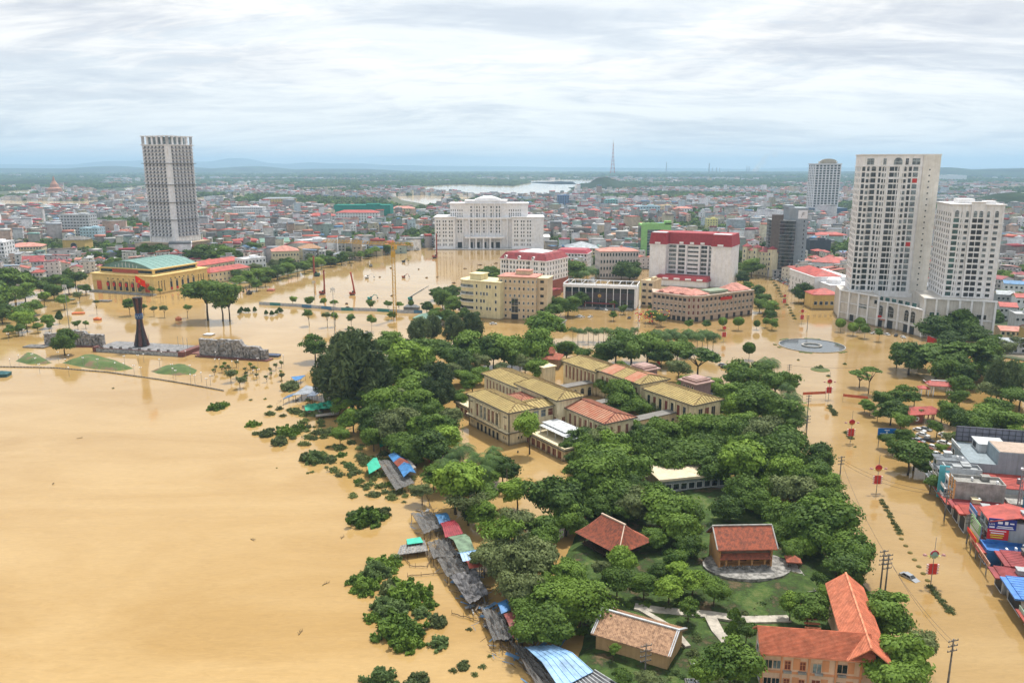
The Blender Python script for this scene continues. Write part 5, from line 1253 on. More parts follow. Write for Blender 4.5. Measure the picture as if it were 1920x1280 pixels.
def redhouse():
 z = 3.0;A = G(1347,1063,z);Bq = G(1447,1061,z);k = G(1327,1032,z);B = Bld('village_house','ochre earth house with steep dark red tiled roof on a stone terrace','house',A,Bq,7.6,z=z,land='ochre house on stone terrace')
 L,D = B.L,B.D;h = ZT(A,1029) - z;OC = paint('ochre_earth',(.45,.24,.10),streak=.3)
 B.part('wall',OC,lambda b: (b.box(0,L,1.5,D,-1.2,h),b.box(0,.4,0,1.5,-1.2,h),b.box(L - .4,L,0,1.5,-1.2,h),b.gablewall(0,0,D,h,3.4),b.gablewall(L - .2,0,D,h,3.4),b.box(.4,L - .4,.2,1.5,0,.25)))
 B.part('upper_wall',paint('dark_brown_plaster',(.20,.14,.10)),lambda b: b.box(.41,L - .41,.9,1.49,h * .66,h - .05))  # upper wall strip under the roof is darker brown than the ochre wall
 r = B.part('roof',TILED,lambda b: b.gable(0,L,-.3,D,h,3.7,.7,.2));r2 = B.part('porch_roof',TILED,lambda b: (b.box(.2,L - .2,-.2,.1,h * .48,h * .48 + .12),b.face([(.2,-.5,h * .45),(L - .2,-.5,h * .45),(L - .2,1.0,h * .66),(.2,1.0,h * .66)])))
 def tiles(b):
  ym = (D - .3) / 2;x = -.6
  while x < L + .6: b.bar((x,-1.0,h + .24),(x,ym,h + 3.94),.13,.09);b.bar((x,D + .7,h + .24),(x,ym,h + 3.94),.13,.09);x += .36
 B.part('tile_course',TILED,tiles,kind='stuff',parent=r)
 def rim(b):
  ym = (D - .3) / 2
  for x in (-.75,L + .75): b.bar((x,-1,h + .3),(x,ym,h + 4.0),.26,.2);b.bar((x,D + .7,h + .3),(x,ym,h + 4.0),.26,.2)
  b.bar((-.8,ym,h + 4.05),(L + .8,ym,h + 4.05),.35,.25)
 B.part('ridge',CONC,rim,parent=r)
 for u in (.14,.38,.62,.86): B.part('post',OC,lambda b: b.box(L * u - .2,L * u + .2,-.1,.3,0,h * .46))
 for u,w in ((.25,.9),(.5,1.2),(.75,.9)): link('window',winmesh(w,1.1,('f','dark_wood','dark_opening')),B.o,(L * u,1.47,.9))
 ST = mat('flagstone',(.30,.29,.27),.9,var=.35,scale=.9);b = MB();T = []
 for i in range(20):
  t = 2 * math.pi * i / 20;T.append((L * .5 + 9.4 * math.cos(t) + (1.5 if math.cos(t) > 0 else 0),1.0 + 6.6 * math.sin(t)))
 b.prism(T,-2.2,-.02);q = b.build('stone_terrace',ST);q.location = (B.A.x,B.A.y,z);q.rotation_euler = (0,0,B.a);tag(q,'rounded flagstone terrace under the ochre house','terrace')
 b = MB()
 for i in range(150):
  x = L * .05 + random.random() * L * .9;y = -.5 + random.uniform(-.5,.4);s_ = random.uniform(.12,.3);b.box(x,x + s_,y,y + s_,-.03,random.uniform(.1,.55))
 q2 = b.build('stone_pile',mat('grey_stones',(.28,.27,.26),.9,var=.4,scale=3),B.o,kind='stuff')
 b = MB();b.box(L * .43,L * .57,-1.3,-1.0,.02,.35);b.box(L * .43,L * .57,-1.0,-.8,.02,.6);b.build('stone_step',ST,B.o)
redhouse()
def thatch():
 z = 1.3;A = G(1094,1022,z);Bq = G(1150,1052,z);B = Bld('open_pavilion','open stilt pavilion with swooping red tiled roof beside the small lawn','pavilion',A,Bq,9,z=z,land='open red-roofed pavilion');L,D = B.L,B.D
 h = 3.6
 B.part('post',WOOD,lambda b: [b.box(x - .12,x + .12,y - .12,y + .12,-.6,h + .3) for x in ladder(.2,L - .2,4) for y in ladder(.2,D - .2,3)])
 B.part('floor',WOOD,lambda b: b.box(-.4,L + .4,-.3,D + .3,.5,.7));B.part('inner_wall',WOOD,lambda b: b.box(1.5,L - 1.5,2,D - 1,.7,h))
 rl = lambda b: b
 b = MB();o_ = 1.6;n_ = 6
 X0,X1,Y0,Y1 = -o_,L + o_ + 1.5,-o_,D + o_;ym = D / 2;ra,rb_ = 1.8,L - 1.0
 prev = None
 for k in range(n_ + 1):
  t = k / n_;zz = h - .2 + 4.2 * (t ** 1.35);x0 = X0 + (ra - X0) * t;x1 = X1 + (rb_ - X1) * t;y0 = Y0 + (ym - Y0) * t;y1 = Y1 + (ym - Y1) * t
  ring = [(x0,y0,zz),(x1,y0,zz),(x1,y1,zz),(x0,y1,zz)]
  if prev:
   for i in range(4): j = (i + 1) % 4;b.face([prev[i],prev[j],ring[j],ring[i]])
  prev = ring
 b.face([(X0,Y1,h - .2),(X1,Y1,h - .2),(X1,Y0,h - .2),(X0,Y0,h - .2)]);r = b.build('roof',TILED,B.o)
 b = MB()
 for k in range(1,26):
  t = k / 26
  f = t ** 1.35;zz = h - .2 + 4.2 * f + .06;x0 = X0 + (ra - X0) * t;x1 = X1 + (rb_ - X1) * t;y0 = Y0 + (ym - Y0) * t;y1 = Y1 + (ym - Y1) * t
  b.bar((x0,y0,zz),(x1,y0,zz),.16,.08);b.bar((x0,y0,zz),(x0,y1,zz),.16,.08);b.bar((x1,y0,zz),(x1,y1,zz),.16,.08);b.bar((x0,y1,zz),(x1,y1,zz),.16,.08)
 b.build('tile_course',TILED,r,kind='stuff');b = MB();b.bar((ra - .3,ym,h + 4.1),(rb_ + .3,ym,h + 4.1),.4,.35);b.bar((X1,Y0,h - .1),(rb_,ym,h + 4.1),.25,.2);b.build('ridge',paint('pale_ridge_mortar',(.55,.42,.33)),r)
thatch()
def orange():
 z = 1.2;A = G(1426,1288,z);B = Bld('schoolhouse','L-shaped two-storey building with bright orange tiled roofs in the bottom right corner','house',A,G(1612,1303,z),6.6,z=z,land='orange-roofed building');L,D = B.L,B.D;h = ZT(A,1222) - z
 OP = paint('salmon_orange',(.66,.30,.15),streak=.12);OC2 = paint('pale_salmon',(.70,.48,.34),streak=.12)
 B.part('wall',OC2,lambda b: (b.box(0,L,0,D,-1.5,h),b.gablewall(0,0,D,h,2.4)))
 def tr(b):
  for k in (.5,): b.box(-.12,L + .1,-.14,-.003,h * k - .25,h * k + .15)
  b.box(-.12,L + .1,-.14,-.003,h - .35,h - .02)
  for u in (0,.195,.47,.74,.985): b.box(L * u - .16,L * u + .16,-.2,-.004,-1.4,h - .4)
 B.part('trim',OP,tr)
 B.part('infill',OP,lambda b: [b.box(L * u0,L * u1,-.06,-.002,zz,zz + 2.2) for (u0,u1) in ((.31,.38),(.60,.67),(.85,.92)) for zz in (.4,h * .5 + .6)])
 for k in range(2):
  zz = .6 + k * h * .5
  for u in (.06,.145): B.win('F',L * u,zz,1.25,1.6,style=('fm','pale_salmon','window_glass'))
  for u in (.255,.405): B.win('F',L * u,zz,.95,1.6,style=('fmx','salmon_orange','maroon_shutter'))
  B.win('F',L * .55,zz - (.3 if k else 0),1.4,1.8,style=('fm','pale_salmon','pale_glass' if k else 'maroon_shutter'));B.win('F',L * .80,zz,1.7,1.7,style=('fm','pale_salmon','window_glass'))
  for u in (.255,.405,.57,.8): B.part('planter',CONC,lambda b: b.box(L * u - .7,L * u + .7,-.5,-.01,zz - .6,zz - .25))
  B.wins('L',[1.8,4.6],[zz],1.2,1.6);B.wins('R',[2,4.6],[zz],1.2,1.6)
 hr = 3.0
 def rf(b): b.gable(0,L + 1.2,-.2,D,h,hr,.7,.2)
 r = B.part('roof',TILE,rf)
 def tl(b):
  ym = (D - .2) / 2
  for k in range(22):
   t = (k + .5) / 22
   for ya in (-.9,D + .7): y = ya + (ym - ya) * t;b.bar((-.7,y,h + .23 + hr * t),(L + 1.9,y,h + .23 + hr * t),.09,.07)
 B.part('tile_course',mat('clay_tile_edge',(.42,.11,.055),.85,var=.2),tl,kind='stuff',parent=r)
 # wing running back
 b = MB();b.gable(0,26,-3.2,3.2,0,2.9,.5,.2);w = b.build('roof',TILE,B.o);w.location = (L + .6,-1.2,h + .15);w.rotation_euler = (0,0,R(84));
 b = MB()
 for k in range(18):
  t = (k + .5) / 18
  for ya in (-3.7,3.7): y = ya * (1 - t);b.bar((-.5,y,.23 + 2.9 * t),(26.5,y,.23 + 2.9 * t),.09,.07)
 b.build('tile_course',mat('clay_tile_edge',(.42,.11,.055)),w,kind='stuff');b = MB();b.bar((-.5,0,3.15),(26.5,0,3.15),.35,.2);b.build('ridge',TILE,w)
 b = MB();b.box(2.5,25.6,-2.7,2.7,-h - 1.6,.05);b.gablewall(0,0,0,0,0) if False else None;b.build('wall',OC2,w);B.part('stair',mat('rusty_stair',(.35,.12,.06),.8),lambda b: [b.box(L - 6.2,L - 3.2,D + 3 + k * .9,D + 3.6 + k * .9,.5 + k * .45,.65 + k * .45) for k in range(12)])
orange()
# long cream flat roof building in the trees
def flatroof():
 z = 0;A = G(1240,930);B = Bld('flat_hall','long hall with flat cream roof half hidden among the trees','hall',A,G(1365,917),11,z=0);h = ZT(A,918) ;h = 5.0
 B.part('wall',paint('blue_grey_wall',(.30,.33,.36)),lambda b: b.box(0,B.L,0,11,0,h));B.part('roof',paint('cream_flat_roof',(.62,.52,.38)),lambda b: (b.box(-1.2,B.L + 1.2,-1.5,12,h,h + .35),b.box(-1.2,B.L + 1.2,-1.5,-1.1,h + .35,h + .7)))
 B.wins('F',ladder(2,B.L - 2,8),[1.6],1.8,1.8)
flatroof()
# paths, lawns and park furniture in the village park
PATH = mat('pale_path',(.44,.40,.34),.9,var=.2,scale=.5);PARKP = []
def strip(name,pts,w,z,m,kind='structure'):
 b = MB();P = [G(*p,z) for p in pts];lft = [];rgt = []
 for i,p in enumerate(P):
  d = (P[min(i + 1,len(P) - 1)] - P[max(i - 1,0)]).normalized();nn = Vector((-d.y,d.x)) * (w / 2 if not isinstance(w,list) else w[i] / 2);lft.append(p + nn);rgt.append(p - nn)
 for i in range(len(P) - 1):
  for q in (0,):
   b.prism([tuple(rgt[i]),tuple(rgt[i + 1]),tuple(lft[i + 1]),tuple(lft[i])],z - .5,z)
 o = b.build(name,m,kind=kind);return o
strip('path',[(1190,1135),(1240,1143),(1330,1150),(1400,1160),(1480,1158)],2.4,1.62,PATH)
strip('path',[(1330,1151),(1345,1180),(1375,1215),(1405,1250)],2.4,1.63,PATH);strip('path',[(1200,1140),(1260,1175),(1290,1210)],1.2,1.61,PATH)
st = MB()
P0,P1 = G(1478,1052,3.0),G(1520,1110,1.5)
for i in range(16):
 t = i / 16;p = P0.lerp(P1,t);d = (P1 - P0).normalized();nn = Vector((-d.y,d.x)) * 1.3;q = P0.lerp(P1,t + 1 / 16)
 st.prism([tuple(p - nn),tuple(q - nn),tuple(q + nn),tuple(p + nn)],0,3.15 - 1.5 * t)
tag(st.build('stone_stairs',mat('pale_stone_steps',(.38,.36,.33),.9,var=.25)),'straight flight of pale stone steps descending from the ochre house terrace','stairs')
pp = G(1486,1062,2.6);b = MB();b.hip(-1.3,1.3,-1.2,1.2,2.3,1.0,.4);
t_ = empty('gate_hut',(pp.x,pp.y,2.2),R(-10),'little red-roofed gate hut at the top of the stone steps','hut');b.build('roof',TILED,t_)
b = MB();[b.box(x - .1,x + .1,y - .1,y + .1,-1,2.3) for x in (-1.1,1.1) for y in (-1,1)];b.build('post',WOOD,t_,kind='stuff')
# ================================================================== SHOP HOUSES along the flooded street on the right
SA = G(1745,905);SB = G(1925,1175);SE = (SB - SA).normalized();SN = Vector((-SE.y,SE.x));SANG = math.atan2(SE.y,SE.x)
def SP(x,y): return SA + SE * x + SN * y
lm('shop row',*SP(30,3))
def flatsign(par,w,h,m,x,y,z,rz=0,nm='sign_board',t=.15):
 b = MB();b.box(-w / 2,w / 2,0,t,0,h);o = b.build(nm,m,par,loc=(x,y,z),rz=rz);return o
def text(s,par,size,loc,rot,m,name='lettering',align='CENTER',sx=1.0):
 c = bpy.data.curves.new(name,'FONT');c.body = s;c.size = size;c.extrude = .02;c.align_x = align;c.resolution_u = 2
 o = bpy.data.objects.new(name,c);COL.objects.link(o);o.parent = par;o.location = loc;o.rotation_euler = rot;c.materials.append(m);bpy.context.view_layer.update();me = bpy.data.meshes.new_from_object(o);q = bpy.data.objects.new(name,me);COL.objects.link(q);q.parent = par;q.location = loc;q.rotation_euler = rot;bpy.data.objects.remove(o);return q
def shop(x0,x1,depth,h,lab,wall,roof=None,rm=None,floors=3,y0=0,style=('f','window_frame_white','window_glass'),balc=True,name='shop_house',para=True,ww=.5):
 A = SP(x0,y0);Bq = SP(x1,y0);B = Bld(name,lab,'shop house',A,Bq,depth,rad=1)
 L,D = B.L,depth
 B.part('wall',wall,lambda b: b.box(0,L - .03,0,D,0,h))
 fh = h / floors
 if roof == 'gable': B.part('roof',rm,lambda b: b.gable(0,L,0,D,h,1.6,.5))
 elif roof == 'lean': B.part('roof',rm,lambda b: (b.box(-.3,L + .3,-.6,D + .2,h + .02,h + .2),[b.bar((x,-.6,h + .22),(x,D + .2,h + .22),.1) for x in ladder(0,L,10)]))
 else: B.part('parapet',wall,lambda b: (b.box(-.1,L + .1,-.2,.15,h,h + .9),b.box(-.1,.12,.16,D,h,h + .8),b.box(L - .15,L + .1,.16,D,h,h + .8),b.box(.13,L - .16,D - .2,D,h,h + .8)))
 for k in range(floors):
  z = k * fh
  if k == 0: B.win('F',L / 2,.05,L * .75,fh * .72,name='shop_front',style=('f','window_frame_white','dark_opening'));B.part('awning',rm or REDROOF,lambda b: (b.box(.1,L - .1,-1.8,-.01,fh * .92,fh)))
  else:
   for u in ((.28,.72) if L > 5 else (.5,)): B.win('F',L * u,z + .7,L * ww * (.7 if L > 5 else 1),fh * .55,style=style)
   if balc: B.part('balcony',wall,lambda b: (b.box(.1,L - .1,-1.1,-.01,z,z + .15),b.box(.1,L - .1,-1.1,-1.0,z + .15,z + .9)))
 r_ = random.Random(lab)
 for k in range(3):
  x_,y_ = r_.uniform(.15,.85) * L,r_.uniform(.3,.9) * D;b = MB();t_ = r_.choice('tab');zt = h + (.2 if roof != 'gable' else 1.0)
  if t_ == 't': b.lathe([(.1,zt),(.5,zt + .05),(.5,zt + 1.3),(.15,zt + 1.5)],10,x_,y_);b.build('water_tank',METAL,B.o)
  elif t_ == 'a': b.box(x_ - .5,x_ + .5,y_ - .2,y_ + .2,zt,zt + .7);b.build('air_conditioner',WHITE,B.o)
  else: b.box(x_ - .9,x_ + .9,y_ - .9,y_ + .9,zt,zt + 1.1);b.box(x_ - 1.1,x_ + 1.1,y_ - 1.1,y_ + 1.1,zt + 1.1,zt + 1.2);b.build('stair_hut',wall,B.o)
 for k in range(1,floors):
  for q in range(2): x_ = r_.uniform(.1,.9) * L;b = MB();b.box(x_ - .4,x_ + .4,-.5,-.03,k * fh + .3,k * fh + .85);b.build('air_conditioner',LGREY,B.o)
 B.h = h;return B
# big blue-grey block
BG = paint('blue_grey_render',(.25,.30,.335),streak=.25)
A = SP(-13,8);B = Bld('big_block','large blue-grey windowless block with mesh roof screen at the right edge','building',SP(-13,8),SP(6,8),30,rad=1,land='large blue-grey block')
B.part('wall',BG,lambda b: (b.box(0,19,0,30,0,9.4),b.box(9,19,7,30,9.4,13.2),b.box(-.1,9,29.6,30,9.4,13)))
B.part('roof',paint('sandy_roof',(.42,.33,.27)),lambda b: b.box(9.2,18.8,7.2,29.8,13.2,13.35));B.part('terrace_wall',LGREY,lambda b: (b.box(0,9,-.2,.1,9.41,10.3),b.box(2,8.8,5,12,9.41,11.8),b.box(1.6,9,4.6,12.4,11.8,12.0)))
B.win('F',4.5,9.6,3.2,1.8,out=-5,style=('f','window_frame_white','dark_opening'));B.win('F',3,5.5,2.2,2.4,style=('f','window_frame_white','dark_opening'));B.win('F',12,5.2,3.2,2.4,style=('f','window_frame_white','window_glass'))
def scr(b):
 for y in (0,1): pass
 for k in range(16): b.box(-.4,-.3,1 + k * 1.8,1.12 + k * 1.8,9.4,14.2)
 for z in (9.6,11,12.4,13.8): b.box(-.42,-.28,.8,29,z,z + .12)
B.part('mesh_screen',DMETAL,scr,kind='stuff');B.part('screen_panel',mat('purple_grey_sheet',(.20,.20,.25),.7),lambda b: b.box(-.75,-.55,1,29,9.4,14.2))
# narrow houses along the front from far to near
shop(0,4.6,8,9.0,'narrow grey shop house with light grey tin roof, furthest along the row',LGREY,'lean',TIN,3)
shop(4.7,9.2,8,7.4,'narrow pale house with dark tin terrace roof, second furthest in the row',paint('dirty_white',(.50,.49,.46),streak=.4),'lean',TIN,3)
bb = shop(9.3,13.4,9,9.2,'narrow black-fronted house with turquoise edge fin',GREY,None,None,3);bb.part('fin',mat('turquoise_fin',(.10,.42,.50),.5),lambda b: b.box(bb.L - .3,bb.L,-1.7,.9,1,bb.h + 1.2))
shop(13.5,17.4,9,7.6,'narrow house with white and blue balcony bands',WHITE,None,None,3)
shop(17.5,23.2,12,9.0,'orange three-storey house with pale blue tall windows',CONC,None,None,3,style=('fx','window_frame_white','pale_glass'),balc=False).part('front_wall',paint('shop_orange',(.66,.36,.16)),lambda b: [b.box(x0,x1,-.25,-.003,2.6,9.9) for x0,x1 in ((0,.9),(2.4,3.3),(4.7,5.67))])
b_ = shop(6.2,17,20,6.6,'long low hall under a bright red tin roof below the blue-grey block',GREY,'lean',REDROOF,2,y0=11,balc=False)
shop(17.3,24,22,4.4,'grey yard building with cream stair walls behind the orange house',CONC,None,None,1,y0=13,balc=False)
shop(23.5,29,11,4.6,'low shop with dark red tin roof beside the orange house',CREAM,'lean',REDDK,1,balc=False)
shop(29.1,35,11,5.4,'low shop with faded red awning roof and blue side sign',GREY,'lean',REDROOF,1,balc=False)
shop(29,38,26,5.2,'wide red tin roof hall behind the low shops',GREY,'gable',REDROOF,1,y0=13,balc=False)
# billboard house
BH = shop(38,45.8,12,8.6,'corner house wrapped in huge advertising boards',GREY,'gable',REDROOF,3,y0=2,balc=False);lm('billboard house',*SP(42,3))
NAVY = mat('navy_sign',(.02,.04,.22),.5,var=.05);RS = mat('red_sign',(.60,.02,.02),.5,var=.05);WS = mat('white_sign',(.72,.73,.75),.6,var=.05);GS = mat('green_sign',(.25,.50,.20),.6,var=.08);YS = mat('yellow_sign',(.72,.62,.05),.5,var=.05);BS = mat('blue_sign',(.05,.22,.52),.5,var=.08)
LET = mat('white_lettering',(.8,.8,.8),.6,var=0)
L_ = BH.L
bo = empty('billboard',(SP(46.0,1.2).x,SP(46.0,1.2).y,0),SANG + R(90),'tall stacked billboard in navy, red, blue and white on the billboard house','billboard')
for (z0,z1,m) in ((6.9,9.6,NAVY),(4.2,6.88,RS),(2.8,4.18,BS),(1.0,2.78,WS)): flatsign(bo,6.0 if m is NAVY else 4.6,z1 - z0,m,3.2 if m is NAVY else 2.5,0,z0)
text('LÀM',bo,.62,(.95,-.04,7.9),(R(90),0,0),LET);text('LÀM THẬT',bo,.85,(2.5,-.04,1.45),(R(90),0,0),RS)
def marks(par,m,rows,nm='print_mark',y=-.03):
 b = MB()
 for (x0,x1,z,t) in rows: b.box(x0,x1,y,-.004,z,z + t)
 return b.build(nm,m,par)
marks(bo,LET,[(.5,1.5,8.75,.3),(.45,1.6,7.2,.35),(2.2,3.2,8.3,.6),(3.7,4.4,8.2,.8),(4.8,5.7,8.4,.3),(2.2,5.5,7.55,.2),(2.0,5.7,7.15,.2),(.6,4.2,6.35,.2),(.9,3.8,5.75,.25),(1.6,3.2,3.3,.12),(.5,4.4,1.08,.12)])
marks(bo,YS,[(.8,3.8,5.2,.25),(1.0,3.6,4.65,.25)])
b = MB();[b.box(x,x + .25,.16,.5,0,9.4) for x in (.3,2.6,4.6)];b.build('frame',METAL,bo,kind='stuff')
bo2 = empty('billboard',(SP(38.2,-.1).x,SP(38.2,-.1).y,0),SANG,'green, white and yellow banner board facing the street on the billboard house','billboard');P_ = [(GS,4.4,7.2),(WS,3.4,4.38),(YS,1.6,3.38)]
for m,z0,z1 in P_: flatsign(bo2,7.2,z1 - z0,m,3.8,0,z0)
marks(bo2,LET,[(.8 + .3 * k,6.6 - .2 * k,6.7 - .55 * k,.22) for k in range(4)])
b = MB();[b.box(x,x + .2,.16,.5,0,7) for x in (.4,3.6,7)];b.build('frame',METAL,bo2,kind='stuff')
bo3 = empty('billboard',(SP(33,1.0).x,SP(33,1.0).y,0),SANG,'slanting blue banner above the low shops beside the billboard house','billboard');flatsign(bo3,6,2.4,BS,2.5,0,5.3);flatsign(bo3,6,.5,WS,2.5,-.03,6.2,t=.02)
b = MB();[b.box(x,x + .2,.16,.5,0,7) for x in (.4,2.6,5)];b.build('frame',METAL,bo3,kind='stuff')
sg = empty('shop_sign',(SP(46.5,-1.6).x,SP(46.5,-1.6).y,0),SANG,'long tilted shop sign strip along the row below the billboard','shop sign');q = flatsign(sg,15,1.3,mat('orange_pink_sign',(.66,.36,.26),.6,var=.25,scale=1.5),5,0,2.6);q2 = flatsign(sg,7,1.0,RS,-1.5,-.05,3.9)
marks(sg,mat('brown_lettering',(.25,.10,.05)),[(-1 + 1.25 * k,-1 + 1.25 * k + .85,2.95,.55) for k in range(10)])
b = MB();[b.box(x,x + .2,.16,.4,0,3) for x in (-2,2,6,10)];b.build('frame',METAL,sg,kind='stuff')
shop(46.4,52,10,3.2,'low shop with blue tiled terrace below the billboard',BLUEP,None,None,1,balc=False)
shop(46.4,53,24,6.5,'stained concrete house behind the billboard',CONC,'gable',REDROOF,2,y0=11,balc=False)
shop(52.2,60,10,4.2,'dark courtyard shop with small red awning roof',CONCD,'lean',REDDK,1,y0=3,balc=False)
shop(53.5,62,22,7.0,'grey house with big red slanting roof near the right edge',LGREY,'gable',REDROOF,2,y0=13.5,balc=False)
shop(60.2,65.8,9,3.8,'low shop with crimson tin roof just before the blue one',GREY,'lean',REDDK,1,y0=-.6,balc=False)
shop(62.2,70,16,7.6,'white house with green-trimmed balcony near the right edge',WHITE,'lean',REDROOF,2,y0=9)
shop(66.2,76,8.5,4.6,'long shop with bright blue tin roof near the bottom right',LGREY,'lean',mat('bright_blue_tin',(.08,.22,.55),.5,var=.15),1,balc=False)
shop(76.4,86,9,5.5,'pale shop with yellow sign board at the bottom right corner',paint('mint_render',(.40,.55,.46)),None,None,2)
# telecom mast on the roofs
p_ = SP(27,14);b = MB()
for dx,dy in ((-.3,-.3),(.3,-.3),(0,.4)): b.bar((dx,dy,4),(dx * .6,dy * .6,24),.12)
for k in range(20): z = 4 + k;b.bar((-.3,-.3,z),(.3,-.3,z + 1),.07);b.bar((.3,-.3,z),(0,.4,z + 1),.07);b.bar((0,.4,z),(-.3,-.3,z + 1),.07)
mo = empty('telecom_mast',(p_.x,p_.y,0),0,'slim lattice telecom mast with white antennas above the shop roofs','mast');b.build('lattice',METAL,mo)
for k,(x,z) in enumerate(((-.7,21),(.7,21.5),(0,23),(-.5,16),(.6,13))): b = MB();b.box(x - .15,x + .15,-.8,-.6,z,z + 1.6) if k < 3 else b.lathe([(.1,z),(.45,z + .1),(.45,z + .5),(.1,z + .6)],10,x,-.5);b.build('antenna',WHITE2,mo)
b = MB();b.box(-1.3,1.3,-1,1,0,3.0);q = b.build('container',mat('sea_blue_container',(.03,.20,.38),.5,var=.15));q.location = (SP(25.5,17).x,SP(25.5,17).y,4.45);q.rotation_euler = (0,0,SANG);tag(q,'bright blue cabin on the roofs by the telecom mast','cabin')
# ================================================================== SQUARE, MONUMENT, WORKS, STREET FURNITURE
STONE = mat('carved_grey_stone',(.33,.32,.32),.9,var=.35,scale=.8,bump=.8,bscale=1.6)
def relief_wall(pa,pb,prof,lab,seed):
 A = G(*pa);Bq = G(*pb);d = Bq - A;L = d.length;B = empty('relief_wall',(A.x,A.y,0),math.atan2(d.y,d.x),lab,'sculpted wall','sculpted stone walls beside the monument')
 r = random.Random(seed);b = MB();n = 26;ny = 7;T = 2.2
 def top(u):
  for (u0,u1,h) in prof:
   if u0 <= u <= u1: return h
  return prof[-1][2]
 gridF = []
 for i in range(n + 1):
  u = i / n;h = top(u) + r.uniform(-.25,.25);gridF.append([(u * L,r.uniform(-.35,.35) - .6 * (j / ny) * 0,h * j / ny) for j in range(ny + 1)])
 for i in range(n):
  for j in range(ny): b.face([gridF[i][j],gridF[i + 1][j],gridF[i + 1][j + 1],gridF[i][j + 1]])
  a,c = gridF[i],gridF[i + 1]
  b.face([a[ny],c[ny],(c[ny][0],T,c[ny][2]),(a[ny][0],T,a[ny][2])]);b.face([(c[0][0],T,0),(a[0][0],T,0),(a[ny][0],T,a[ny][2]),(c[ny][0],T,c[ny][2])])
 for q in (gridF[0],gridF[-1]):
  for j in range(ny): b.face([q[j],q[j + 1],(q[j][0],T,q[j + 1][2]),(q[j][0],T,q[j][2])])
 b.build('stone_face',STONE,B)
 for k in range(16):   # carved figures standing proud of the face
  u = r.uniform(.05,.95);h = top(u) * r.uniform(.5,.85);x = u * L;bb = MB();z0 = r.uniform(.2,top(u) * .3)
  bb.tube([(x,-.35,z0),(x + r.uniform(-.2,.2),-.5,z0 + h * .35),(x + r.uniform(-.3,.3),-.45,z0 + h * .6)],[.5,.45,.3],7);bb.lathe([(.1,z0 + h * .6),(.28,z0 + h * .63),(.28,z0 + h * .72),(.1,z0 + h * .77)],7,x,-.45);bb.build('carved_figure',STONE,B)
 b = MB();b.box(-1.5,L + 1.5,-2,T + 1.5,0,.5);b.build('plinth',mat('dark_red_plinth',(.16,.06,.05),.7),B)
relief_wall((84,648),(194,650),[(0,.28,6.6),(.28,.70,8.2),(.70,1.01,6.4)],'carved grey stone relief wall left of the dark monument column',1)
relief_wall((375,667),(500,676),[(0,.28,8.6),(.28,.62,9.2),(.62,.66,7.2),(.66,.9,6.6),(.9,1.01,5.2)],'longer carved grey stone relief wall right of the dark monument column',2)
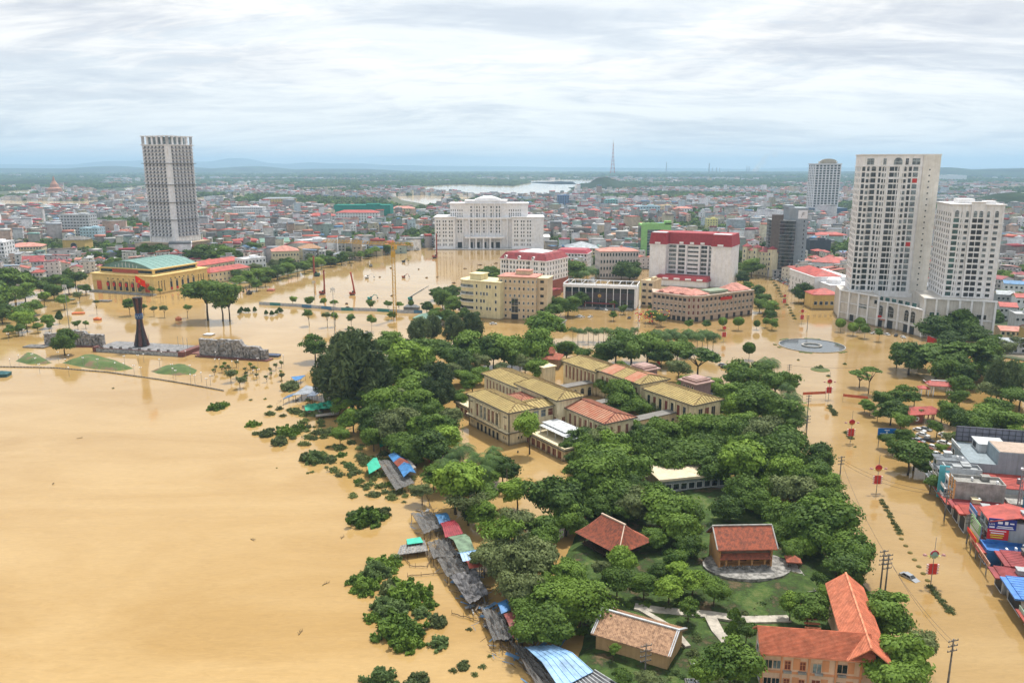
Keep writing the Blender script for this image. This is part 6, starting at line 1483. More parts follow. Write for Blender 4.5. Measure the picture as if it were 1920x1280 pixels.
def monument():
 P = G(267,655);h = ZT(P,558);o = empty('monument',(P.x,P.y,0),0,'tall dark bundled-pillar monument pinched by a blue carved band, red flag on top','monument');lm('dark monument column',P.x,P.y)
 D = mat('dark_bronze',(.035,.03,.035),.45,var=.3,scale=1.5);Rm = mat('deep_red_bronze',(.13,.05,.045),.5,var=.3)
 z0 = 2.2;hw = h
 def rad(t): return 3.6 - 2.5 * math.sin(min(1,t / .60) * math.pi / 2) if t < .60 else 1.1 + 1.1 * ((t - .60) / .40) ** 1.2
 for k in range(8):
  a = 2 * math.pi * k / 8 + .2;b = MB();pts = [];rs = []
  for i in range(11): t = i / 10;r = rad(t);pts.append((r * .8 * math.cos(a),r * .8 * math.sin(a),z0 + (hw - z0) * t));rs.append(.38 + .36 * rad(t) * .55)
  b.tube(pts,rs,7);b.build('pillar',D if k % 2 else Rm,o)
 b = MB();b.lathe([(1.75,z0 + (hw - z0) * .56),(1.9,z0 + (hw - z0) * .585),(1.9,z0 + (hw - z0) * .655),(1.75,z0 + (hw - z0) * .68)],20);bd = b.build('band',mat('blue_carved_band',(.05,.10,.25),.5,var=.3,scale=4),o)
 b = MB()
 for k in range(20):
  a = 2 * math.pi * k / 20;a2 = 2 * math.pi * (k + 1) / 20;z1,z2 = z0 + (hw - z0) * .595,z0 + (hw - z0) * .65
  zz = (z1,z2) if k % 2 else (z2,z1);b.bar((1.95 * math.cos(a),1.95 * math.sin(a),zz[0]),(1.95 * math.cos(a2),1.95 * math.sin(a2),zz[1]),.12)
 b.build('band_pattern',mat('pale_blue_inlay',(.40,.48,.55),.6),bd)
 b = MB();b.lathe([(2.2,hw - .05),(2.2,hw + .25),(1.0,hw + .3)],16);b.build('cap',D,o)
 b = MB();b.tube([(0,0,hw + .2),(0,0,hw + 12)],[.12,.06],6);f = b.build('flagpole',METAL,o)
 b = MB()
 for i in range(6):
  x0,x1 = i * .8,(i + 1) * .8;w0,w1 = .3 * math.sin(i * 1.1),.3 * math.sin((i + 1) * 1.1);dz0,dz1 = -.45 * i,-.45 * (i + 1)
  b.face([(x0,w0,hw + 7.9 + dz0),(x1,w1,hw + 7.9 + dz1),(x1,w1,hw + 11.3 + dz1),(x0,w0,hw + 11.3 + dz0)])
 b.build('flag',mat('bright_red_cloth',(.75,.03,.01),.7,var=.05),f)
 b = MB();t = []
 for k in range(5):
  a = math.pi / 2 + k * 2 * math.pi / 5;b.bar((2.2,-.45,hw + 8.4),(2.2 + .75 * math.cos(a),-.45,hw + 8.4 + .75 * math.sin(a)),.3,.06)
 b.build('star',mat('yellow_star',(.8,.6,.03),.6,var=0),f)
 # stage around the column
 q0,q1 = G(176,659),G(345,669);d = q1 - q0;L = d.length;s = empty('monument_stage',(q0.x,q0.y,0),math.atan2(d.y,d.x),'raised grey stage with dark red corner blocks under the dark monument','stage')
 PV = mat('wet_granite',(.25,.245,.25),.6,var=.3,scale=.5);b = MB();b.box(0,L,0,17,-1,1.9);b.build('stage_floor',PV,s);b = MB();b.box(-.2,L + .2,-.25,0,0,2.3);b.box(-.2,1.6,-.5,3,.001,2.6);b.box(L - 3,L + .3,-.5,17,.001,2.5);b.build('stage_edge',mat('dark_red_plinth',(.16,.06,.05)),s)
 b = MB();b.box(1.7,L - 3.1,-.4,-.26,.1,2.0);b.build('front_panel',mat('pale_blue_grey_stone',(.33,.35,.38),.8,var=.3,scale=.8),s)
 for i in range(9): b = MB();x = 3 + i * (L - 8) / 8;b.box(x,x + 1.2,1.2,2.2,1.9,2.5);b.box(x + .1,x + 1.1,1.3,2.1,2.5,2.9);b.build('planter',CONCD,s)
 for i,(x,y) in enumerate(((.30,12),(.36,13),(.42,14),(.78,12),(.85,11),(.91,10))):
  b = MB();b.tube([(L * x,y,1.9),(L * x,y,7.4)],[.12,.07],6);b.build('bare_flagpole',METAL,s)
 q0 = G(345,664);b = MB();b.box(0,14,0,9,-.5,.55);w = b.build('brick_terrace',mat('brick_red_paving',(.26,.12,.10),.8,var=.3),None,loc=(q0.x,q0.y,0),rz=R(-5));tag(w,'low brick red terrace joining the monument stage to the right relief wall','terrace')
monument()
# grassy embankment mounds in the water
MG = bpy.data.materials.new('mown_grass_slope');n,l = nodes_of(MG);b = n['Principled BSDF'];b.inputs['Roughness'].default_value = .95;g = n.new('ShaderNodeNewGeometry')
l.new(rmp(nz(.13,5),[(.40,(.05,.085,.02)),(.54,(.075,.12,.03)),(.62,(.15,.10,.055))]),b.inputs['Base Color'])
for k,(pp,hh) in enumerate(((([(22,678),(50,656),(75,663),(107,681),(80,684),(45,684)]),2.6),([(106,681),(150,668),(185,664),(222,674),(262,691),(220,697),(160,692)],2.3),([(272,697),(300,686),(350,680),(378,693),(372,702),(330,706),(290,702)],1.9))):
 mound('grass_mound',pp,lambda x,y,h=hh * .85: h,MG,1.2,edge=7)
# roundabout pool
def roundabout():
 c = G(1522,648);r = (G(1582,648) - G(1463,648)).length / 2
 o = empty('roundabout_pool',(c.x,c.y,0),0,'round pool with raised inner ring standing clear of the brown flood at the junction','fountain');lm('roundabout pool',c.x,c.y)
 b = MB();n = 48
 for i in range(n):
  a0,a1 = 2 * math.pi * i / n,2 * math.pi * (i + 1) / n;b.prism([(r * .97 * math.cos(a0),r * .97 * math.sin(a0)),(r * math.cos(a0),r * math.sin(a0)),(r * math.cos(a1),r * math.sin(a1)),(r * .97 * math.cos(a1),r * .97 * math.sin(a1))],0,.35)
 b.build('rim',CONC,o)
 PWm = mat('clear_dark_water',(.07,.08,.085),.04,var=.1,spec=.8);b = MB();b.prism([(r * .969 * math.cos(2 * math.pi * i / n),r * .969 * math.sin(2 * math.pi * i / n)) for i in range(n)],0,.12);b.build('pool_water',PWm,o)
 b = MB()
 for i in range(32):
  a0,a1 = 2 * math.pi * i / 32,2 * math.pi * (i + 1) / 32;q,w = r * .25,r * .31;b.prism([(q * math.cos(a0),q * math.sin(a0)),(w * math.cos(a0),w * math.sin(a0)),(w * math.cos(a1),w * math.sin(a1)),(q * math.cos(a1),q * math.sin(a1))],.1,.6)
 b.build('inner_ring',CONC,o)
 for k,(a,sp) in enumerate(((1.2,.45),(2.1,.35),(3.0,.12),(3.35,.10),(4.2,.35),(5.3,.3))):
  b = MB();R0,R1 = r * 1.07,r * 1.14;m = 8
  P_ = [(R0 * math.cos(a + sp * (i / m - .5)),R0 * math.sin(a + sp * (i / m - .5))) for i in range(m + 1)] + [((R1 + .6 * math.sin(i * 2)) * math.cos(a + sp * (.5 - i / m)),(R1 + .6 * math.sin(i * 2)) * math.sin(a + sp * (.5 - i / m))) for i in range(m + 1)]
  b.prism(P_,-.1,.22);q = b.build('grass_verge',MG,o)
roundabout()
# construction fence in the water
def fence():
 pts = [(486,571),(560,575),(640,582),(700,583),(760,587),(792,587)]
 A = G(*pts[0]);o = empty('construction_fence',(A.x,A.y,0),0,'long low fence of pale and teal sheets standing in water before the construction site','fence');lm('construction fence',*G(640,581))
 FT = mat('teal_sheet',(.05,.22,.22),.6,var=.1);FB = mat('blue_sheet',(.07,.20,.36),.6);FG = mat('pale_grey_sheet',(.42,.45,.50),.6,var=.15);seq = [FG,FT,FG,FG,FB,FG,FB,FG,FT,FG];k = 0
 for i in range(len(pts) - 1):
  a,c = G(*pts[i]),G(*pts[i + 1]);m = max(1,int((c - a).length / 2.6))
  for j in range(m):
   if 1 == i and False: continue
   p,q = a.lerp(c,j / m) - A,a.lerp(c,(j + 1) / m) - A;b = MB();b.bar((p.x,p.y,1.0),(q.x,q.y,1.0),.08,2.0);b.build('fence_panel',seq[k // 3 % len(seq)],o);k += 1
 b = MB()
 for i in range(len(pts) - 1):
  a,c = G(*pts[i]) - A,G(*pts[i + 1]) - A;m = int((c - a).length / 5)
  for j in range(m): p = a.lerp(c,j / m);b.box(p.x - .1,p.x + .1,p.y + .08,p.y + .3,0,2.2)
 b.build('post',METAL,o,kind='stuff')
fence()
# tower crane
def crane():
 P = G(741,600);zj = ZT(P,457);o = empty('tower_crane',(P.x,P.y,0),0,'yellow lattice tower crane with long level jib over the flooded site','crane');lm('yellow tower crane',P.x,P.y)
 b = MB();w = .9;n = 24
 for (x,y) in ((-w,-w),(w,-w),(w,w),(-w,w)): b.bar((x,y,0),(x,y,zj),.22)
 for k in range(n):
  z0,z1 = zj * k / n,zj * (k + 1) / n;c = [(-w,-w),(w,-w),(w,w),(-w,w)]
  for i in range(4):
   j = (i + 1) % 4;a,d = (c[i],c[j]) if k % 2 else (c[j],c[i]);b.bar((*a,z0),(*d,z1),.12);b.bar((*c[i],z1),(*c[j],z1),.14)
 b.build('mast',YEL,o,kind='stuff')
 # jib runs left and away; find the end point on the picture row
 E1 = Vector((-46.0,18.0));d = E1.normalized()
 def lat(b,l0,l1,z,s,w=.7,h=1.5):
  nn = Vector((-d.y,d.x)) * w;m = int(abs(l1 - l0) / 2.2)
  A_,B_ = d * l0,d * l1;b.bar((A_.x + nn.x,A_.y + nn.y,z),(B_.x + nn.x,B_.y + nn.y,z),.18);b.bar((A_.x - nn.x,A_.y - nn.y,z),(B_.x - nn.x,B_.y - nn.y,z),.18);b.bar((A_.x,A_.y,z + h),(B_.x,B_.y,z + h),.2)
  for k in range(m):
   p,q = d * (l0 + (l1 - l0) * k / m),d * (l0 + (l1 - l0) * (k + .5) / m);r_ = d * (l0 + (l1 - l0) * (k + 1) / m)
   for sgn in (1,-1): b.bar((p.x + sgn * nn.x,p.y + sgn * nn.y,z),(q.x,q.y,z + h),.1);b.bar((q.x,q.y,z + h),(r_.x + sgn * nn.x,r_.y + sgn * nn.y,z),.15)
 b = MB();lat(b,0,50,zj - .6,1);b.build('jib',YEL,o,kind='stuff');b = MB();lat(b,0,-14,zj - .6,1);b.build('counter_jib',YEL,o,kind='stuff')
 b = MB();q = d * -12;b.box(q.x - 1.5,q.x + 1.5,q.y - 1,q.y + 1,zj - 2.5,zj - .7);b.build('counterweight',CONC,o)
 b = MB();b.box(-1.2,1.2,-1.2,1.2,zj - 8,zj - 4.5);b.box(.95,2.3,-1,1,zj - 3.4,zj - 1);b.build('cab',YEL,o);b = MB();b.bar((0,0,zj),(0,0,zj + 2.4),.4);b.build('apex',YEL,o)
 b = MB();q = d * 30;b.bar((q.x,q.y,zj - .6),(q.x,q.y,zj - 14),.06);b.box(q.x - .3,q.x + .3,q.y - .3,q.y + .3,zj - 15,zj - 14);b.build('hook',DMETAL,o)
crane()
# machines
def tracked(px,py,lab,body,kind,sc=1.0,ang=0.0,boom=None,nm='excavator',tall=None):
 P = G(px,py);o = empty(nm,(P.x,P.y,0),ang,lab,nm.replace('_',' '),'flooded construction machines');o.scale = (sc,) * 3
 b = MB();b.box(-1.5,1.5,-1.3,-.8,-.2,.6);b.box(-1.5,1.5,.8,1.3,-.2,.6);b.build('track',DMETAL,o)
 b = MB();b.box(-1.9,1.2,-1.2,1.2,.75,1.9);b.box(-1.9,-.6,-1.1,1.1,1.9,2.3);b.build('body',body,o)
 b = MB();b.box(.0,1.25,-1.15,-.2,1.92,2.9);b.build('cab',GLASS,o)
 if kind == 'ex':
  b = MB();b.bar((1.0,.2,1.4),(3.2,.2,4.0),.45);b.bar((3.2,.2,4.0),(5.3,.2,3.4),.38);b.bar((5.3,.2,3.4),(6.0,.2,1.5),.34);b.build('boom',body if boom is None else boom,o);b = MB();b.box(5.6,6.5,-.3,.7,.7,1.5);b.build('bucket',DMETAL,o)
 elif kind == 'drill':
  t = tall or 16;b = MB();b.bar((1.6,0,.5),(1.6,0,t),.6,.7);b.bar((2.1,0,.2),(2.1,0,t * .95),.32);b.bar((1.0,.6,1.6),(1.5,.3,t * .5),.2);b.bar((1.0,-.6,1.6),(1.5,-.3,t * .5),.2);b.build('mast',boom or body,o);b = MB();b.box(1.2,2.3,-.5,.5,t - .6,t + .3);b.build('mast_head',boom or body,o)
 elif kind == 'mobile':
  b = MB();b.bar((-1,0,2.0),(9.5,0,7.8),.7,.7);b.bar((9.5,0,7.8),(13,0,9.8),.4,.4);b.build('boom',METAL,o);b = MB();b.bar((13,0,9.8),(13,0,7),.06);b.box(12.8,13.2,-.2,.2,6.6,7);b.build('hook',DMETAL,o)
 return o
RU = mat('rust_red_machine',(.36,.09,.06),.6,var=.2);DG = mat('dark_green_machine',(.05,.12,.08),.6)
tracked(594,518,'dark green drilling rig with tall thin rust mast, left side of the lake site',DG,'drill',1.3,2.9,RU,'drilling_rig',13)
tracked(604,552,'brown piling rig with slender tall mast in front of the dark green one',RU,'drill',1.1,0.1,RU,'drilling_rig',16)
t = tracked(661,553,'rust red leaning drill rig in the middle of the flooded site',RU,'drill',1.1,.3,mat('rust_red_bright',(.45,.08,.05),.6),'drilling_rig',15);t.rotation_euler[1] = R(-9)
tracked(688,522,'white excavator with folded arm beside the leaning rust red rig',WHITE2,'ex',1.0,.2)
tracked(770,563,'teal mobile crane with raised boom near the yellow tower crane',TEAL,'mobile',1.0,.25,nm='mobile_crane')
tracked(815,484,'brown tall piling rig close to the white palace steps',RU,'drill',1.3,.2,RU,'drilling_rig',19)
tracked(695,500,'small grey digger in open water behind the white excavator',METAL,'ex',.9,2.2);tracked(757,492,'small dark digger right of the yellow crane mast',DMETAL,'ex',.9,.6)
tracked(694,562,'teal drilling machine lying low behind the fence',TEAL,'ex',.9,.4);tracked(467,552,'dark excavator at the left corner of the lake site',DMETAL,'ex',1.1,2.5);tracked(780,470,'small pale digger far back in the lake site',LGREY,'ex',1.0,1.2)
tracked(757,521,'small brown digger in the middle distance of the lake site',RU,'ex',.8,.4)
for k,(x,y,w) in enumerate(((872,528 - 24,9),(733,503,5),(800,521,4),(851,531,8),(868,530,6),(900,497,12),(930,494,14),(650,570,6),(652,577,7),(820,520,5),(664,580,4),(570,573,6),(735,555,3),(712,520,3),(785,505,3),(905,518,5))):
 P = G(x,y);b = MB();b.box(-w * .18,w * .18,-1,1,-.2,.5);b.box(-w * .1,w * .06,-.7,.6,.5,.9);q = b.build('floating_debris',mat('brown_debris',(.16,.10,.06),.9,var=.3),None,loc=(P.x,P.y,0),rz=k * .7);tag(q,None,'debris','debris in the flooded construction site');AUTO.append((q,'low heap of brown site debris'))
# ---- generic small things
def boatlike(): pass
_car = {}
CARW = mat('car_white',(.70,.71,.72),.25,var=.03,spec=.6);CARS_ = mat('car_silver',(.35,.37,.40),.25,var=.03,metal=.4);CARD = mat('car_dark',(.035,.037,.045),.25,var=.03,spec=.6);CARR = mat('car_red',(.40,.03,.03),.3,var=.03,spec=.6);TYRE = mat('tyre',(.02,.02,.02),.9)
def car_meshes(m):
 if m.name in _car: return _car[m.name]
 b = MB();pr = [(-2.2,.35),(-2.2,.85),(-1.75,.95),(1.1,.95),(2.15,.78),(2.2,.35)];w = .86
 n = len(pr)
 for s_ in (-w,w): b.v.extend([(x,s_,z) for x,z in pr])
 b.f.append(tuple(range(n)));b.f.append(tuple(range(2 * n - 1,n - 1,-1)));b.m += [0,0]
 for i in range(n): j = (i + 1) % n;b.f.append((i,n + i,n + j,j));b.m.append(0)
 body = b.mesh('car_body',m)
 b = MB();P_ = [(-1.7,-.8,.95),(1.0,-.8,.95),(1.0,.8,.95),(-1.7,.8,.95)];T_ = [(-1.15,-.62,1.42),(.35,-.62,1.42),(.35,.62,1.42),(-1.15,.62,1.42)];b.v = P_ + T_
 for q in ((0,1,5,4),(1,2,6,5),(2,3,7,6),(3,0,4,7),(4,5,6,7)): b.f.append(q);b.m.append(0)
 cab = b.mesh('car_windows',GLASS)
 b = MB();b.box(-1.17,.37,-.64,.64,1.40,1.46);[b.bar((x0,y,.95),(x1,y * .78,1.42),.07) for (x0,x1) in ((-1.7,-1.15),(1.0,.35),(-.35,-.35)) for y in (-.8,.8)];rf = b.mesh('car_roof',m)
 b = MB();b.tube([(0,-.12,0),(0,.12,0)],[.33,.33],12);wh = b.mesh('wheel',TYRE)
 _car[m.name] = (body,cab,rf,wh);return _car[m.name]
CARN = {'car_white': 'white','car_silver': 'silver','car_dark': 'black','car_red': 'red'}
def car(px,py,m,ang,z=-.35,label=None,group='flooded parked cars',xy=None,tiltx=0,roll=0):
 P = xy or G(px,py);body,cab,rf,wh = car_meshes(m);o = empty('car',(P.x,P.y,z),ang,label,'car',group);o.rotation_euler = (roll,tiltx,ang)
 link('body',body,o);link('car_window',cab,o);link('car_roof',rf,o)
 for x in (-1.35,1.35):
  for y in (-.8,.8): link('wheel',wh,o,(x,y,.33))
 if not label: AUTO.append((o,CARN[m.name] + ' half-submerged car'))
 return o
car(1705,1083,CARS_,R(-62),-.55,'silver car afloat and half sunk in the middle of the flooded street',None,tiltx=R(5));lm('sunken silver car',*G(1705,1083))
for i,(x,y,m) in enumerate(((1724,808,CARW),(1731,817,CARW),(1740,827,CARD),(1722,828,CARS_),(1727,835,CARR),(1735,842,CARR),(1750,840,CARW),(1742,850,CARS_),(1756,853,CARW),(1735,806,CARS_),(1772,817,CARW),(1778,822,CARW),(1787,828,CARW),(1770,832,CARW),(1782,845,CARR),(1715,822,CARS_),(1765,862,CARW))): car(x,y,m,R(-50) + random.uniform(-.15,.15),-.25)
for i,(x,y,m) in enumerate(((1305,721,CARW),(1315,723,CARW),(1328,730,CARW),(1340,736,CARD),(1302,728,CARD),(1330,741,CARS_),(1345,745,CARW),(1360,690,CARD),(1372,695,CARD),(1385,697,CARS_),(1390,703,CARD),(1402,708,CARW),(1318,733,CARD),(1355,686,CARS_))): car(x,y,m,R(-20) + random.uniform(-.2,.2),-.1)
for i in range(34):
 t = i % 17 / 17;row = i // 17;q = G(1452 + 58 * t + row * 12,523 + 26 * t - row * 1.5);car(0,0,random.choice((CARW,CARW,CARS_,CARD,CARR)),R(20) + random.uniform(-.2,.2),.0,xy=q + Vector((0,row * 3)),group='cars parked in rows by the avenue')
for i,(x,y,m) in enumerate(((1085,594,CARW),(1091,595,CARW),(1107,595,CARW),(1128,581,CARS_),(1135,582,CARW),(1150,583,CARD),(1165,584,CARS_),(1120,580,CARD),(925,608,CARW),(1180,597,CARD),(1640,626,CARW),(1662,628,CARW),(1680,630,CARD),(1693,633,CARW))): car(x,y,m,random.uniform(0,3),-.2)
# lantern poles on the median
def lantern_pole(px,py,lab,style=0):
 P = G(px,py);o = empty('street_lamp',(P.x,P.y,0),R(0),lab,'street lamp','decorated lamp posts along the flooded median')
 b = MB();b.tube([(0,0,0),(0,0,11.5)],[.11,.05],8);b.build('pole',METAL,o)
 b = MB();[b.box(sx * .55 - .45,sx * .55 + .45,-.07,.07,2.5,5.1) for sx in (-1,1)];pn = b.build('red_panel',REDP,o)
 b = MB();[b.lathe([(.05,z),(.28,z + .1),(.28,z + .35),(.05,z + .45)],8,sx * 1.15,0) for sx in (-1,1) for z in (2.6,3.3,4.0,4.6)];b.build('lamp_globe',mat('pink_white_globe',(.70,.50,.48),.4),pn)
 b = MB();b.tube([(-2.3,0,7.2),(-1.2,0,6.9),(0,0,7.0),(1.2,0,6.9),(2.3,0,7.2)],[.06,.08,.1,.08,.06],6);b.build('cross_arm',METAL,o)
 for s_ in (-1,1):
  b = MB();b.lathe([(.05,7.0),(.5,7.1),(.3,7.45),(.05,7.5)],8,s_ * 2.1,0);b.build('lamp_head',mat('dull_pink_lamp',(.42,.22,.20),.6),o)
  b = MB()
  for k in range(4): a = R(20 + 35 * k);b.bar((s_ * .3,0,7.0),(s_ * (.3 + 1.3 * math.cos(a)),0,7.0 - 1.0 * math.sin(a) + .3),.3,.05)
  b.build('leaf_ornament',mat('yellow_green_ornament',(.45,.42,.08),.6),o)
 b = MB();b.tube([(0,-.12,7.4),(0,.12,7.4)],[.95,.95],14);b.build('round_emblem',REDP if style == 0 else mat('teal_lotus',(.25,.42,.38),.6),o)
 b = MB();a = [math.pi * i / 8 for i in range(9)];[b.bar((.8 * math.cos(a[i]),-.2,7.5 + .8 * math.sin(a[i])),(.8 * math.cos(a[i + 1]),-.2,7.5 + .8 * math.sin(a[i + 1])),.25) for i in range(8)];b.build('arch_ornament',mat('dark_crimson',(.40,.03,.06),.6),o)
 return o
lantern_pole(1745,1095,'decorated lamp post with red panels and teal lotus, nearest on the median',1);lantern_pole(1643,922,'decorated lamp post with red panels second from the bottom on the median');lantern_pole(1594,830,'decorated lamp post with red panels beside the green and grey ornament');lantern_pole(1553,748,'decorated lamp post with red panels farthest up the wide street before the roundabout')
lantern_pole(1503,606,'red-panelled lamp post beyond the roundabout pool');lantern_pole(1357,640,'red-panelled lamp post left of the roundabout pool')
lantern_pole(1470,575,'red-panelled lamp post on the straight avenue beyond the roundabout')
for i,(x,y) in enumerate(((1648,1086),)): pass
# rows of small lamps and poles in the flooded square
def pole_obj():
 b = MB();b.tube([(0,0,0),(0,0,4.2)],[.08,.05],6);pm = b.mesh('lamp_post',METAL);b = MB()
 for s_ in (-.35,.35): b.lathe([(.05,4.1),(.22,4.2),(.22,4.45),(.04,4.6)],8,s_,0)
 b.bar((-.4,0,4.1),(.4,0,4.1),.06);return pm,b.mesh('lamp_globe',WHITE2)
LPM,LGM = pole_obj()
def lamp(px,py,sc=1.0,lab='small twin-globe lamp post standing in the water',grp='small lamp posts in the flooded square'):
 P = G(px,py);o = empty('lamp_post',(P.x,P.y,0),random.uniform(0,3),None,'street lamp',grp);o.scale = (sc,) * 3;link('pole',LPM,o);link('lamp_globe',LGM,o);AUTO.append((o,lab))
for x,y in ((36,682),(62,680),(68,688),(110,676),(124,690),(130,682),(157,687),(184,690),(217,697),(233,698),(234,684),(252,702),(260,682),(265,706),(270,680),(323,700),(325,708),(357,702),(404,690),(405,676),(412,690),(436,694),(447,692),(484,688),(395,722),(388,728),(532,682),(304,676),(349,674),(366,722),(358,720),(330,712),(476,712),(486,710),(378,716),(300,690),(16,640),(35,624),(46,632),(20,690),(130,706),(75,700)): lamp(x,y)
# poles and pylons
def pylon(px,py,h,lab,arms=3,cat='power pole',ang=0.3):
 P = G(px,py);o = empty('power_pole',(P.x,P.y,0),ang,lab,cat,'concrete power poles');b = MB();b.tube([(0,0,0),(0,0,h)],[.2,.12],8);b.build('pole',CONCD,o)
 for k in range(arms):
  z = h - .5 - k * 1.0;b = MB();b.box(-1.1,1.1,-.06,.06,z,z + .12);b.build('cross_arm',DMETAL,o)
  for x in (-1,-.35,.35,1): b = MB();b.lathe([(.05,z + .12),(.09,z + .2),(.05,z + .42)],6,x,0);b.build('insulator',CONC,o)
 return P,h
pylon(1508,862,15,'concrete power pole at the tree edge left of the wide flooded street');pylon(1572,922,11,'concrete power pole further down the left edge of the wide street');pylon(1650,1108,10,'left one of the twin power poles above the orange-roofed building',4);pylon(1659,1112,9.5,'right one of the twin power poles above the orange-roofed building',4)
pylon(1776,1290,10,'power pole with crooked arms at the bottom right corner',3);pylon(1208,1300,10,'white lattice-topped power pole in front of the tan earth house',4);pylon(1512,800,12,'thin power pole above the palm-fringed park edge');pylon(1478,700 + 16,8,'short pole beside the junction')
pylon(1715,610,9,'tall pole near the podium corner') if False else None
pylon(1513,620,9,'pole beside the red barrier near the roundabout');pylon(1770,975,9,'power pole standing by the shop row corner');pylon(1812,1018,8,'leaning power pole hung with cables in front of the low shops')
for (x,y,h,lb) in ((130,615,26,'very tall thin floodlight mast left of the dark monument'),(628,632,28,'very tall thin floodlight mast in front of the construction fence'),(590,562,14,'thin mast behind the construction fence')):
 P = G(x,y);b = MB();b.tube([(0,0,0),(0,0,h)],[.22,.10],8);o = empty('floodlight_mast',(P.x,P.y,0),0,lb,'mast');b.build('pole',METAL,o);b = MB();[b.box(-1.2 + k * .5,-.9 + k * .5,-.2,.2,h - 3 + (k % 2),h - .5) for k in range(5)];b.build('lamp_frame',LGREY,o)
# overhead cables
def cable(name,p,q,sag,lab,r=.035):
 b = MB();pts = [Vector(p).lerp(Vector(q),i / 10) - Vector((0,0,sag * 4 * (i / 10) * (1 - i / 10))) for i in range(11)];b.tube(pts,[r] * 11,4);tag(b.build(name,DMETAL),lab,'cable','overhead cables')
def g3(px,py,z): v = G(px,py);return (v.x,v.y,z)
cable('cable',g3(1572,922,10),g3(1770,975,8),2.0,'upper cable crossing the wide street below the second lamp post');cable('cable',g3(1572,922,9.2),g3(1770,975,7.4),2.4,'lower cable crossing the wide street below the second lamp post')
cable('cable',g3(1478,716,7.5),g3(1640,720,8),1.0,'cable crossing the street near the sparse umbrella trees');cable('cable',g3(1650,1108,9.4),g3(1776,1290,9.4),1.2,'cable running from the twin poles to the bottom right pole');cable('cable',g3(1659,1112,8.6),g3(1776,1290,8.4),1.4,'lower cable from the twin poles to the bottom right pole');cable('cable',g3(1572,922,9.6),g3(1650,1108,9.5),1.4,'cable along the tree edge to the twin poles')
# blue direction sign
def bluesign():
 P = G(1660,838);o = empty('direction_sign',(P.x,P.y,0),R(-6),'wide blue direction sign with white arrow over the left shrubs of the car park','road sign');b = MB();b.box(-2.9,2.9,0,.12,3.6,6.6);b.build('sign_panel',mat('road_sign_blue',(.01,.13,.42),.4,var=.05),o);b = MB();b.box(-2.4,-2.2,.13,.3,0,6.4);b.box(2.0,2.2,.13,.3,0,6.4);b.build('post',METAL,o)
 b = MB();b.box(-.14,.14,-.03,-.004,4.4,5.6);b.box(-2.2,2.0,-.03,-.004,4.75,4.9);b.box(-1.1,1.1,-.03,-.004,4.15,4.38);b.box(-.8,.8,-.03,-.004,5.85,6.1);b.build('sign_marks',LET,o);b = MB();b.box(-2.9,2.9,-.02,.0,3.3,3.55);b.build('pink_strip',mat('pink_strip',(.55,.35,.40),.6),o)
bluesign()
# banners across the street
for (a,c,lb) in (((1580,752),(1626,757),'long red street banner strung across the wide street near the shrubs'),((1505,749),(1548,747),'faded red banner strung left of the upper lamp post')):
 p,q = G(*a),G(*c);d = q - p;b = MB();b.box(0,d.length,0,.08,2.0,3.1);o = b.build('street_banner',mat('faded_red_banner',(.55,.12,.06),.7),None,loc=(p.x,p.y,0),rz=math.atan2(d.y,d.x));tag(o,lb,'banner')
 for k in (0,d.length): b = MB();b.tube([(k,.15,0),(k,.15,3.4)],[.06,.05],6);b.build('post',METAL,o)
# submerged hedge plants along the median are placed with the vegetation
# red flag by podium; red lit lantern cluster; flags
def flagpole(px,py,h,lab,w=2.2,hh=3.4):
 P = G(px,py);b = MB();b.tube([(0,0,0),(0,0,h)],[.09,.05],6);o = empty('flagpole',(P.x,P.y,0),0,lab,'flag');b.build('pole',METAL,o);b = MB()
 for i in range(4): x0,x1 = i * w / 4,(i + 1) * w / 4;y0,y1 = .25 * math.sin(i * 1.5),.25 * math.sin((i + 1) * 1.5);b.face([(x0,y0,h - hh - .5 * i),(x1,y1,h - hh - .5 * (i + 1)),(x1,y1,h - .2 - .5 * (i + 1)),(x0,y0,h - .2 - .5 * i)])
 b.build('flag',REDP,o)
flagpole(1736,655,7.5,'large drooping red banner flags in front of the arched podium',5.2,5);flagpole(1229,690,8,'red flag above the museum trees',2,4.5);flagpole(1583,566,6,'small red flag near the orange-roofed ochre house')
def lanterns():
 for k in range(9):
  P = G(1197 + (k % 5) * 13,604 + (k // 5) * 7);o = empty('lantern_tree',(P.x,P.y,0),0,None,'decoration','red lantern ornaments before the tan corner building');AUTO.append((o,'pole hung with red lanterns and gold stars'))
  b = MB();b.tube([(0,0,0),(0,0,7)],[.1,.06],6);b.build('pole',METAL,o);r = random.Random(k)
  for nm_,m_,c_ in (('lantern',REDP,6),('gold_star',mat('gold_ornament',(.75,.50,.10),.5),6)):
   b = MB()
   for _ in range(c_): x,y,z = r.uniform(-2,2),r.uniform(-1,1),r.uniform(2,7.4);b.lathe([(.08,z),(.42,z + .2),(.42,z + .55),(.08,z + .8)],8,x,y);b.bar((x,y,z + .7),(0,0,min(7,z + 1.2)),.04)
   b.build(nm_,m_,o)
lanterns()
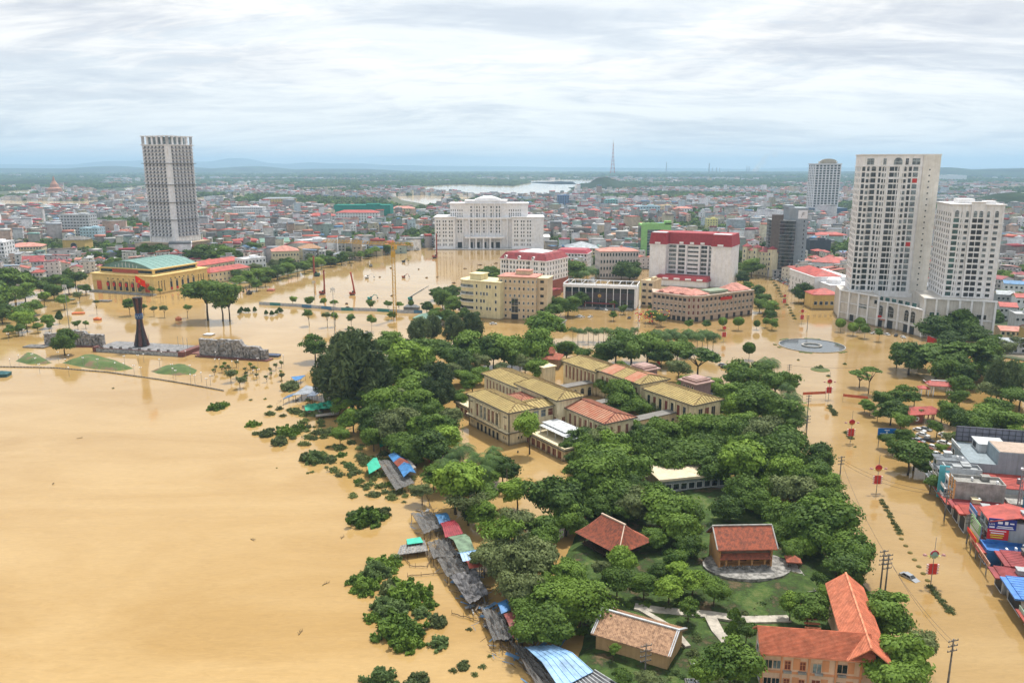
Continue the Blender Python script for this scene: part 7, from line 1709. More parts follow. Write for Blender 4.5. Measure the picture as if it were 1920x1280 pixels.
# gate pavilion with white posts and red roof, red ticket hall
def gate():
 P = G(1762,742);o = empty('temple_gate',(P.x,P.y,0),R(-12),'white-posted gate with upswept red tiled roofs standing in the flood','gate');lm('upswept red gate',P.x,P.y)
 b = MB();[b.box(x - .2,x + .2,y - .2,y + .2,0,4.2 if abs(x) < 4 else 3.0) for x in (-7.5,-4.8,-3,3,4.8,7.5) for y in (-1.4,1.4)];b.build('post',WHITE2,o);b = MB();b.hip(-4.6,4.6,-1.9,1.9,4.9,1.5,.9,inset=1.0);b.build('roof',REDROOF,o);b = MB();b.hip(-8.2,-4.9,-1.5,1.5,3.2,1.0,.4);b.hip(4.9,8.2,-1.5,1.5,3.2,1.0,.4);b.build('side_roof',REDROOF,o)
 b = MB();b.box(-4.8,4.8,-1.7,1.7,4.2,4.6);[b.bar((sx * 4.6,y,4.9),(sx * 6.2,y * 1.2,5.8),.3) for sx in (-1,1) for y in (-2.2,2.2)];b.bar((-4,0,6.5),(4,0,6.5),.35);b.build('beam',WHITE2,o)
 z = 0;A = G(1706,795);B = Bld('ticket_hall','small brick red hall with hipped red roof and round white emblem above flooded car park','hall',A,G(1768,792),6,rad=1,land='brick red hall');L = B.L;h = 3.4
 BR = paint('dark_red_brick',(.26,.08,.055));B.part('wall',BR,lambda b: b.box(0,L * .38,0,6,0,h));B.part('post',BR,lambda b: [b.box(L * u - .15,L * u + .15,y,y + .3,0,h) for u in (.55,.72,.97) for y in (.2,5.5)]);B.part('roof',REDROOF,lambda b: b.hip(0,L,0,6,h + .25,2.0,.6))
 B.part('emblem',WHITE,lambda b: b.tube([(L * .2,-.02,1.9),(L * .2,-.1,1.9)],[.85,.85],16));B.part('ring',BR,lambda b: b.tube([(L * .2,-.11,1.9),(L * .2,-.14,1.9)],[.45,.45],12))
gate()
# low shelters, boats, misc in the square
for (x,y,w,d,h,m,lb,cat) in ((124,563,11,4,1.2,mat('dull_olive_roof',(.16,.16,.10)),'low submerged roof near the yellow theatre','shelter'),(196,565,9,4,1.0,CONCD,'flat grey raft of roofs right of the low submerged roof','shelter'),(147,588,7,3,1.0,ORG,'orange pedal boat cluster in the flooded square','boat'),(183,600,4,2.4,1.6,ORG,'red inflatable ride half under water near the monument','boat'),(335,601,3,2,2.4,mat('rust_box',(.40,.14,.07)),'small rust red kiosk right of the monument','kiosk'),(512,668,7,3,1.4,mat('dark_hut',(.10,.12,.18)),'blue striped bench row at the right end of the relief wall','bench'),(392,628,5,4,.9,WHITE,'flat white roof afloat above the right relief wall','shelter'),(50,592,14,5,1.0,mat('pale_planter_edge',(.35,.34,.28)),'long low planter edge in the flooded park on the left','planter'),(232,660,5,3,1.2,LGREY,'low pale block left of the monument stage','planter'),(70,650,12,6,.7,CONCD,'sunken paving islands below the left relief wall','planter'),(2,705,7,5,2.2,mat('dark_teal_roof',(.03,.10,.11)),'dark teal roof corner at the left frame edge','shelter'),(508,545,5,4,1.6,mat('red_site_roof',(.40,.14,.10)),'red site office roof beside the construction fence start','shelter'),(772,580,10,4,3.0,mat('grey_site_roof',(.2,.21,.22)),'grey site shed behind the right end of the fence','shed')):
 P = G(x,y);b = MB();b.box(-w / 2,w / 2,-d / 2,d / 2,-.3,h * .5);b.hip(-w / 2,w / 2,-d / 2,d / 2,h * .55 + .2,h * .5,.15);tag(b.build(cat.replace(' ','_'),m,None,loc=(P.x,P.y,0),rz=random.uniform(-.2,.2)),lb,cat)
for (x,y,w,h,lb) in ((795,612,36,5,'hall with low green roof among the dark trees above the fence'),(1030,618,28,4,'dark low roof between the trees by the cream building')):
 A = G(x - w * .5,y);B = Bld('hall',lb,'hall',A,G(x + w * .8,y + 2),12,rad=1);B.part('wall',LGREY,lambda b: b.box(0,B.L,0,12,0,h));B.part('roof',TING if w > 30 else CONCD,lambda b: b.hip(0,B.L,0,12,h + .2,2.2,.8));B.wins('F',ladder(2,B.L - 2,5),[1.6],1.2,1.6)
# floating boom / railing along the quay
def quay():
 pts = [(0,688),(100,690),(200,698),(300,712),(360,722),(420,733)];b = MB();b2 = MB()
 P = [G(*p) for p in pts]
 for i in range(len(P) - 1):
  m = int((P[i + 1] - P[i]).length / 1.6)
  for j in range(m): p,q = P[i].lerp(P[i + 1],j / m),P[i].lerp(P[i + 1],(j + .72) / m);b.bar((p.x,p.y,.25),(q.x,q.y,.25),.28,.5)
  b2.bar((P[i].x,P[i].y,.15),(P[i + 1].x,P[i + 1].y,.15),.2,.2)
 o = tag(b2.build('quay_railing',CONCD),'thin row of railing posts marking the submerged quay edge','railing');b.build('rail_block',CONCD,o,kind='stuff')
quay()
for nm_,x_,y_ in (('left relief wall',135,650),('right relief wall',440,672),('green tarpaulin',600,762),('mint tent tarpaulin',700,872),('long flat cream hall',1300,920),('stone stairs',1500,1080),('blue direction sign',1660,838),('nearest median lamp post',1745,1095),('second median lamp post',1643,922),('uppermost median lamp post',1553,748),('twin power poles',1655,1110),('small red double roof',1030,690),('three great square trees',410,600),('left screen of the theatre',160,550),('park path fork',1330,1151),('grey reed roof',775,1030),('lower shed bend',950,1180),('olive-green tin roof',865,1020),('museum terrace',1050,860),('museum arcade',1250,790),('young palm row',1130,642),('palm grove',1280,660),('junction car park',1745,830),('middle grass mound',180,690),('right grass mound',330,695),('bleached plank walkway',612,778),('green-roofed hall',810,612),('tall floodlight mast',628,632),('lone museum tree',993,851),('white palace steps',900,475),('parked car rows',1480,535),('drooping red flags',1745,655),('top-left park edge',30,590),('big casuarina mass',660,700),('clipped cone shrubs',500,587),('flat tarpaulin under trees',718,835),('quay railing end',420,733),('river mid bushes',590,853)): lm(nm_,*G(x_,y_))
for k,(x,y) in enumerate(((100,905),(606,1096),(470,1010),(640,1010),(560,1190),(155,820))):
 P = G(x,y);b = MB();r_ = random.Random(k);p = Vector((0,0,.05));a = r_.uniform(0,6)
 for j in range(5): q = p + Vector((math.cos(a),math.sin(a),r_.uniform(-.02,.12))) * r_.uniform(.2,.45);b.tube([p,q],[.09 - j * .012,.08 - j * .012],5);b.bar(q,q + Vector((math.cos(a + 1),math.sin(a + 1),.35)) * .6,.04);p = q;a += r_.uniform(-.4,.4)
 o = tag(b.build('floating_branch',BARK,loc=(P.x,P.y,0)),None,'branch','driftwood floating on the water');AUTO.append((o,'dark drifting branch'))
# ================================================================== SHEDS AND NETS on the river bank
def sheet_roof(name,px4,z,m,lab,cat,sag=0.0,ribs=0,rib_m=None,hpost=True,rid=0.0):
 """tin or net roof on posts; px4 = four picture points of its plan, anticlockwise from the near left"""
 P = [G(*p,z) for p in px4];c = (P[0] + P[1] + P[2] + P[3]) / 4;o = empty(name,(c.x,c.y,0),0,lab,cat);n = 16;b = MB();t = .12 if not sag else .03;ribs = ribs if not sag else ribs // 2
 def pt(u,v,dz=0):
  a = P[0].lerp(P[1],u);d = P[3].lerp(P[2],u);q = a.lerp(d,v) - c;w = rid * (1 - abs(2 * v - 1));s_ = sag * (math.sin(math.pi * u) * math.sin(math.pi * v) * (1 + .7 * math.sin(u * 17 + v * 5) * math.cos(v * 9)) + .18 * math.sin(u * 29 + 7 * v) + .15 * math.sin(v * 23 + u * 11 + len(lab)));return (q.x,q.y,z + w - s_ + dz)
 for i in range(n):
  for j in range(n):
   u0,u1,v0,v1 = i / n,(i + 1) / n,j / n,(j + 1) / n;b.face([pt(u0,v0),pt(u1,v0),pt(u1,v1),pt(u0,v1)]);b.face([pt(u0,v1,-t),pt(u1,v1,-t),pt(u1,v0,-t),pt(u0,v0,-t)])
 r = b.build('roof',m,o)
 if ribs:
  b = MB()
  for k in range(ribs + 1):
   u = k / ribs;pp = [pt(u,v / 4,.06) for v in range(5)]
   for i in range(4): b.bar(pp[i],pp[i + 1],.12 if not sag else .06,.1 if not sag else .05)
  b.build('roof_rib',rib_m or (METAL if not sag else WOOD),r,kind='stuff')
 if hpost:
  b = MB()
  for u in (.02,.34,.66,.98):
   for v in (.02,.98): q = pt(u,v);b.tube([(q[0],q[1],-.5),(q[0],q[1],q[2] - .05)],[.07,.06],5)
  b.build('post',WOOD,o)
 return o
BT = mat('river_blue_tin',(.06,.22,.50),.5,var=.25,scale=.5,streak=.2);GT = mat('torn_green_tarp',(.03,.36,.22),.7,var=.2);WT = mat('pale_rusty_tin',(.42,.46,.52),.5,var=.25,scale=.4,streak=.3);RT = mat('deep_red_tin',(.30,.035,.05),.6,var=.2);LBT = mat('light_blue_tin',(.27,.46,.72),.45,var=.2,scale=.3,streak=.25);OGT = mat('olive_green_tin',(.17,.26,.17),.7,var=.3,scale=.5)
NETM = bpy.data.materials.new('shade_net');n,l = nodes_of(NETM);b = n['Principled BSDF'];b.inputs['Base Color'].default_value = (.15,.145,.14,1);b.inputs['Roughness'].default_value = .9
tp = n.new('ShaderNodeBsdfTransparent');mx = n.new('ShaderNodeMixShader');g = n.new('ShaderNodeNewGeometry');tx = n.new('ShaderNodeTexNoise');tx.inputs['Scale'].default_value = .9;tx.inputs['Detail'].default_value = 5;l.new(g.outputs['Position'],tx.inputs['Vector'])
mr = n.new('ShaderNodeMapRange');mr.inputs[1].default_value = .35;mr.inputs[2].default_value = .7;mr.inputs[3].default_value = .85;mr.inputs[4].default_value = .30;l.new(tx.outputs[0],mr.inputs[0]);l.new(mr.outputs[0],mx.inputs[0]);l.new(tp.outputs[0],mx.inputs[1]);l.new(b.outputs[0],mx.inputs[2]);l.new(mx.outputs[0],n['Material Output'].inputs['Surface'])
sheet_roof('tin_shed',[(553,714),(563,711),(573,703),(546,706)],2.5,BT,'small blue tarp roof at the upper left of the river sheds','shed')
sheet_roof('tin_shed',[(530,748),(566,736),(578,727),(540,741)],2.6,BT,'slanting bright blue tin roof by the river','shed',ribs=8);sheet_roof('tin_shed',[(548,741),(596,736),(602,728),(575,722)],2.9,WT,'pale striped tin roof beside the slanting blue one','shed',ribs=12,rib_m=METAL)
sheet_roof('tin_shed',[(575,742),(590,742),(606,732),(595,728)],3.2,mat('steel_blue_tin',(.22,.28,.40),.5,var=.2),'steel blue tin strip roof right of the pale striped one','shed',ribs=6)
sheet_roof('tarp_roof',[(573,770),(622,764),(626,750),(570,759)],2.2,GT,'bright green tarpaulin roof stretched by the dome-shaped bush','tarpaulin',sag=.8);sheet_roof('plank_walk',[(592,781),(636,776),(635,771),(592,777)],1.2,mat('bleached_planks',(.42,.36,.30),.8),'bleached plank walkway below the green tarpaulin','walkway',ribs=10)
sheet_roof('tarp_roof',[(713,838),(733,829),(722,815),(704,816)],2.4,mat('deep_green_tarp',(.01,.22,.12),.7),'deep green tarpaulin roof under the trees','tarpaulin',rid=.8)
sheet_roof('tin_shed',[(748,838),(790,826),(776,810),(740,815)],3.0,mat('grey_green_shed',(.22,.28,.26),.7),'grey green hipped shed roof on white walls under the trees','shed',rid=1.0)
sheet_roof('tarp_roof',[(692,888),(714,875),(700,858),(686,872)],2.2,mat('mint_tarp',(.04,.42,.28),.7),'mint green tent-shaped tarpaulin left of the blue and red roof','tarpaulin',rid=1.6)
sheet_roof('shade_canopy',[(742,918),(778,905),(740,862),(706,862)],2.1,NETM,'grey shade net platform beside the blue and red roof','shade net',sag=.5,ribs=6)
def river_house():
 P = [G(728,854,3),G(758,884,3)];A = G(738,876,0)
 segs = [((738,866),(728,853),(750,850),(762,861),BT),((746,875),(738,866),(762,861),(769,869),mat('brown_red_tin',(.24,.06,.04),.7,var=.2)),((757,894),(746,875),(769,869),(780,886),BT)]
 c = G(755,872,3);o = empty('river_house',(c.x,c.y,0),0,'floating house with blue, brown-red and blue tin roof segments','house');lm('blue and red river house',c.x,c.y)
 for s_ in segs:
  Q = [G(*p,3.0) - c for p in s_[:4]];b = MB();m01 = (Q[0] + Q[3]) / 2;m12 = (Q[1] + Q[2]) / 2
  for a,d,e,f in ((Q[0],Q[1],m12,m01),(Q[2],Q[3],m01,m12)): b.face([(a.x,a.y,3.0),(d.x,d.y,3.0),(e.x,e.y,4.1),(f.x,f.y,4.1)][::-1]);b.face([(a.x,a.y,2.9),(d.x,d.y,2.9),(e.x,e.y,4.0),(f.x,f.y,4.0)])
  b.build('roof',s_[4],o)
 Q = [G(*p,0) - c for p in ((760,903),(733,868),(758,864),(783,893))];b = MB();b.prism([(q.x * .92,q.y * .92) for q in Q][::-1],0,2.95);b.build('wall',paint('weathered_planks',(.30,.28,.26)),o)
river_house()
# long chain of restaurant sheds along the bank (from the middle to the bottom edge)
sheet_roof('shade_canopy',[(795,1000),(830,985),(808,958),(770,961)],2.4,NETM,'ragged grey net canopy at the upper end of the long shed chain','shade net',sag=.6,ribs=5)
sheet_roof('tin_shed',[(824,982),(845,975),(836,960),(815,964)],3.1,mat('sea_blue_tin',(.04,.16,.34),.5,var=.25),'dark blue tin roof at the top of the long shed chain','shed',rid=.6)
sheet_roof('tin_shed',[(835,1007),(868,1000),(850,974),(826,980)],3.2,RT,'deep red tin roof in the long shed chain','shed',rid=.7,ribs=8,rib_m=RT)
sheet_roof('tin_shed',[(862,1036),(890,1030),(872,1000),(840,1006)],3.3,OGT,'olive green curved tin roof in the long shed chain','shed',rid=1.2)
sheet_roof('tin_shed',[(868,1052),(905,1046),(892,1030),(858,1036)],3.1,LBT,'light blue tin roof below the olive green one','shed',rid=.9,ribs=6,rib_m=LBT);sheet_roof('tin_shed',[(880,1065),(909,1060),(903,1048),(872,1052)],3.0,mat('brick_tin',(.45,.10,.07),.6,var=.2),'brick red tin roof at the end of the coloured row','shed',rid=.8)
sheet_roof('shade_canopy',[(812,1045),(862,1042),(840,1008),(800,1015)],2.2,NETM,'upper torn grey net canopy beside the coloured roofs','shade net',sag=.9,ribs=7);sheet_roof('shade_canopy',[(838,1080),(885,1072),(866,1040),(818,1046)],2.1,NETM,'middle torn grey net canopy beside the coloured roofs','shade net',sag=1.0,ribs=7)
sheet_roof('shade_canopy',[(880,1132),(916,1112),(890,1066),(842,1078)],2.2,mat('grey_dust_net',(.17,.165,.17),.9,var=.4,scale=.7),'long dusty grey canopy in the middle of the shed chain','shade net',sag=.8,ribs=8,rib_m=DMETAL)
sheet_roof('shade_canopy',[(745,1040),(802,1032),(795,1012),(752,1022)],1.4,mat('grey_reed_mat',(.30,.28,.26),.9,var=.35,scale=1.5),'small grey reed roof on stilts over the water','shade net',ribs=9);sheet_roof('tarp_roof',[(764,1020),(794,1016),(788,1006),(762,1010)],2.0,mat('turquoise_tarp',(.06,.46,.34),.7),'small turquoise tarpaulin above the reed roof','tarpaulin')
sheet_roof('tin_shed',[(940,1150),(958,1142),(950,1122),(932,1130)],3.0,BT,'dark blue tarp roof at the lower bend of the shed chain','shed',rid=.5);sheet_roof('tin_shed',[(962,1196),(980,1186),(962,1146),(944,1150)],3.0,mat('maroon_tin',(.25,.07,.06),.6,var=.3),'maroon tin roof at the lower bend of the shed chain','shed',rid=.6)
sheet_roof('shade_canopy',[(925,1200),(965,1196),(940,1150),(900,1135)],2.0,NETM,'black net canopy at the lower bend of the shed chain','shade net',sag=.8,ribs=8)
sheet_roof('tin_shed',[(1050,1290),(1112,1258),(1035,1208),(985,1212)],3.2,LBT,'large light blue tin roof at the bottom edge','shed',rid=1.0,ribs=6,rib_m=LBT);sheet_roof('shade_canopy',[(1080,1320),(1175,1292),(1115,1255),(1060,1284)],2.8,mat('dark_tin_strips',(.10,.10,.11),.7,var=.4,scale=.8),'dark tin strip roof right of the large light blue one','shed',ribs=10,rib_m=LGREY);sheet_roof('shade_canopy',[(1010,1290),(1050,1286),(985,1215),(955,1200)],2.2,NETM,'dark net lean-to left of the large light blue roof','shade net',sag=.7,ribs=8)
lm('coloured shed chain',*G(860,1030));lm('large light blue shed',*G(1050,1250))
# bamboo rails and floating pipes
def rail(pts,lab,r=.09,z=.35,name='bamboo_rail'):
 P = [G(*p) for p in pts];b = MB();q = []
 for i in range(len(P) - 1):
  for k in range(6): v = P[i].lerp(P[i + 1],k / 6);q.append((v.x + random.uniform(-.2,.2),v.y + random.uniform(-.2,.2),z + random.uniform(-.08,.08)))
 q.append((P[-1].x,P[-1].y,z));b.tube(q,[r] * len(q),5);
 o = tag(b.build(name,mat('wet_bamboo',(.16,.11,.06),.8,var=.3)),lab,'railing');b = MB()
 for v in q[::4]: b.tube([(v[0],v[1],-.5),(v[0],v[1],z + .8)],[.05,.04],5)
 b.build('post',WOOD,o)
rail([(890,1140),(925,1190),(960,1230),(1010,1285)],'long bent pipe rail beside the lower sheds',.14);rail([(812,960),(800,930),(790,905)],'short bamboo rail above the net canopy');rail([(795,1015),(830,1050),(870,1105),(890,1140)],'bamboo rail under the torn canopies');rail([(765,1081),(800,1078),(838,1076)],'bamboo rail sticking out from the middle canopy');rail([(752,1040),(770,1062),(800,1064),(812,1045)],'curved bamboo frame below the reed roof');rail([(848,1152),(880,1160),(900,1168)],'broken rail by the lower bend')
# loose boards, poles and rags caught along the chain of sheds
def clutter(name,pts,n_,w,mats_,seed):
 r = random.Random(seed);P = [G(*p) for p in pts]
 for mi_,m in enumerate(mats_):
  b = MB()
  for _ in range(n_):
   i = r.randrange(len(P) - 1);q = P[i].lerp(P[i + 1],r.random());x,y = q.x + r.gauss(0,w),q.y + r.gauss(0,w);z = abs(r.gauss(0,.5)) + .05;a = r.uniform(0,3.14);L = r.uniform(.5,2.8);wd = r.choice((.08,.12,.3,.9)) if mi_ else r.choice((.07,.1))
   b.bar((x,y,z),(x + L * math.cos(a),y + L * math.sin(a),z + r.uniform(-.1,.5 if mi_ else 1.6)),wd,.04)
  b.build(name,m,kind='stuff')
CH_ = [(795,960),(815,990),(835,1030),(860,1075),(890,1120),(925,1160),(950,1200),(990,1235),(1040,1275)]
clutter('shed_debris',CH_,120,2.6,[WOOD,mat('weathered_boards',(.22,.18,.14),.9,var=.4,scale=2),mat('grey_sheet_scrap',(.33,.34,.35),.7,var=.3,scale=2),mat('faded_blue_rag',(.10,.20,.34),.8)],3)
clutter('shed_debris',[(540,750),(580,765),(620,775),(690,830),(740,870),(770,905)],60,3.0,[WOOD,mat('weathered_boards',(.22,.18,.14),.9,var=.4,scale=2)],4)
# ================================================================== VEGETATION
def leaf_mat(name,dark,light,trans=.25,rough=.7):
 m = bpy.data.materials.new(name);n,l = nodes_of(m);b = n['Principled BSDF'];b.inputs['Roughness'].default_value = rough;b.inputs['Specular IOR Level'].default_value = .25
 at = n.new('ShaderNodeAttribute');at.attribute_name = 'tint';oi = n.new('ShaderNodeObjectInfo')
 a = n.new('ShaderNodeMath');a.operation = 'MULTIPLY_ADD';a.inputs[1].default_value = .5;l.new(oi.outputs['Random'],a.inputs[0])
 a0 = n.new('ShaderNodeMath');a0.operation = 'MULTIPLY';a0.inputs[1].default_value = .8;l.new(at.outputs['Fac'],a0.inputs[0]);l.new(a0.outputs[0],a.inputs[2])
 r = n.new('ShaderNodeValToRGB');e = r.color_ramp.elements;e[0].position = .1;e[0].color = (*dark,1);e[1].position = 1.0;e[1].color = (*light,1);l.new(a.outputs[0],r.inputs[0])
 l.new(r.outputs[0],b.inputs['Base Color'])
 t = n.new('ShaderNodeBsdfTranslucent');l.new(r.outputs[0],t.inputs[0]);mx = n.new('ShaderNodeMixShader');mx.inputs[0].default_value = trans;l.new(b.outputs[0],mx.inputs[1]);l.new(t.outputs[0],mx.inputs[2]);l.new(mx.outputs[0],n['Material Output'].inputs['Surface'])
 return m
LD = leaf_mat('leaves_dark',(.016,.042,.008),(.105,.180,.026));LM = leaf_mat('leaves_mid',(.026,.066,.009),(.155,.250,.032));LL = leaf_mat('leaves_light',(.065,.130,.014),(.215,.330,.040))
LO = leaf_mat('leaves_olive',(.035,.055,.018),(.170,.210,.075));LC = leaf_mat('needles_grey_green',(.030,.055,.022),(.120,.165,.062),.35);LP = leaf_mat('palm_fronds',(.025,.060,.016),(.110,.185,.045));LB = leaf_mat('leaves_blue_green',(.060,.110,.035),(.180,.260,.085),.4)
LREED = leaf_mat('river_scrub',(.07,.10,.025),(.22,.27,.085))
def quads(C,Nn,size,aspect=1.0,tint=None,name='crown',m=LM,up=None):
 k = len(C);Nn = Nn / (np.linalg.norm(Nn,axis=1,keepdims=True) + 1e-9);rv = rng.normal(size=(k,3)) if up is None else up + rng.normal(size=(k,3)) * .15
 U = np.cross(Nn,rv);U /= np.linalg.norm(U,axis=1,keepdims=True) + 1e-9;Vv = np.cross(Nn,U)
 s = (size if np.ndim(size) else np.full(k,size))[:,None];a = U * s;b = Vv * s * aspect
 P = np.stack([C - a - b,C + a - b * .6,C + a * .9 + b,C - a * .8 + b * .9],1).reshape(-1,3).astype(np.float32)
 me = bpy.data.meshes.new(name);me.vertices.add(4 * k);me.vertices.foreach_set('co',P.ravel());me.loops.add(4 * k);me.loops.foreach_set('vertex_index',np.arange(4 * k,dtype=np.int32));me.polygons.add(k);me.polygons.foreach_set('loop_start',np.arange(k,dtype=np.int32) * 4)
 try: me.polygons.foreach_set('loop_total',np.full(k,4,np.int32))
 except Exception: pass
 me.materials.append(m);me.update()
 t = np.repeat(np.clip(tint if tint is not None else rng.random(k),0,1),4).astype(np.float32);A = me.attributes.new('tint','FLOAT','POINT');A.data.foreach_set('value',t);return me
def sph(k): v = rng.normal(size=(k,3));return v / np.linalg.norm(v,axis=1,keepdims=True)
def crown_broad(nc=46,m=130,zr=.8,leaf=.052,mt=LM,flat=0,spread=.72,lobes=0,name='crown'):
 c = sph(nc) * (rng.random((nc,1)) ** .35) * spread * 1.12;c[:,2] = np.where(c[:,2] < -.55,-c[:,2],c[:,2])
 if lobes:   # a few big limbs give an uneven outline
  L = sph(lobes);L[:,2] = L[:,2] * .55 + .1;idx = rng.integers(0,lobes,nc);c = c * .60 + L[idx] * .46
 m = int(m * 2.3);leaf *= .66;r = rng.uniform(.15,.38,nc);c *= rng.uniform(.85,1.12,(nc,1));cid = np.repeat(np.arange(nc),m);d = sph(nc * m);d[:,2] = np.where(d[:,2] < -.35,-d[:,2],d[:,2])
 rr = r[cid] * np.where(rng.random(nc * m) < .12,rng.uniform(1.1,1.45,nc * m),rng.uniform(.66,1.1,nc * m));P = c[cid] + d * rr[:,None] * np.array([1.15,1.15,.8 - flat * .4])
 P[:,2] *= zr;Nn = d + P * .5 + rng.normal(size=P.shape) * .55 + np.array([0,0,.35]);ct = rng.random(nc);tint = .55 * ct[cid] + .45 * rng.random(nc * m)
 return quads(P,Nn,leaf * rng.uniform(.6,1.5,nc * m),1.3,tint,name,mt)
def crown_needle(mt=LC,k=5200,tall=1.5):
 nc = 60;c = sph(nc) * (rng.random((nc,1)) ** .4) * .75;c[:,2] = c[:,2] * tall * .8;taper = 1 - .35 * np.clip(c[:,2] / tall,0,1);c[:,:2] *= taper[:,None]
 cid = rng.integers(0,nc,k);d = sph(k);P = c[cid] + d * np.array([.24,.24,.30]) * rng.uniform(.3,1.15,(k,1));Nn = d * np.array([1,1,.2]) + rng.normal(size=(k,3)) * .4
 return quads(P,Nn,.022 * rng.uniform(.8,1.5,k),3.6,.5 * rng.random(nc)[cid] + .5 * rng.random(k),'crown',mt,up=np.tile([0.0,0,1],(k,1)) if False else None)
def crown_column(mt=LD,k=3200):
 z = rng.random(k) ** .9;a = rng.random(k) * 6.283;r = (1 - z) ** .55 * (.55 + .45 * np.minimum(1,z * 6)) * rng.uniform(.75,1.08,k) * (1 + .15 * np.sin(a * 5 + z * 9));P = np.stack([r * np.cos(a),r * np.sin(a),z * 2 - .75],1)
 return quads(P,np.stack([np.cos(a),np.sin(a),np.full(k,.4)],1) + rng.normal(size=(k,3)) * .5,.06 * rng.uniform(.7,1.4,k),1.6,rng.random(k),'crown',mt)
def crown_round(mt=LM,k=2600):
 d = sph(k);P = d * rng.uniform(.8,1.03,(k,1)) * (1 + .07 * np.sin(d[:,:1] * 7) * np.cos(d[:,1:2] * 6));P[:,2] *= .95;return quads(P,d + rng.normal(size=(k,3)) * .45,.07 * rng.uniform(.7,1.3,k),1.2,.4 * (np.sin(d[:,0] * 5) * .5 + .5) + .6 * rng.random(k),'crown',mt)
def crown_flat(mt=LM,k=6500):
 nc = 42;a = rng.random(nc) * 6.283;q = np.sqrt(rng.random(nc));c = np.stack([q * .85 * np.cos(a),q * .85 * np.sin(a),.30 * (1 - q ** 2) + rng.uniform(-.10,.06,nc)],1);cid = rng.integers(0,nc,k);d = sph(k)
 P = c[cid] + d * np.array([.23,.23,.055]) * rng.uniform(.4,1.1,(k,1));return quads(P,d * np.array([.5,.5,1]) + np.array([0,0,.8]) + rng.normal(size=(k,3)) * .4,.042 * rng.uniform(.7,1.3,k),1.2,.6 * rng.random(nc)[cid] + .4 * rng.random(k),'crown',mt)
def crown_bamboo(mt=LO,k=5200):
 nc = 46;a = rng.random(nc) * 6.283;t = rng.random(k);cid = rng.integers(0,nc,k);L = rng.uniform(.7,1.15,nc)[cid];A_ = a[cid];out = t ** 1.6 * .95 * L;z = 1.5 * L * (t * 1.25 - t ** 2.4 * .62) - .7
 P = np.stack([out * np.cos(A_),out * np.sin(A_),z],1) + rng.normal(size=(k,3)) * .085;Nn = rng.normal(size=(k,3)) + np.array([0,0,.6]);return quads(P,Nn,.024 * rng.uniform(.7,1.4,k),3.4,.5 * rng.random(nc)[cid] + .5 * t,'crown',mt)
def crown_sparse(mt=LO): return crown_broad(30,70,.95,.045,mt,0,.82,5)
def crown_bush(mt=LB,k=4200):
 nc = 80;c = sph(nc) * rng.uniform(.25,.95,(nc,1));c[:,2] = np.abs(c[:,2]) * .8;c[:,:2] *= rng.uniform(.7,1.35,(nc,2));cid = rng.integers(0,nc,k);d = sph(k);P = c[cid] + d * (rng.uniform(.07,.2,nc)[cid])[:,None] * rng.uniform(.4,1.45,(k,1));P[:,2] = np.abs(P[:,2]) - .05
 return quads(P,d + rng.normal(size=(k,3)) * .5 + np.array([0,0,.3]),.036 * rng.uniform(.6,1.6,k),2.2,.5 * rng.random(nc)[cid] + .5 * rng.random(k),'foliage',mt)
def frond_mesh(mt=LP,nf=15,seg=9,L=1.0,droop=1.0,leaf=.30):
 C = [];Nn = [];S_ = [];T_ = [];Vs = [];Fs = [];rr = random.Random(nf * 7 + seg)
 for f in range(nf):
  a = 6.283 * f / nf + rr.uniform(-.2,.2);el = rr.uniform(.1,1.15);p = Vector((0,0,0));d = Vector((math.cos(a) * math.cos(el),math.sin(a) * math.cos(el),math.sin(el)));side = Vector((-math.sin(a),math.cos(a),0));ln = rr.uniform(.85,1.1) * L / seg
  for s in range(seg):
   q = p + d * ln;w = leaf * math.sin(math.pi * (s + .8) / (seg + .8)) ** .7;t = rr.random()
   for sg in (1,-1):
    for h in range(2):   # narrow leaflets either side of the rib
     b0 = p.lerp(q,h * .5);b1 = p.lerp(q,h * .5 + .36);tip = b1 + side * sg * w + d * ln * .8 + Vector((0,0,-w * .45));k = len(Vs);Vs.extend([tuple(b0),tuple(b1),tuple(tip)]);Fs.append((k,k + 1,k + 2));T_.extend([t] * 3)
   p = q;d = (d + Vector((0,0,-.20 * droop))).normalized()
 me = bpy.data.meshes.new('crown');me.from_pydata(Vs,[],Fs);me.materials.append(mt);A = me.attributes.new('tint','FLOAT','POINT');A.data.foreach_set('value',np.array(T_,np.float32));me.update();return me
def trunk_mesh(h=1.0,limbs=5,spread=.55,r=.045,lean=.0,seed=0,split=.45):
 rr = random.Random(seed);b = MB();pts = [(0,0,-.05),(lean * .3 + rr.uniform(-.02,.02),rr.uniform(-.02,.02),h * split * .5),(lean,rr.uniform(-.02,.02),h * split)];b.tube(pts,[r * 1.35,r,r * .85],7,False)
 for k in range(limbs):
  a = 6.283 * k / limbs + rr.uniform(-.4,.4);s = spread * rr.uniform(.6,1.1);b.tube([(lean,0,h * split * .96),(lean + s * .45 * math.cos(a),s * .45 * math.sin(a),h * (split + .2)),(lean + s * math.cos(a),s * math.sin(a),h * rr.uniform(.8,1.0))],[r * .7,r * .42,r * .15],5,False)
 return b.mesh('trunk',BARK,True)
CR = {}
def reg(k,lst): CR[k] = lst
reg('D',[crown_broad(48,130,.82,.050,LD,lobes=0),crown_broad(44,140,.9,.050,LD,lobes=6),crown_broad(50,120,.72,.052,LD,lobes=7)])
reg('M',[crown_broad(46,130,.85,.050,LM),crown_broad(42,140,.95,.050,LM,lobes=6),crown_broad(52,120,.75,.050,LM,lobes=8),crown_broad(40,140,1.05,.052,LM,lobes=5)])
reg('L',[crown_broad(46,130,.78,.048,LL,lobes=7),crown_broad(42,130,.9,.048,LL,lobes=5)])
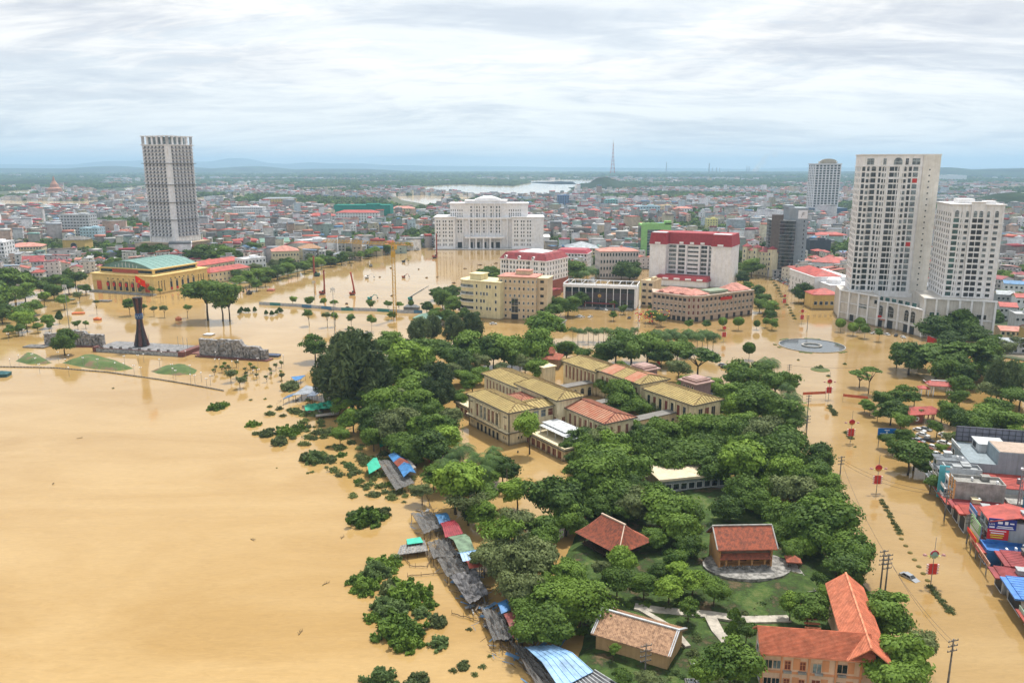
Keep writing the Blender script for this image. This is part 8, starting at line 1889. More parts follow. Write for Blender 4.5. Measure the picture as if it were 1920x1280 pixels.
reg('O',[crown_broad(50,120,.85,.044,LO,lobes=7),crown_broad(44,120,.95,.044,LO,lobes=5)])
reg('C',[crown_needle(LC,7500,1.45),crown_needle(LC,7000,1.25)]);reg('K',[crown_column(LD)]);reg('R',[crown_round(LM,3000),crown_broad(30,60,1.0,.07,LM,name='crown'),crown_round(LL,3000)]);reg('F',[crown_flat(LM),crown_flat(LD)]);reg('B',[crown_bamboo(LO),crown_bamboo(LM)])
reg('S',[crown_sparse(LO),crown_sparse(LM)]);reg('P',[frond_mesh(LP,24,12,leaf=.42),frond_mesh(LP,20,12,droop=1.3,leaf=.42)]);reg('U',[crown_bush(LB,5600),crown_bush(LM,6000),crown_bush(LO,6000)]);reg('W',[crown_bush(LREED,1500),crown_bush(LO,1500)])
TR = {'std': [trunk_mesh(seed=i) for i in range(3)],'lean': trunk_mesh(lean=.15,seed=9),'flat': trunk_mesh(limbs=7,spread=.75,split=.5,seed=4),'thin': trunk_mesh(limbs=4,spread=.35,r=.03,seed=5,split=.5)}
b = MB();b.tube([(0,0,-.05),(.01,0,.5),(0,0,1)],[.022,.016,.014],7,False);TR['palm'] = b.mesh('trunk',mat('palm_trunk',(.22,.20,.17),.9,var=.3),True)
KIND = {'D': ('dark green broad-crowned tree','tree'),'M': ('mid green leafy tree','tree'),'L': ('bright yellow-green tree','tree'),'O': ('grey-olive bushy tree','tree'),'C': ('feathery dark casuarina tree','tree'),'K': ('narrow conical cypress','tree'),'R': ('small round-clipped tree','tree'),'F': ('flat umbrella-crowned tree','tree'),'B': ('arching bamboo clump','bamboo'),'S': ('sparse thin-leaved tree','tree'),'P': ('tall palm tree','palm tree'),'U': ('half-drowned river bush','bush'),'W': ('small drowned shrub','shrub')}
VZ = {'D': .85,'M': .9,'L': .85,'O': .9,'C': 1.35,'K': 1.2,'R': .95,'F': .45,'B': 1.0,'S': .95,'P': 1}
treecount = {}
def tree(px,py,rpx,kind,base=None,z=0.0,var=None,grp=None,xy=None,R_=None,lab=None,zs=1.0):
 """a tree whose crown centre shows at (px, py) with radius rpx; base = picture row of its foot when visible"""
 if xy is None:
  if base is not None:
   P = G(px if not isinstance(base,tuple) else base[0],base if not isinstance(base,tuple) else base[1],z);s = PXM(P);r = rpx / s;hc = max(ZT(P,py) - z,r * .6)
  else:
   hc = 7.0
   for _ in range(4): P = G(px,py,z + hc);s = FPX / (P.y * _c + (CAM_H - hc) * _s);r = rpx / s;hc = {'F': r * .9 + 2,'C': r * 1.3 + 1.5,'K': r * 2.2,'R': r * 1.6,'P': 8.5,'U': 0,'W': 0}.get(kind,r * .92 + 1.6)
 else: P = Vector(xy);r = R_;hc = {'F': r * .9 + 2,'R': r * 1.8,'P': 8.5,'U': 0,'W': 0,'K': r * 2.2}.get(kind,r * 1.0 + 1.8)
 if kind in 'DMLOCSB' : r *= 1.14
 nm = {'P': 'palm_tree','F': 'umbrella_tree','R': 'clipped_tree','S': 'sparse_tree','O': 'olive_leaved_tree','B': 'bamboo_clump','U': 'river_bush','W': 'drowned_shrub' if not grp else 'garden_shrub','K': 'cypress_tree','C': 'casuarina_tree'}.get(kind,'broadleaf_tree' if not grp else 'avenue_tree' if 'avenue' in grp else 'street_tree')
 gl = grp or {'P': 'palm trees in the park','U': 'bushes standing in the river','W': 'small shrubs in the flood'}.get(kind,'trees of the park and streets')
 ms = CR[kind];me = ms[(random.randrange(len(ms)) if var is None else var) % len(ms)]
 rz = random.uniform(0,6.28)
 if kind in 'UW':
  o = link(nm,me,None,(P.x,P.y,z - .1),(0,0,rz),(r,r * random.uniform(.8,1.1),r * random.uniform(.95,1.2) * zs));tag(o,None,KIND[kind][1],gl);AUTO.append((o,lab or KIND[kind][0]));return o
 o = empty(nm,(P.x,P.y,z),rz,None,KIND[kind][1],gl);AUTO.append((o,lab or KIND[kind][0]))
 if kind == 'P':
  H = hc;link('trunk',TR['palm'],o,(0,0,0),None,(H * .9,H * .9,H));link('crown',me,o,(0,0,H),None,(r * 1.35,) * 3);return o
 vz = random.uniform(.9,1.1) * zs
 top = hc + r * .45
 t = TR['flat'] if kind == 'F' else TR['thin'] if kind in 'RKC' else random.choice(TR['std'])
 link('trunk',t,o,(0,0,0),None,(max(r * 1.0,2.2),) * 2 + (top if kind != 'F' else hc + r * .12,))
 tl = (random.uniform(-.16,.16),random.uniform(-.16,.16),0);q = random.uniform(.84,1.0)
 link('crown',me,o,(random.uniform(-.1,.1) * r,random.uniform(-.1,.1) * r,hc),tl,(r * q * 1.08,r / q * 1.0,r * vz * random.uniform(.85,1.12)))
 if r < 4 and base is not None: o.rotation_euler[0] = random.uniform(-.06,.06)
 return o
T = tree
# ---- named crowns: picture x, y, radius, kind
big = """590,650,26,S 655,690,60,C 618,705,38,C 690,712,42,C 640,650,30,C 757,682,44,L 762,722,38,M 743,705,15,K 772,706,16,K 820,706,28,C 846,700,20,O 800,652,32,D 737,640,28,M 715,650,24,M 785,618,24,C 815,612,18,C 850,615,22,C 886,610,22,C 880,652,33,M 915,655,30,D 898,676,18,O 925,665,22,D 860,672,24,D
1030,607,36,L 1005,640,36,L 945,655,30,M 975,662,20,M 1062,655,18,M 1155,655,33,D 1185,648,33,D 1215,650,28,M 1010,692,22,L 985,682,18,O 1130,668,18,M 1310,668,36,F 1270,655,22,M 1273,692,20,O 1240,668,18,D 1290,650,15,S 1205,708,18,M
1390,705,28,M 1420,692,24,D 1440,680,22,P 1455,715,28,D 1442,760,42,D 1490,770,26,P 1484,745,20,P 1478,725,18,P 1374,767,26,L 1400,786,26,M 1317,797,26,M 1344,808,32,M 1378,803,30,D 1428,806,36,O 1462,820,38,D 1455,848,40,D 1380,872,46,L 1332,838,34,D 1415,850,28,M 1478,886,34,L 1496,862,28,D 1532,857,28,D 1542,882,24,D 1520,888,34,M 1548,905,26,M 1455,908,28,B 1487,925,38,O 1510,912,26,O 1553,950,44,M 1525,955,38,L 1290,845,34,D 1335,880,30,D 1425,885,26,D
1558,990,50,M 1592,1030,36,M 1570,1052,40,D 1522,1005,38,M 1500,975,34,D 1462,965,28,M 1400,925,32,D 1370,955,26,D 1430,945,26,D 1485,1030,20,M 1504,1022,22,L
1150,872,46,D 1110,880,34,D 1046,935,46,D 1062,972,26,M 970,922,28,L 853,912,48,L 908,922,26,M 877,945,34,B 812,892,24,M 791,920,18,O 942,878,26,D 915,895,22,M 1118,900,46,M 1142,862,38,M 1172,882,38,M 1158,920,38,D 1090,925,26,D 1100,850,26,M
939,1000,38,B 970,978,32,O 1012,996,33,D 958,1028,32,B 960,1062,46,O 1016,1048,38,O 970,1103,36,O 1066,1076,33,M 1036,1125,42,M 1088,1128,44,M 1001,1170,38,D 1046,1172,42,D 985,1140,28,D 1062,1100,26,L 905,965,26,M 1015,1090,28,M 915,1040,30,O 1010,1020,24,M
1197,945,34,O 1250,957,42,M 1282,985,38,M 1227,1003,24,M 1303,962,30,D 1060,975,22,D 1160,1044,29,L 1157,1088,28,D 1255,1100,30,L 1300,1090,30,L 1208,1095,22,M 1340,1104,22,M 1291,1141,20,S 1240,1010,24,D 1290,1020,24,D 1270,1050,20,M 1225,925,26,D
1516,1138,33,D 1378,1152,13,K 1400,1178,18,D 1372,1180,14,K 1370,1246,46,M 1330,1262,26,M 1655,1143,44,M 1676,1170,30,M 1692,1220,52,M 1682,1262,50,M 1716,1215,32,O 1640,1156,24,D 1205,1268,20,S 1230,1285,24,O 1430,1150,12,S 1150,1215,11,S
715,762,33,M 746,750,28,O 787,756,28,M 805,774,26,M 696,788,28,D 727,800,34,O 755,788,28,O 784,800,28,L 821,800,34,M 838,822,30,L 808,836,34,D 843,782,23,O 646,757,20,M 662,782,24,L 637,814,15,M 765,830,26,D 735,765,26,D 770,775,24,D 700,820,20,M 745,822,24,D 690,765,18,D
850,852,24,P 868,842,24,P 893,858,24,P 918,862,24,P 838,870,22,P 878,872,22,P 905,880,20,P 925,845,20,P 950,870,8,P
1135,724,18,D 1168,738,28,M 1164,762,24,M 1200,762,18,M 1234,764,14,O 1246,757,12,O 885,715,22,M 870,705,16,M 1093,822,26,D 1172,800,24,M 1195,814,22,D 1130,826,28,O 1234,806,24,M 1256,818,26,M 1296,806,28,M 1225,840,36,D 1155,848,34,L 1284,850,38,D 1338,814,28,M 1368,868,24,D 1065,835,16,D 1110,835,24,M 1200,850,28,M 1255,860,30,D 1070,860,14,D 1082,880,22,M
700,690,30,C 672,650,26,C 730,735,22,D 830,735,26,C 855,745,18,M 800,735,24,C 700,745,30,D 660,735,30,D 780,690,24,M 790,670,22,M 840,665,24,M 765,650,22,D 900,700,16,M 640,690,34,C 870,690,18,C 940,690,14,O 960,670,18,D 1090,665,14,M 1100,690,12,M 1165,690,16,M
1360,735,24,M 1345,760,20,D 1375,745,20,D 1410,735,26,D 1300,725,18,M 1285,715,14,M 1480,790,24,D 1345,720,14,M 1420,770,26,M 1400,830,28,M 1195,915,26,D 1180,960,24,D 1130,950,24,D 1100,960,20,D 1085,985,16,D 1420,1000,16,D 1450,1000,24,D 1540,1090,18,D 1600,1080,18,D 1460,1075,10,S"""
for tk in big.split():
 x,y,r,k = tk.split(',');x,y,r = float(x),float(y),float(r);z = 1.2 if y > 1010 and x > 1050 else 0
 if x > 1330 and y > 1000 and k == 'S': continue
 T(x,y,r,k,z=z)
# individually recognisable trees
T(993,797,25,'L',base=851,lab='lone light green tree standing in front of the museum corner');T(781,850,22,'D',base=872)
T(122,638,20,'D',base=666,lab='dark tree in front of the left relief wall');T(379,545,33,'D',base=(390,601),lab='largest of three great trees in the flooded square');T(414,556,26,'D',base=(418,602),lab='middle one of three great trees in the flooded square');T(441,556,25,'M',base=(431,603),lab='right one of three great trees in the flooded square')
T(1404,652,11,'R',base=674,lab='single round tree on the flooded avenue left of the roundabout pool');T(1703,672,28,'D',base=(1703,703),lab='dark tree whose trunk stands in front of the podium');T(1681,658,15,'M',base=690)
for x,y,r,bb in ((1576,605,9,622),(1599,613,9.5,629),(1612,604,9,622),(1621,616,10,634),(1648,622,8,640),(1290,605,8,622),(1325,606,8,622),(1355,602,8,618),(1384,602,9,619),(1418,606,6,618),(1436,601,6,614)): T(x,y,r,'R',base=bb,grp='clipped street trees around the junction')
T(1785,640,26,'D');T(1760,618,30,'D');T(1800,612,30,'D');T(1832,628,24,'D');T(1760,664,42,'F',var=1);T(1808,660,48,'F');T(1842,668,34,'F',var=1);T(1780,690,30,'D');T(1725,668,20,'M');T(1820,700,26,'D');T(1850,690,24,'D');T(1860,730,22,'O');T(1800,720,20,'D')
T(1606,703,19,'F',base=(1611,726),lab='left of two sparse umbrella trees in the street water');T(1636,694,17,'F',base=(1628,738),lab='right of two sparse umbrella trees in the street water')
for tk in "1655,748,18,M 1690,742,26,S 1672,768,24,D 1622,757,10,M 1632,763,10,M 1646,776,8,M 1716,742,14,D 1700,818,20,M 1668,820,15,D 1706,852,34,D 1738,876,14,D 1746,900,18,D 1812,786,26,D 1852,782,28,M 1890,792,30,M 1785,772,20,M 1758,800,15,S 1777,818,14,S 1835,800,22,M 1870,760,22,D 1905,640,16,S 1880,655,20,O 1900,700,30,D 1915,740,26,D 1860,640,16,M 1690,788,16,M 1730,772,12,D 1800,745,14,M 1850,815,20,L 1900,812,22,L 1845,660,26,D 1800,820,14,M 1765,840,10,M 1675,835,12,M".split():
 x,y,r,k = tk.split(',');T(float(x),float(y),float(r),k)
T(1883,712,30,'C',zs=1.4,lab='tall black-green casuarina at the right edge');T(1700,850,30,'D',base=(1712,882),lab='dark leaning street tree beside the flooded car park')
# palm rows
for i in range(13): T(1074 + i * 9.6,617 + (i % 3) * 2,9,'P',base=640 + (i % 2) * 4,grp='row of young royal palms beyond the park')
for i in range(12): T(1228 + i * 10,622 + (i % 3) * 4,15,'P',grp='dense palm grove beyond the museum')
for x,y,bb in ((943,556,592),(955,552,595),(935,560,590),(962,560,596)): T(x,y,15,'P',base=bb,lab='tall palm before the tan seven-storey block')
# square: small trees, conifers
for x,y,r,bb in ((580,588,9,611),(614,591,9,613),(629,592,8,612),(659,595,8,615),(697,598,8,621),(549,562,8,572),(583,563,7.5,576),(608,564,8,577),(628,566,8,580),(695,569,7,581),(728,570,7.5,583),(748,571,8,584),(771,568,6,582),(244,570,9,592),(289,579,7,593),(309,579,8,595),(270,575,7,590),(352,577,6,596),(182,566,5,590),(267,541,5,553),(286,542,6,555),(301,544,5,557),(84,557,13,575),(121,561,12,580),(63,600,8,612),(150,553,9,568),(735,590,8,600)): T(x,y,r * random.uniform(.8,1.15),'S' if r < 6 else random.choice('MLSRMO'),base=bb,grp='young trees standing in the flooded square')
for x,y in ((449,583),(453,579),(461,580),(466,580),(478,579),(499,585),(510,586),(519,584),(527,581),(524,579)): T(x,y + 1,4.2,'K',base=y + 6,grp='clipped cone shrubs in the flooded square')
for tk in "24,525,34,M 30,590,22,D 2,585,18,D 60,572,16,M 45,545,20,M 10,560,16,D 100,545,14,M 90,598,13,L 48,600,18,L 105,525,16,D 140,520,16,D 128,535,14,M 75,535,14,D 110,592,7,K 160,540,10,M 5,540,26,D -30,560,40,M 70,612,8,M 95,610,7,M 40,615,9,D 15,618,10,M 145,606,7,M 160,606,5,M".split():
 x,y,r,k = tk.split(',');T(float(x),float(y),float(r),k)
# avenue beside the lake site: two rows
for i in range(22):
 t = i / 21;x = 452 + (812 - 452) * t;y = 524 - (524 - 449) * t ** .9;r = 13 - 6 * t
 T(x + random.uniform(-4,4),y + random.uniform(-2,2),r,random.choice('MMDLO'),base=y + r * 1.5,grp='avenue trees along the flooded construction site')
 if i % 2 == 0: T(x - 10 + random.uniform(-5,5),y - r * .9,r * .9,random.choice('MDO'),grp='avenue trees along the flooded construction site')
for tk in "350,478,16,D 300,470,20,D 275,472,16,M 380,476,20,D 400,470,18,D 420,478,18,M 440,480,14,D 455,468,13,D 475,466,14,M 250,480,12,M 330,472,12,D 405,488,9,D 520,500,9,P 530,503,8,P 545,500,7,P 220,478,12,D 180,480,14,D 150,492,12,M 210,492,12,M 480,532,10,M 497,525,9,D".split():
 x,y,r,k = tk.split(',');T(float(x),float(y),float(r),k,z=.3)
for tk in "905,515,16,D 925,508,14,D 930,520,12,M 880,535,13,D 845,548,16,D 830,560,16,M 818,548,12,D 850,570,15,M 800,575,12,D 870,560,10,M 812,590,15,M 840,592,14,D 1022,570,20,D 1065,570,20,M 1040,580,16,D 1088,560,14,D 1182,505,22,D 1165,512,14,D 1060,498,16,D 1080,508,18,M 1100,505,14,P 1110,508,12,P 1095,512,12,P 1125,510,10,D 1155,500,12,D 1040,470,10,D 1385,482,15,D 1388,500,12,M 1410,500,18,M 1395,520,12,D 1405,535,12,M 1420,545,11,D 1432,558,14,D 1425,570,12,M 1448,575,14,M 1442,590,11,D 1448,605,9,M 1400,548,10,M 1510,548,17,D 1500,540,12,D 1520,560,10,D 1545,520,10,M 1558,510,12,D 1530,535,9,D 1225,590,12,D 1240,598,10,M 1232,575,12,D 1150,590,7,M 1170,578,7,M 1020,595,14,M 960,580,7,M 890,590,9,D 912,583,8,M 868,588,10,D 1150,567,7,M 1585,470,12,D 1600,480,14,M 1570,480,10,M 1880,520,16,M 1862,655,12,M 1878,500,12,D 1915,505,14,M".split():
 x,y,r,k = tk.split(',');T(float(x),float(y),float(r),k,z=.1)
# river bushes
for tk in "690,962,42 668,965,26 716,958,22 702,1070,28 722,1054,28 740,1046,16 686,1096,26 716,1130,24 768,1108,38 750,1172,42 742,1140,28 765,1200,28 820,1162,20 824,1200,20 716,1268,30 782,1278,26 868,1245,13 405,760,18 420,756,12 540,805,26 500,808,20 525,825,20 590,856,26 620,858,16 475,792,15 805,1130,16 735,1100,24 790,1145,18 700,1155,16 668,1085,18 575,855,18 610,762,12 545,722,22 560,800,16 480,810,10 640,850,12 655,870,14 660,885,12 672,900,10 730,905,10 705,925,12".split():
 x,y,r = map(float,tk.split(','));T(x,y + r * .35,r * (1.12 if y > 1020 else .88),'U',var=None)
rs = random.Random(5)
for _ in range(120):
 t = rs.random();a = Vector((560,770)).lerp(Vector((760,930)),t);x = a.x + rs.gauss(0,30) - 25 * rs.random();y = a.y + rs.gauss(0,22)
 T(x,y,rs.uniform(4,13),'W')
for (x,y,r) in ((585,885,5),(577,887,4),(519,877,2.5),(212,728,3),(605,1097,2.2),(918,1230,6),(905,1250,8),(850,1258,9),(890,1265,8),(545,770,8),(560,775,10),(530,780,7),(620,815,9),(607,820,10),(630,790,6),(700,900,8),(735,935,12),(745,925,9),(470,750,4),(497,748,4),(880,1180,7),(1175,760,2),(940,695,8)): T(x,y,r,'W')
for (x,y) in ((433,700),(450,712)): T(x,y,10,'S',base=y + 16,lab='thin wispy palm-like plant in the quay water')
for k in range(26): T(400 + rs.random() * 130,678 + rs.random() * 30,rs.uniform(2.5,5),'S',base=None)
# median hedges and shrubs in the park
for (a,c,nn,r0) in (((1652,938),(1688,1000),11,7),((1744,1100),(1782,1148),8,9),((1555,762),(1565,778),5,6),((1588,812),(1593,822),3,7),((1445,520),(1490,598),16,4),((1560,455),(1640,455),3,4)):
 for i in range(nn):
  t = i / max(1,nn - 1);T(a[0] + (c[0] - a[0]) * t + random.uniform(-2,2),a[1] + (c[1] - a[1]) * t,r0 * random.uniform(.7,1.1),'W',var=1,grp='hedge shrubs on the drowned street median',lab='dark median hedge shrub')
for i in range(7):
 P = G(1690 + i * 8.2,1010 + i * 13);b = MB();b.lathe([(.55,-.2),(.6,.12),(.35,.3)],12);o = b.build('median_planter_top',mat('olive_planter_moss',(.13,.11,.03),.9),loc=(P.x,P.y,0));tag(o,None,'planter','round planter tops on the drowned median');AUTO.append((o,'olive disc of a drowned round planter'))
for _ in range(190):
 x,y = rs.uniform(1060,1560),rs.uniform(1080,1290)
 if (x < 1150 and y > 1210) or (1105 < x < 1285 and 1150 < y < 1262) or (1400 < x and y > 1160) or (1300 < x < 1475 and 1010 < y < 1110): continue
 T(x,y,rs.uniform(6,15),'W',z=1.1,grp='garden shrubs in the village park',lab='low garden shrub',var=1) if rs.random() < .5 else T(x,y,rs.uniform(6,14),'U',z=1.1,grp='garden shrubs in the village park',lab='leafy garden shrub')
for x,y,r,c_ in ((1535,690,8,'W'),(1539,688,5,'U'),(1497,675,3,'U'),(1584,683,4,'U'),(1553,705,4,'W'),(1603,838,3,'W')): T(x,y,r,c_,lab='low shrub on a drowned traffic island')
for _ in range(150):
 x,y = rs.uniform(1060,1640),rs.uniform(1060,1285)
 if (x < 1150 and y > 1210) or (1095 < x < 1290 and 1120 < y < 1275) or (1390 < x and y > 1150) or (1280 < x < 1500 and 985 < y < 1125) or (1060 < x < 1230 and 990 < y < 1075) or (1190 < x < 1420 and 1120 < y < 1165) or (1330 < x < 1420 and y > 1150): continue
 if rs.random() < .42: T(x,y - 12,rs.uniform(12,22),rs.choice('MMDLOS'),z=1.1,lab='small ' + rs.choice(('leafy','young','spreading')) + ' garden tree')
P = G(1538,693);b = MB();b.lathe([(4.5,-.3),(4.2,.15),(2,.3)],20);tag(b.build('traffic_island',mat('grassy_island',(.10,.12,.04),.95),loc=(P.x,P.y,0)),'round grassy traffic island with a shrub below the roundabout pool','traffic island')
# rock mound with garden bed by the tan house
for (x,y,w) in ((1312,1247,3.4),(1302,1284,3)):
 P = G(x,y,1.4);b = MB();b.box(-w / 2,w / 2,-1.6,-1.4,0,.7);b.box(-w / 2,w / 2,1.4,1.6,0,.7);b.box(-w / 2,-w / 2 + .2,-1.4,1.4,0,.7);b.box(w / 2 - .2,w / 2,-1.4,1.4,0,.7);o = b.build('rock_planter',CONCD,loc=(P.x,P.y,1.0));tag(o,'square walled bed filled with pale stones ' + ('right of the tan earth house' if w > 3.1 else 'at the bottom edge'),'planter');b = MB()
 for _ in range(50): s_ = rs.uniform(.1,.35);a,c2_ = rs.uniform(-w / 2 + .3,w / 2 - .5),rs.uniform(-1.3,1.1);b.box(a,a + s_,c2_,c2_ + s_,.2,.2 + rs.uniform(.2,.8))
 b.build('stones',LGREY,o,kind='stuff')
# a few people on the bank and by the museum
def person(px,py,shirt,lab,z=0,base=None):
 P = G(px,py,z);me = bpy.data.meshes.new('body');V_ = [(0,0,.95),(0,0,1.2),(0,0,1.42),(0,0,1.55),(0,0,1.68),(.20,0,1.40),(.30,.05,1.12),(.27,.2,.92),(-.20,0,1.40),(-.30,.05,1.12),(-.27,.2,.92),(.11,0,.88),(.13,.04,.48),(.13,0,.06),(-.11,0,.88),(-.13,-.04,.48),(-.13,0,.06)]
 E_ = [(0,1),(1,2),(2,3),(3,4),(2,5),(5,6),(6,7),(2,8),(8,9),(9,10),(0,11),(11,12),(12,13),(0,14),(14,15),(15,16)];me.from_pydata(V_,E_,[]);me.materials.append(shirt)
 o = bpy.data.objects.new('person',me);COL.objects.link(o);md = o.modifiers.new('skin','SKIN');rad = [.15,.15,.16,.06,.11,.06,.05,.035,.06,.05,.035,.09,.07,.05,.09,.07,.05]
 for i,v in enumerate(me.skin_vertices[0].data): v.radius = (rad[i],rad[i] * .85);v.use_root = i == 0
 s = o.modifiers.new('sub','SUBSURF');s.levels = 1;s.render_levels = 1;o.location = (P.x,P.y,z);o.rotation_euler = (0,0,px);tag(o,lab,'person','people on the river bank');return o
SH = [mat('shirt_orange',(.5,.18,.05)),mat('shirt_dark',(.04,.05,.07)),mat('shirt_pale',(.5,.48,.45)),mat('shirt_red',(.45,.05,.05))]
for i,(x,y) in enumerate(((786,862),(793,866),(800,863),(805,868))): person(x,y,SH[i % 4],['person in orange top beside the dark trunk on the bank','person in dark clothes among the group on the bank','person in pale top among the group on the bank','rightmost person of the group on the bank, in red'][i],-.3)
person(971,853,SH[1],'person in dark clothes wading alone in front of the museum',-.8)
# ================================================================== THE TOWN
FOOTA = np.array(FOOT)
def free(P,pad=0):
 ok = np.ones(len(P),bool)
 for x,y,r in FOOT: ok &= (P[:,0] - x) ** 2 + (P[:,1] - y) ** 2 > (r + pad) ** 2
 for L_ in LAKES: ok &= ~inpoly(P,L_)
 return ok
def free2(P):
 return free(P,0) & free(P + [0,110],0) & free(P + [0,260],0)
def vnoise(P,s,seed):
 x,y = P[:,0] / s + seed * 13.1,P[:,1] / s + seed * 7.7
 return (np.sin(x * 1.7 + 1.3 * np.sin(y * 1.1)) + np.sin(y * 2.1 + 1.7 * np.sin(x * .9)) + .6 * np.sin(x * 3.7 + y * 2.9)) / 2.6
def field(y0,y1,step,jit):
 hw = 0.80 * y1 + 90;X,Y = np.meshgrid(np.arange(-hw,hw,step),np.arange(y0,y1,step));P = np.stack([X.ravel(),Y.ravel()],1) + rng.uniform(-jit,jit,(X.size,2));P = P[np.abs(P[:,0]) < .80 * P[:,1] + 90];return P[inpoly(P,POLY)]
WALLC = np.array([(.62,.60,.56),(.55,.54,.52),(.66,.63,.55),(.60,.50,.38),(.42,.42,.42),(.64,.60,.60),(.50,.58,.62),(.62,.45,.36),(.36,.34,.32),(.60,.56,.42),(.66,.66,.68),(.40,.50,.46)])
ROOFC = np.array([(.36,.075,.06),(.40,.11,.08),(.30,.06,.07),(.46,.20,.15),(.32,.34,.37),(.24,.26,.29),(.42,.42,.42),(.12,.22,.36),(.20,.17,.15),(.34,.09,.11),(.50,.49,.47),(.16,.28,.25)])
RP = np.array([.09,.09,.08,.09,.15,.10,.12,.045,.07,.05,.095,.02])
# ---- 300 nearest houses: individuals with parts
HW = [paint('house_wall_%s' % n_,tuple(c),streak=.3) for n_,c in zip(('white','grey_white','cream','sand','grey','pinkish','pale_blue','salmon'),WALLC[:8])];HWN = ['white','off-white','cream','tan','grey','pink','blue','salmon']
HR = [mat('house_roof_%s' % n_,tuple(c),.6,var=.2,scale=.5,streak=.2) for n_,c in zip(('red','brick','dark_red','faded_pink','tin','dark_tin','grey','blue'),ROOFC[:8])];HRN = ['red','brick-red','dark red','pink','tin','slate','grey','blue']
def house_proto(w,d,fl,roof,seed):
 r = random.Random(seed);h = fl * 3.3;b = MB();b.box(-w / 2,w / 2,-d / 2,d / 2,-.4,h);b.box(-w / 2 - .1,w / 2 + .1,-d / 2 - .9,-d / 2,3.1,3.3)
 if fl > 2: b.box(-w / 2,w / 2,-d / 2 - 1.0,-d / 2,6.4,6.55);b.box(-w / 2,w / 2,-d / 2 - 1.0,-d / 2 - .9,6.55,7.3)
 if roof == 'flat': b.box(-w * .3,w * .2,-d * .1,d * .35,h + .3,h + 2.6)
 wall = b;b = MB()
 if roof == 'gable': b.gable(-w / 2,w / 2,-d / 2,d / 2,h,1.9,.4);wall.gablewall(-w / 2,-d / 2,d / 2,h,1.85);wall.gablewall(w / 2 - .2,-d / 2,d / 2,h,1.85)
 elif roof == 'hip': b.hip(-w / 2,w / 2,-d / 2,d / 2,h + .3,2.0,.5,inset=min(w,d) * .4)
 elif roof == 'lean':
  n = len(b.v);b.v.extend([(-w / 2 - .3,-d / 2 - .5,h + .5),(w / 2 + .3,-d / 2 - .5,h + .5),(w / 2 + .3,d / 2 + .3,h + 1.5),(-w / 2 - .3,d / 2 + .3,h + 1.5),(-w / 2 - .3,-d / 2 - .5,h + .65),(w / 2 + .3,-d / 2 - .5,h + .65),(w / 2 + .3,d / 2 + .3,h + 1.65),(-w / 2 - .3,d / 2 + .3,h + 1.65)])
  for q in ((3,2,1,0),(4,5,6,7),(0,1,5,4),(1,2,6,5),(2,3,7,6),(3,0,4,7)): b.f.append(tuple(n + i for i in q));b.m.append(0)
 else: b.box(-w / 2 - .1,w / 2 + .1,-d / 2 - .1,d / 2 + .1,h + .003,h + .3);b.box(-w * .34,w * .24,-d * .14,d * .39,h + 2.6,h + 2.8)
 wn = MB()
 for k in range(fl):
  for sd in (-1,1):
   nn = max(1,int(w / 2.6))
   for i in range(nn): x = -w / 2 + w * (i + .5) / nn;y = sd * d / 2;wn.box(x - .65,x + .65,min(y,y + sd * .06),max(y,y + sd * .06),k * 3.3 + .9,k * 3.3 + 2.4)
   nn = max(1,int(d / 4))
   for i in range(nn): y = -d / 2 + d * (i + .5) / nn;x = sd * w / 2;wn.box(min(x,x + sd * .06),max(x,x + sd * .06),y - .5,y + .5,k * 3.3 + 1,k * 3.3 + 2.2)
 return wall,b,wn
PRO = []
for i,(w,d,fl,rf) in enumerate(((5,14,3,'lean'),(6,12,3,'flat'),(8,12,2,'hip'),(10,9,2,'gable'),(5,16,4,'flat'),(12,10,1,'gable'),(7,13,3,'lean'),(14,12,2,'hip'),(5,12,4,'lean'),(9,14,3,'gable'))):
 wl,rf_,wn = house_proto(w,d,fl,rf,i);PRO.append((wl,rf_,wn.mesh('windows',GLASS),rf,fl,w,d))
_hm = {}
def hmesh(i,kind,mi):
 k = (i,kind,mi)
 if k not in _hm: _hm[k] = PRO[i][kind].mesh('wall' if kind == 0 else 'roof',HW[mi] if kind == 0 else HR[mi])
 return _hm[k]
near = field(440,1500,15.5,2.6);near = near[free(near,7)]
ang = lambda P: .55 * vnoise(P,260,3) + .25
vn = vnoise(near,120,1);keep = (vn < .34) & (rng.random(len(near)) < .88);treeN = near[~keep];near = near[keep]
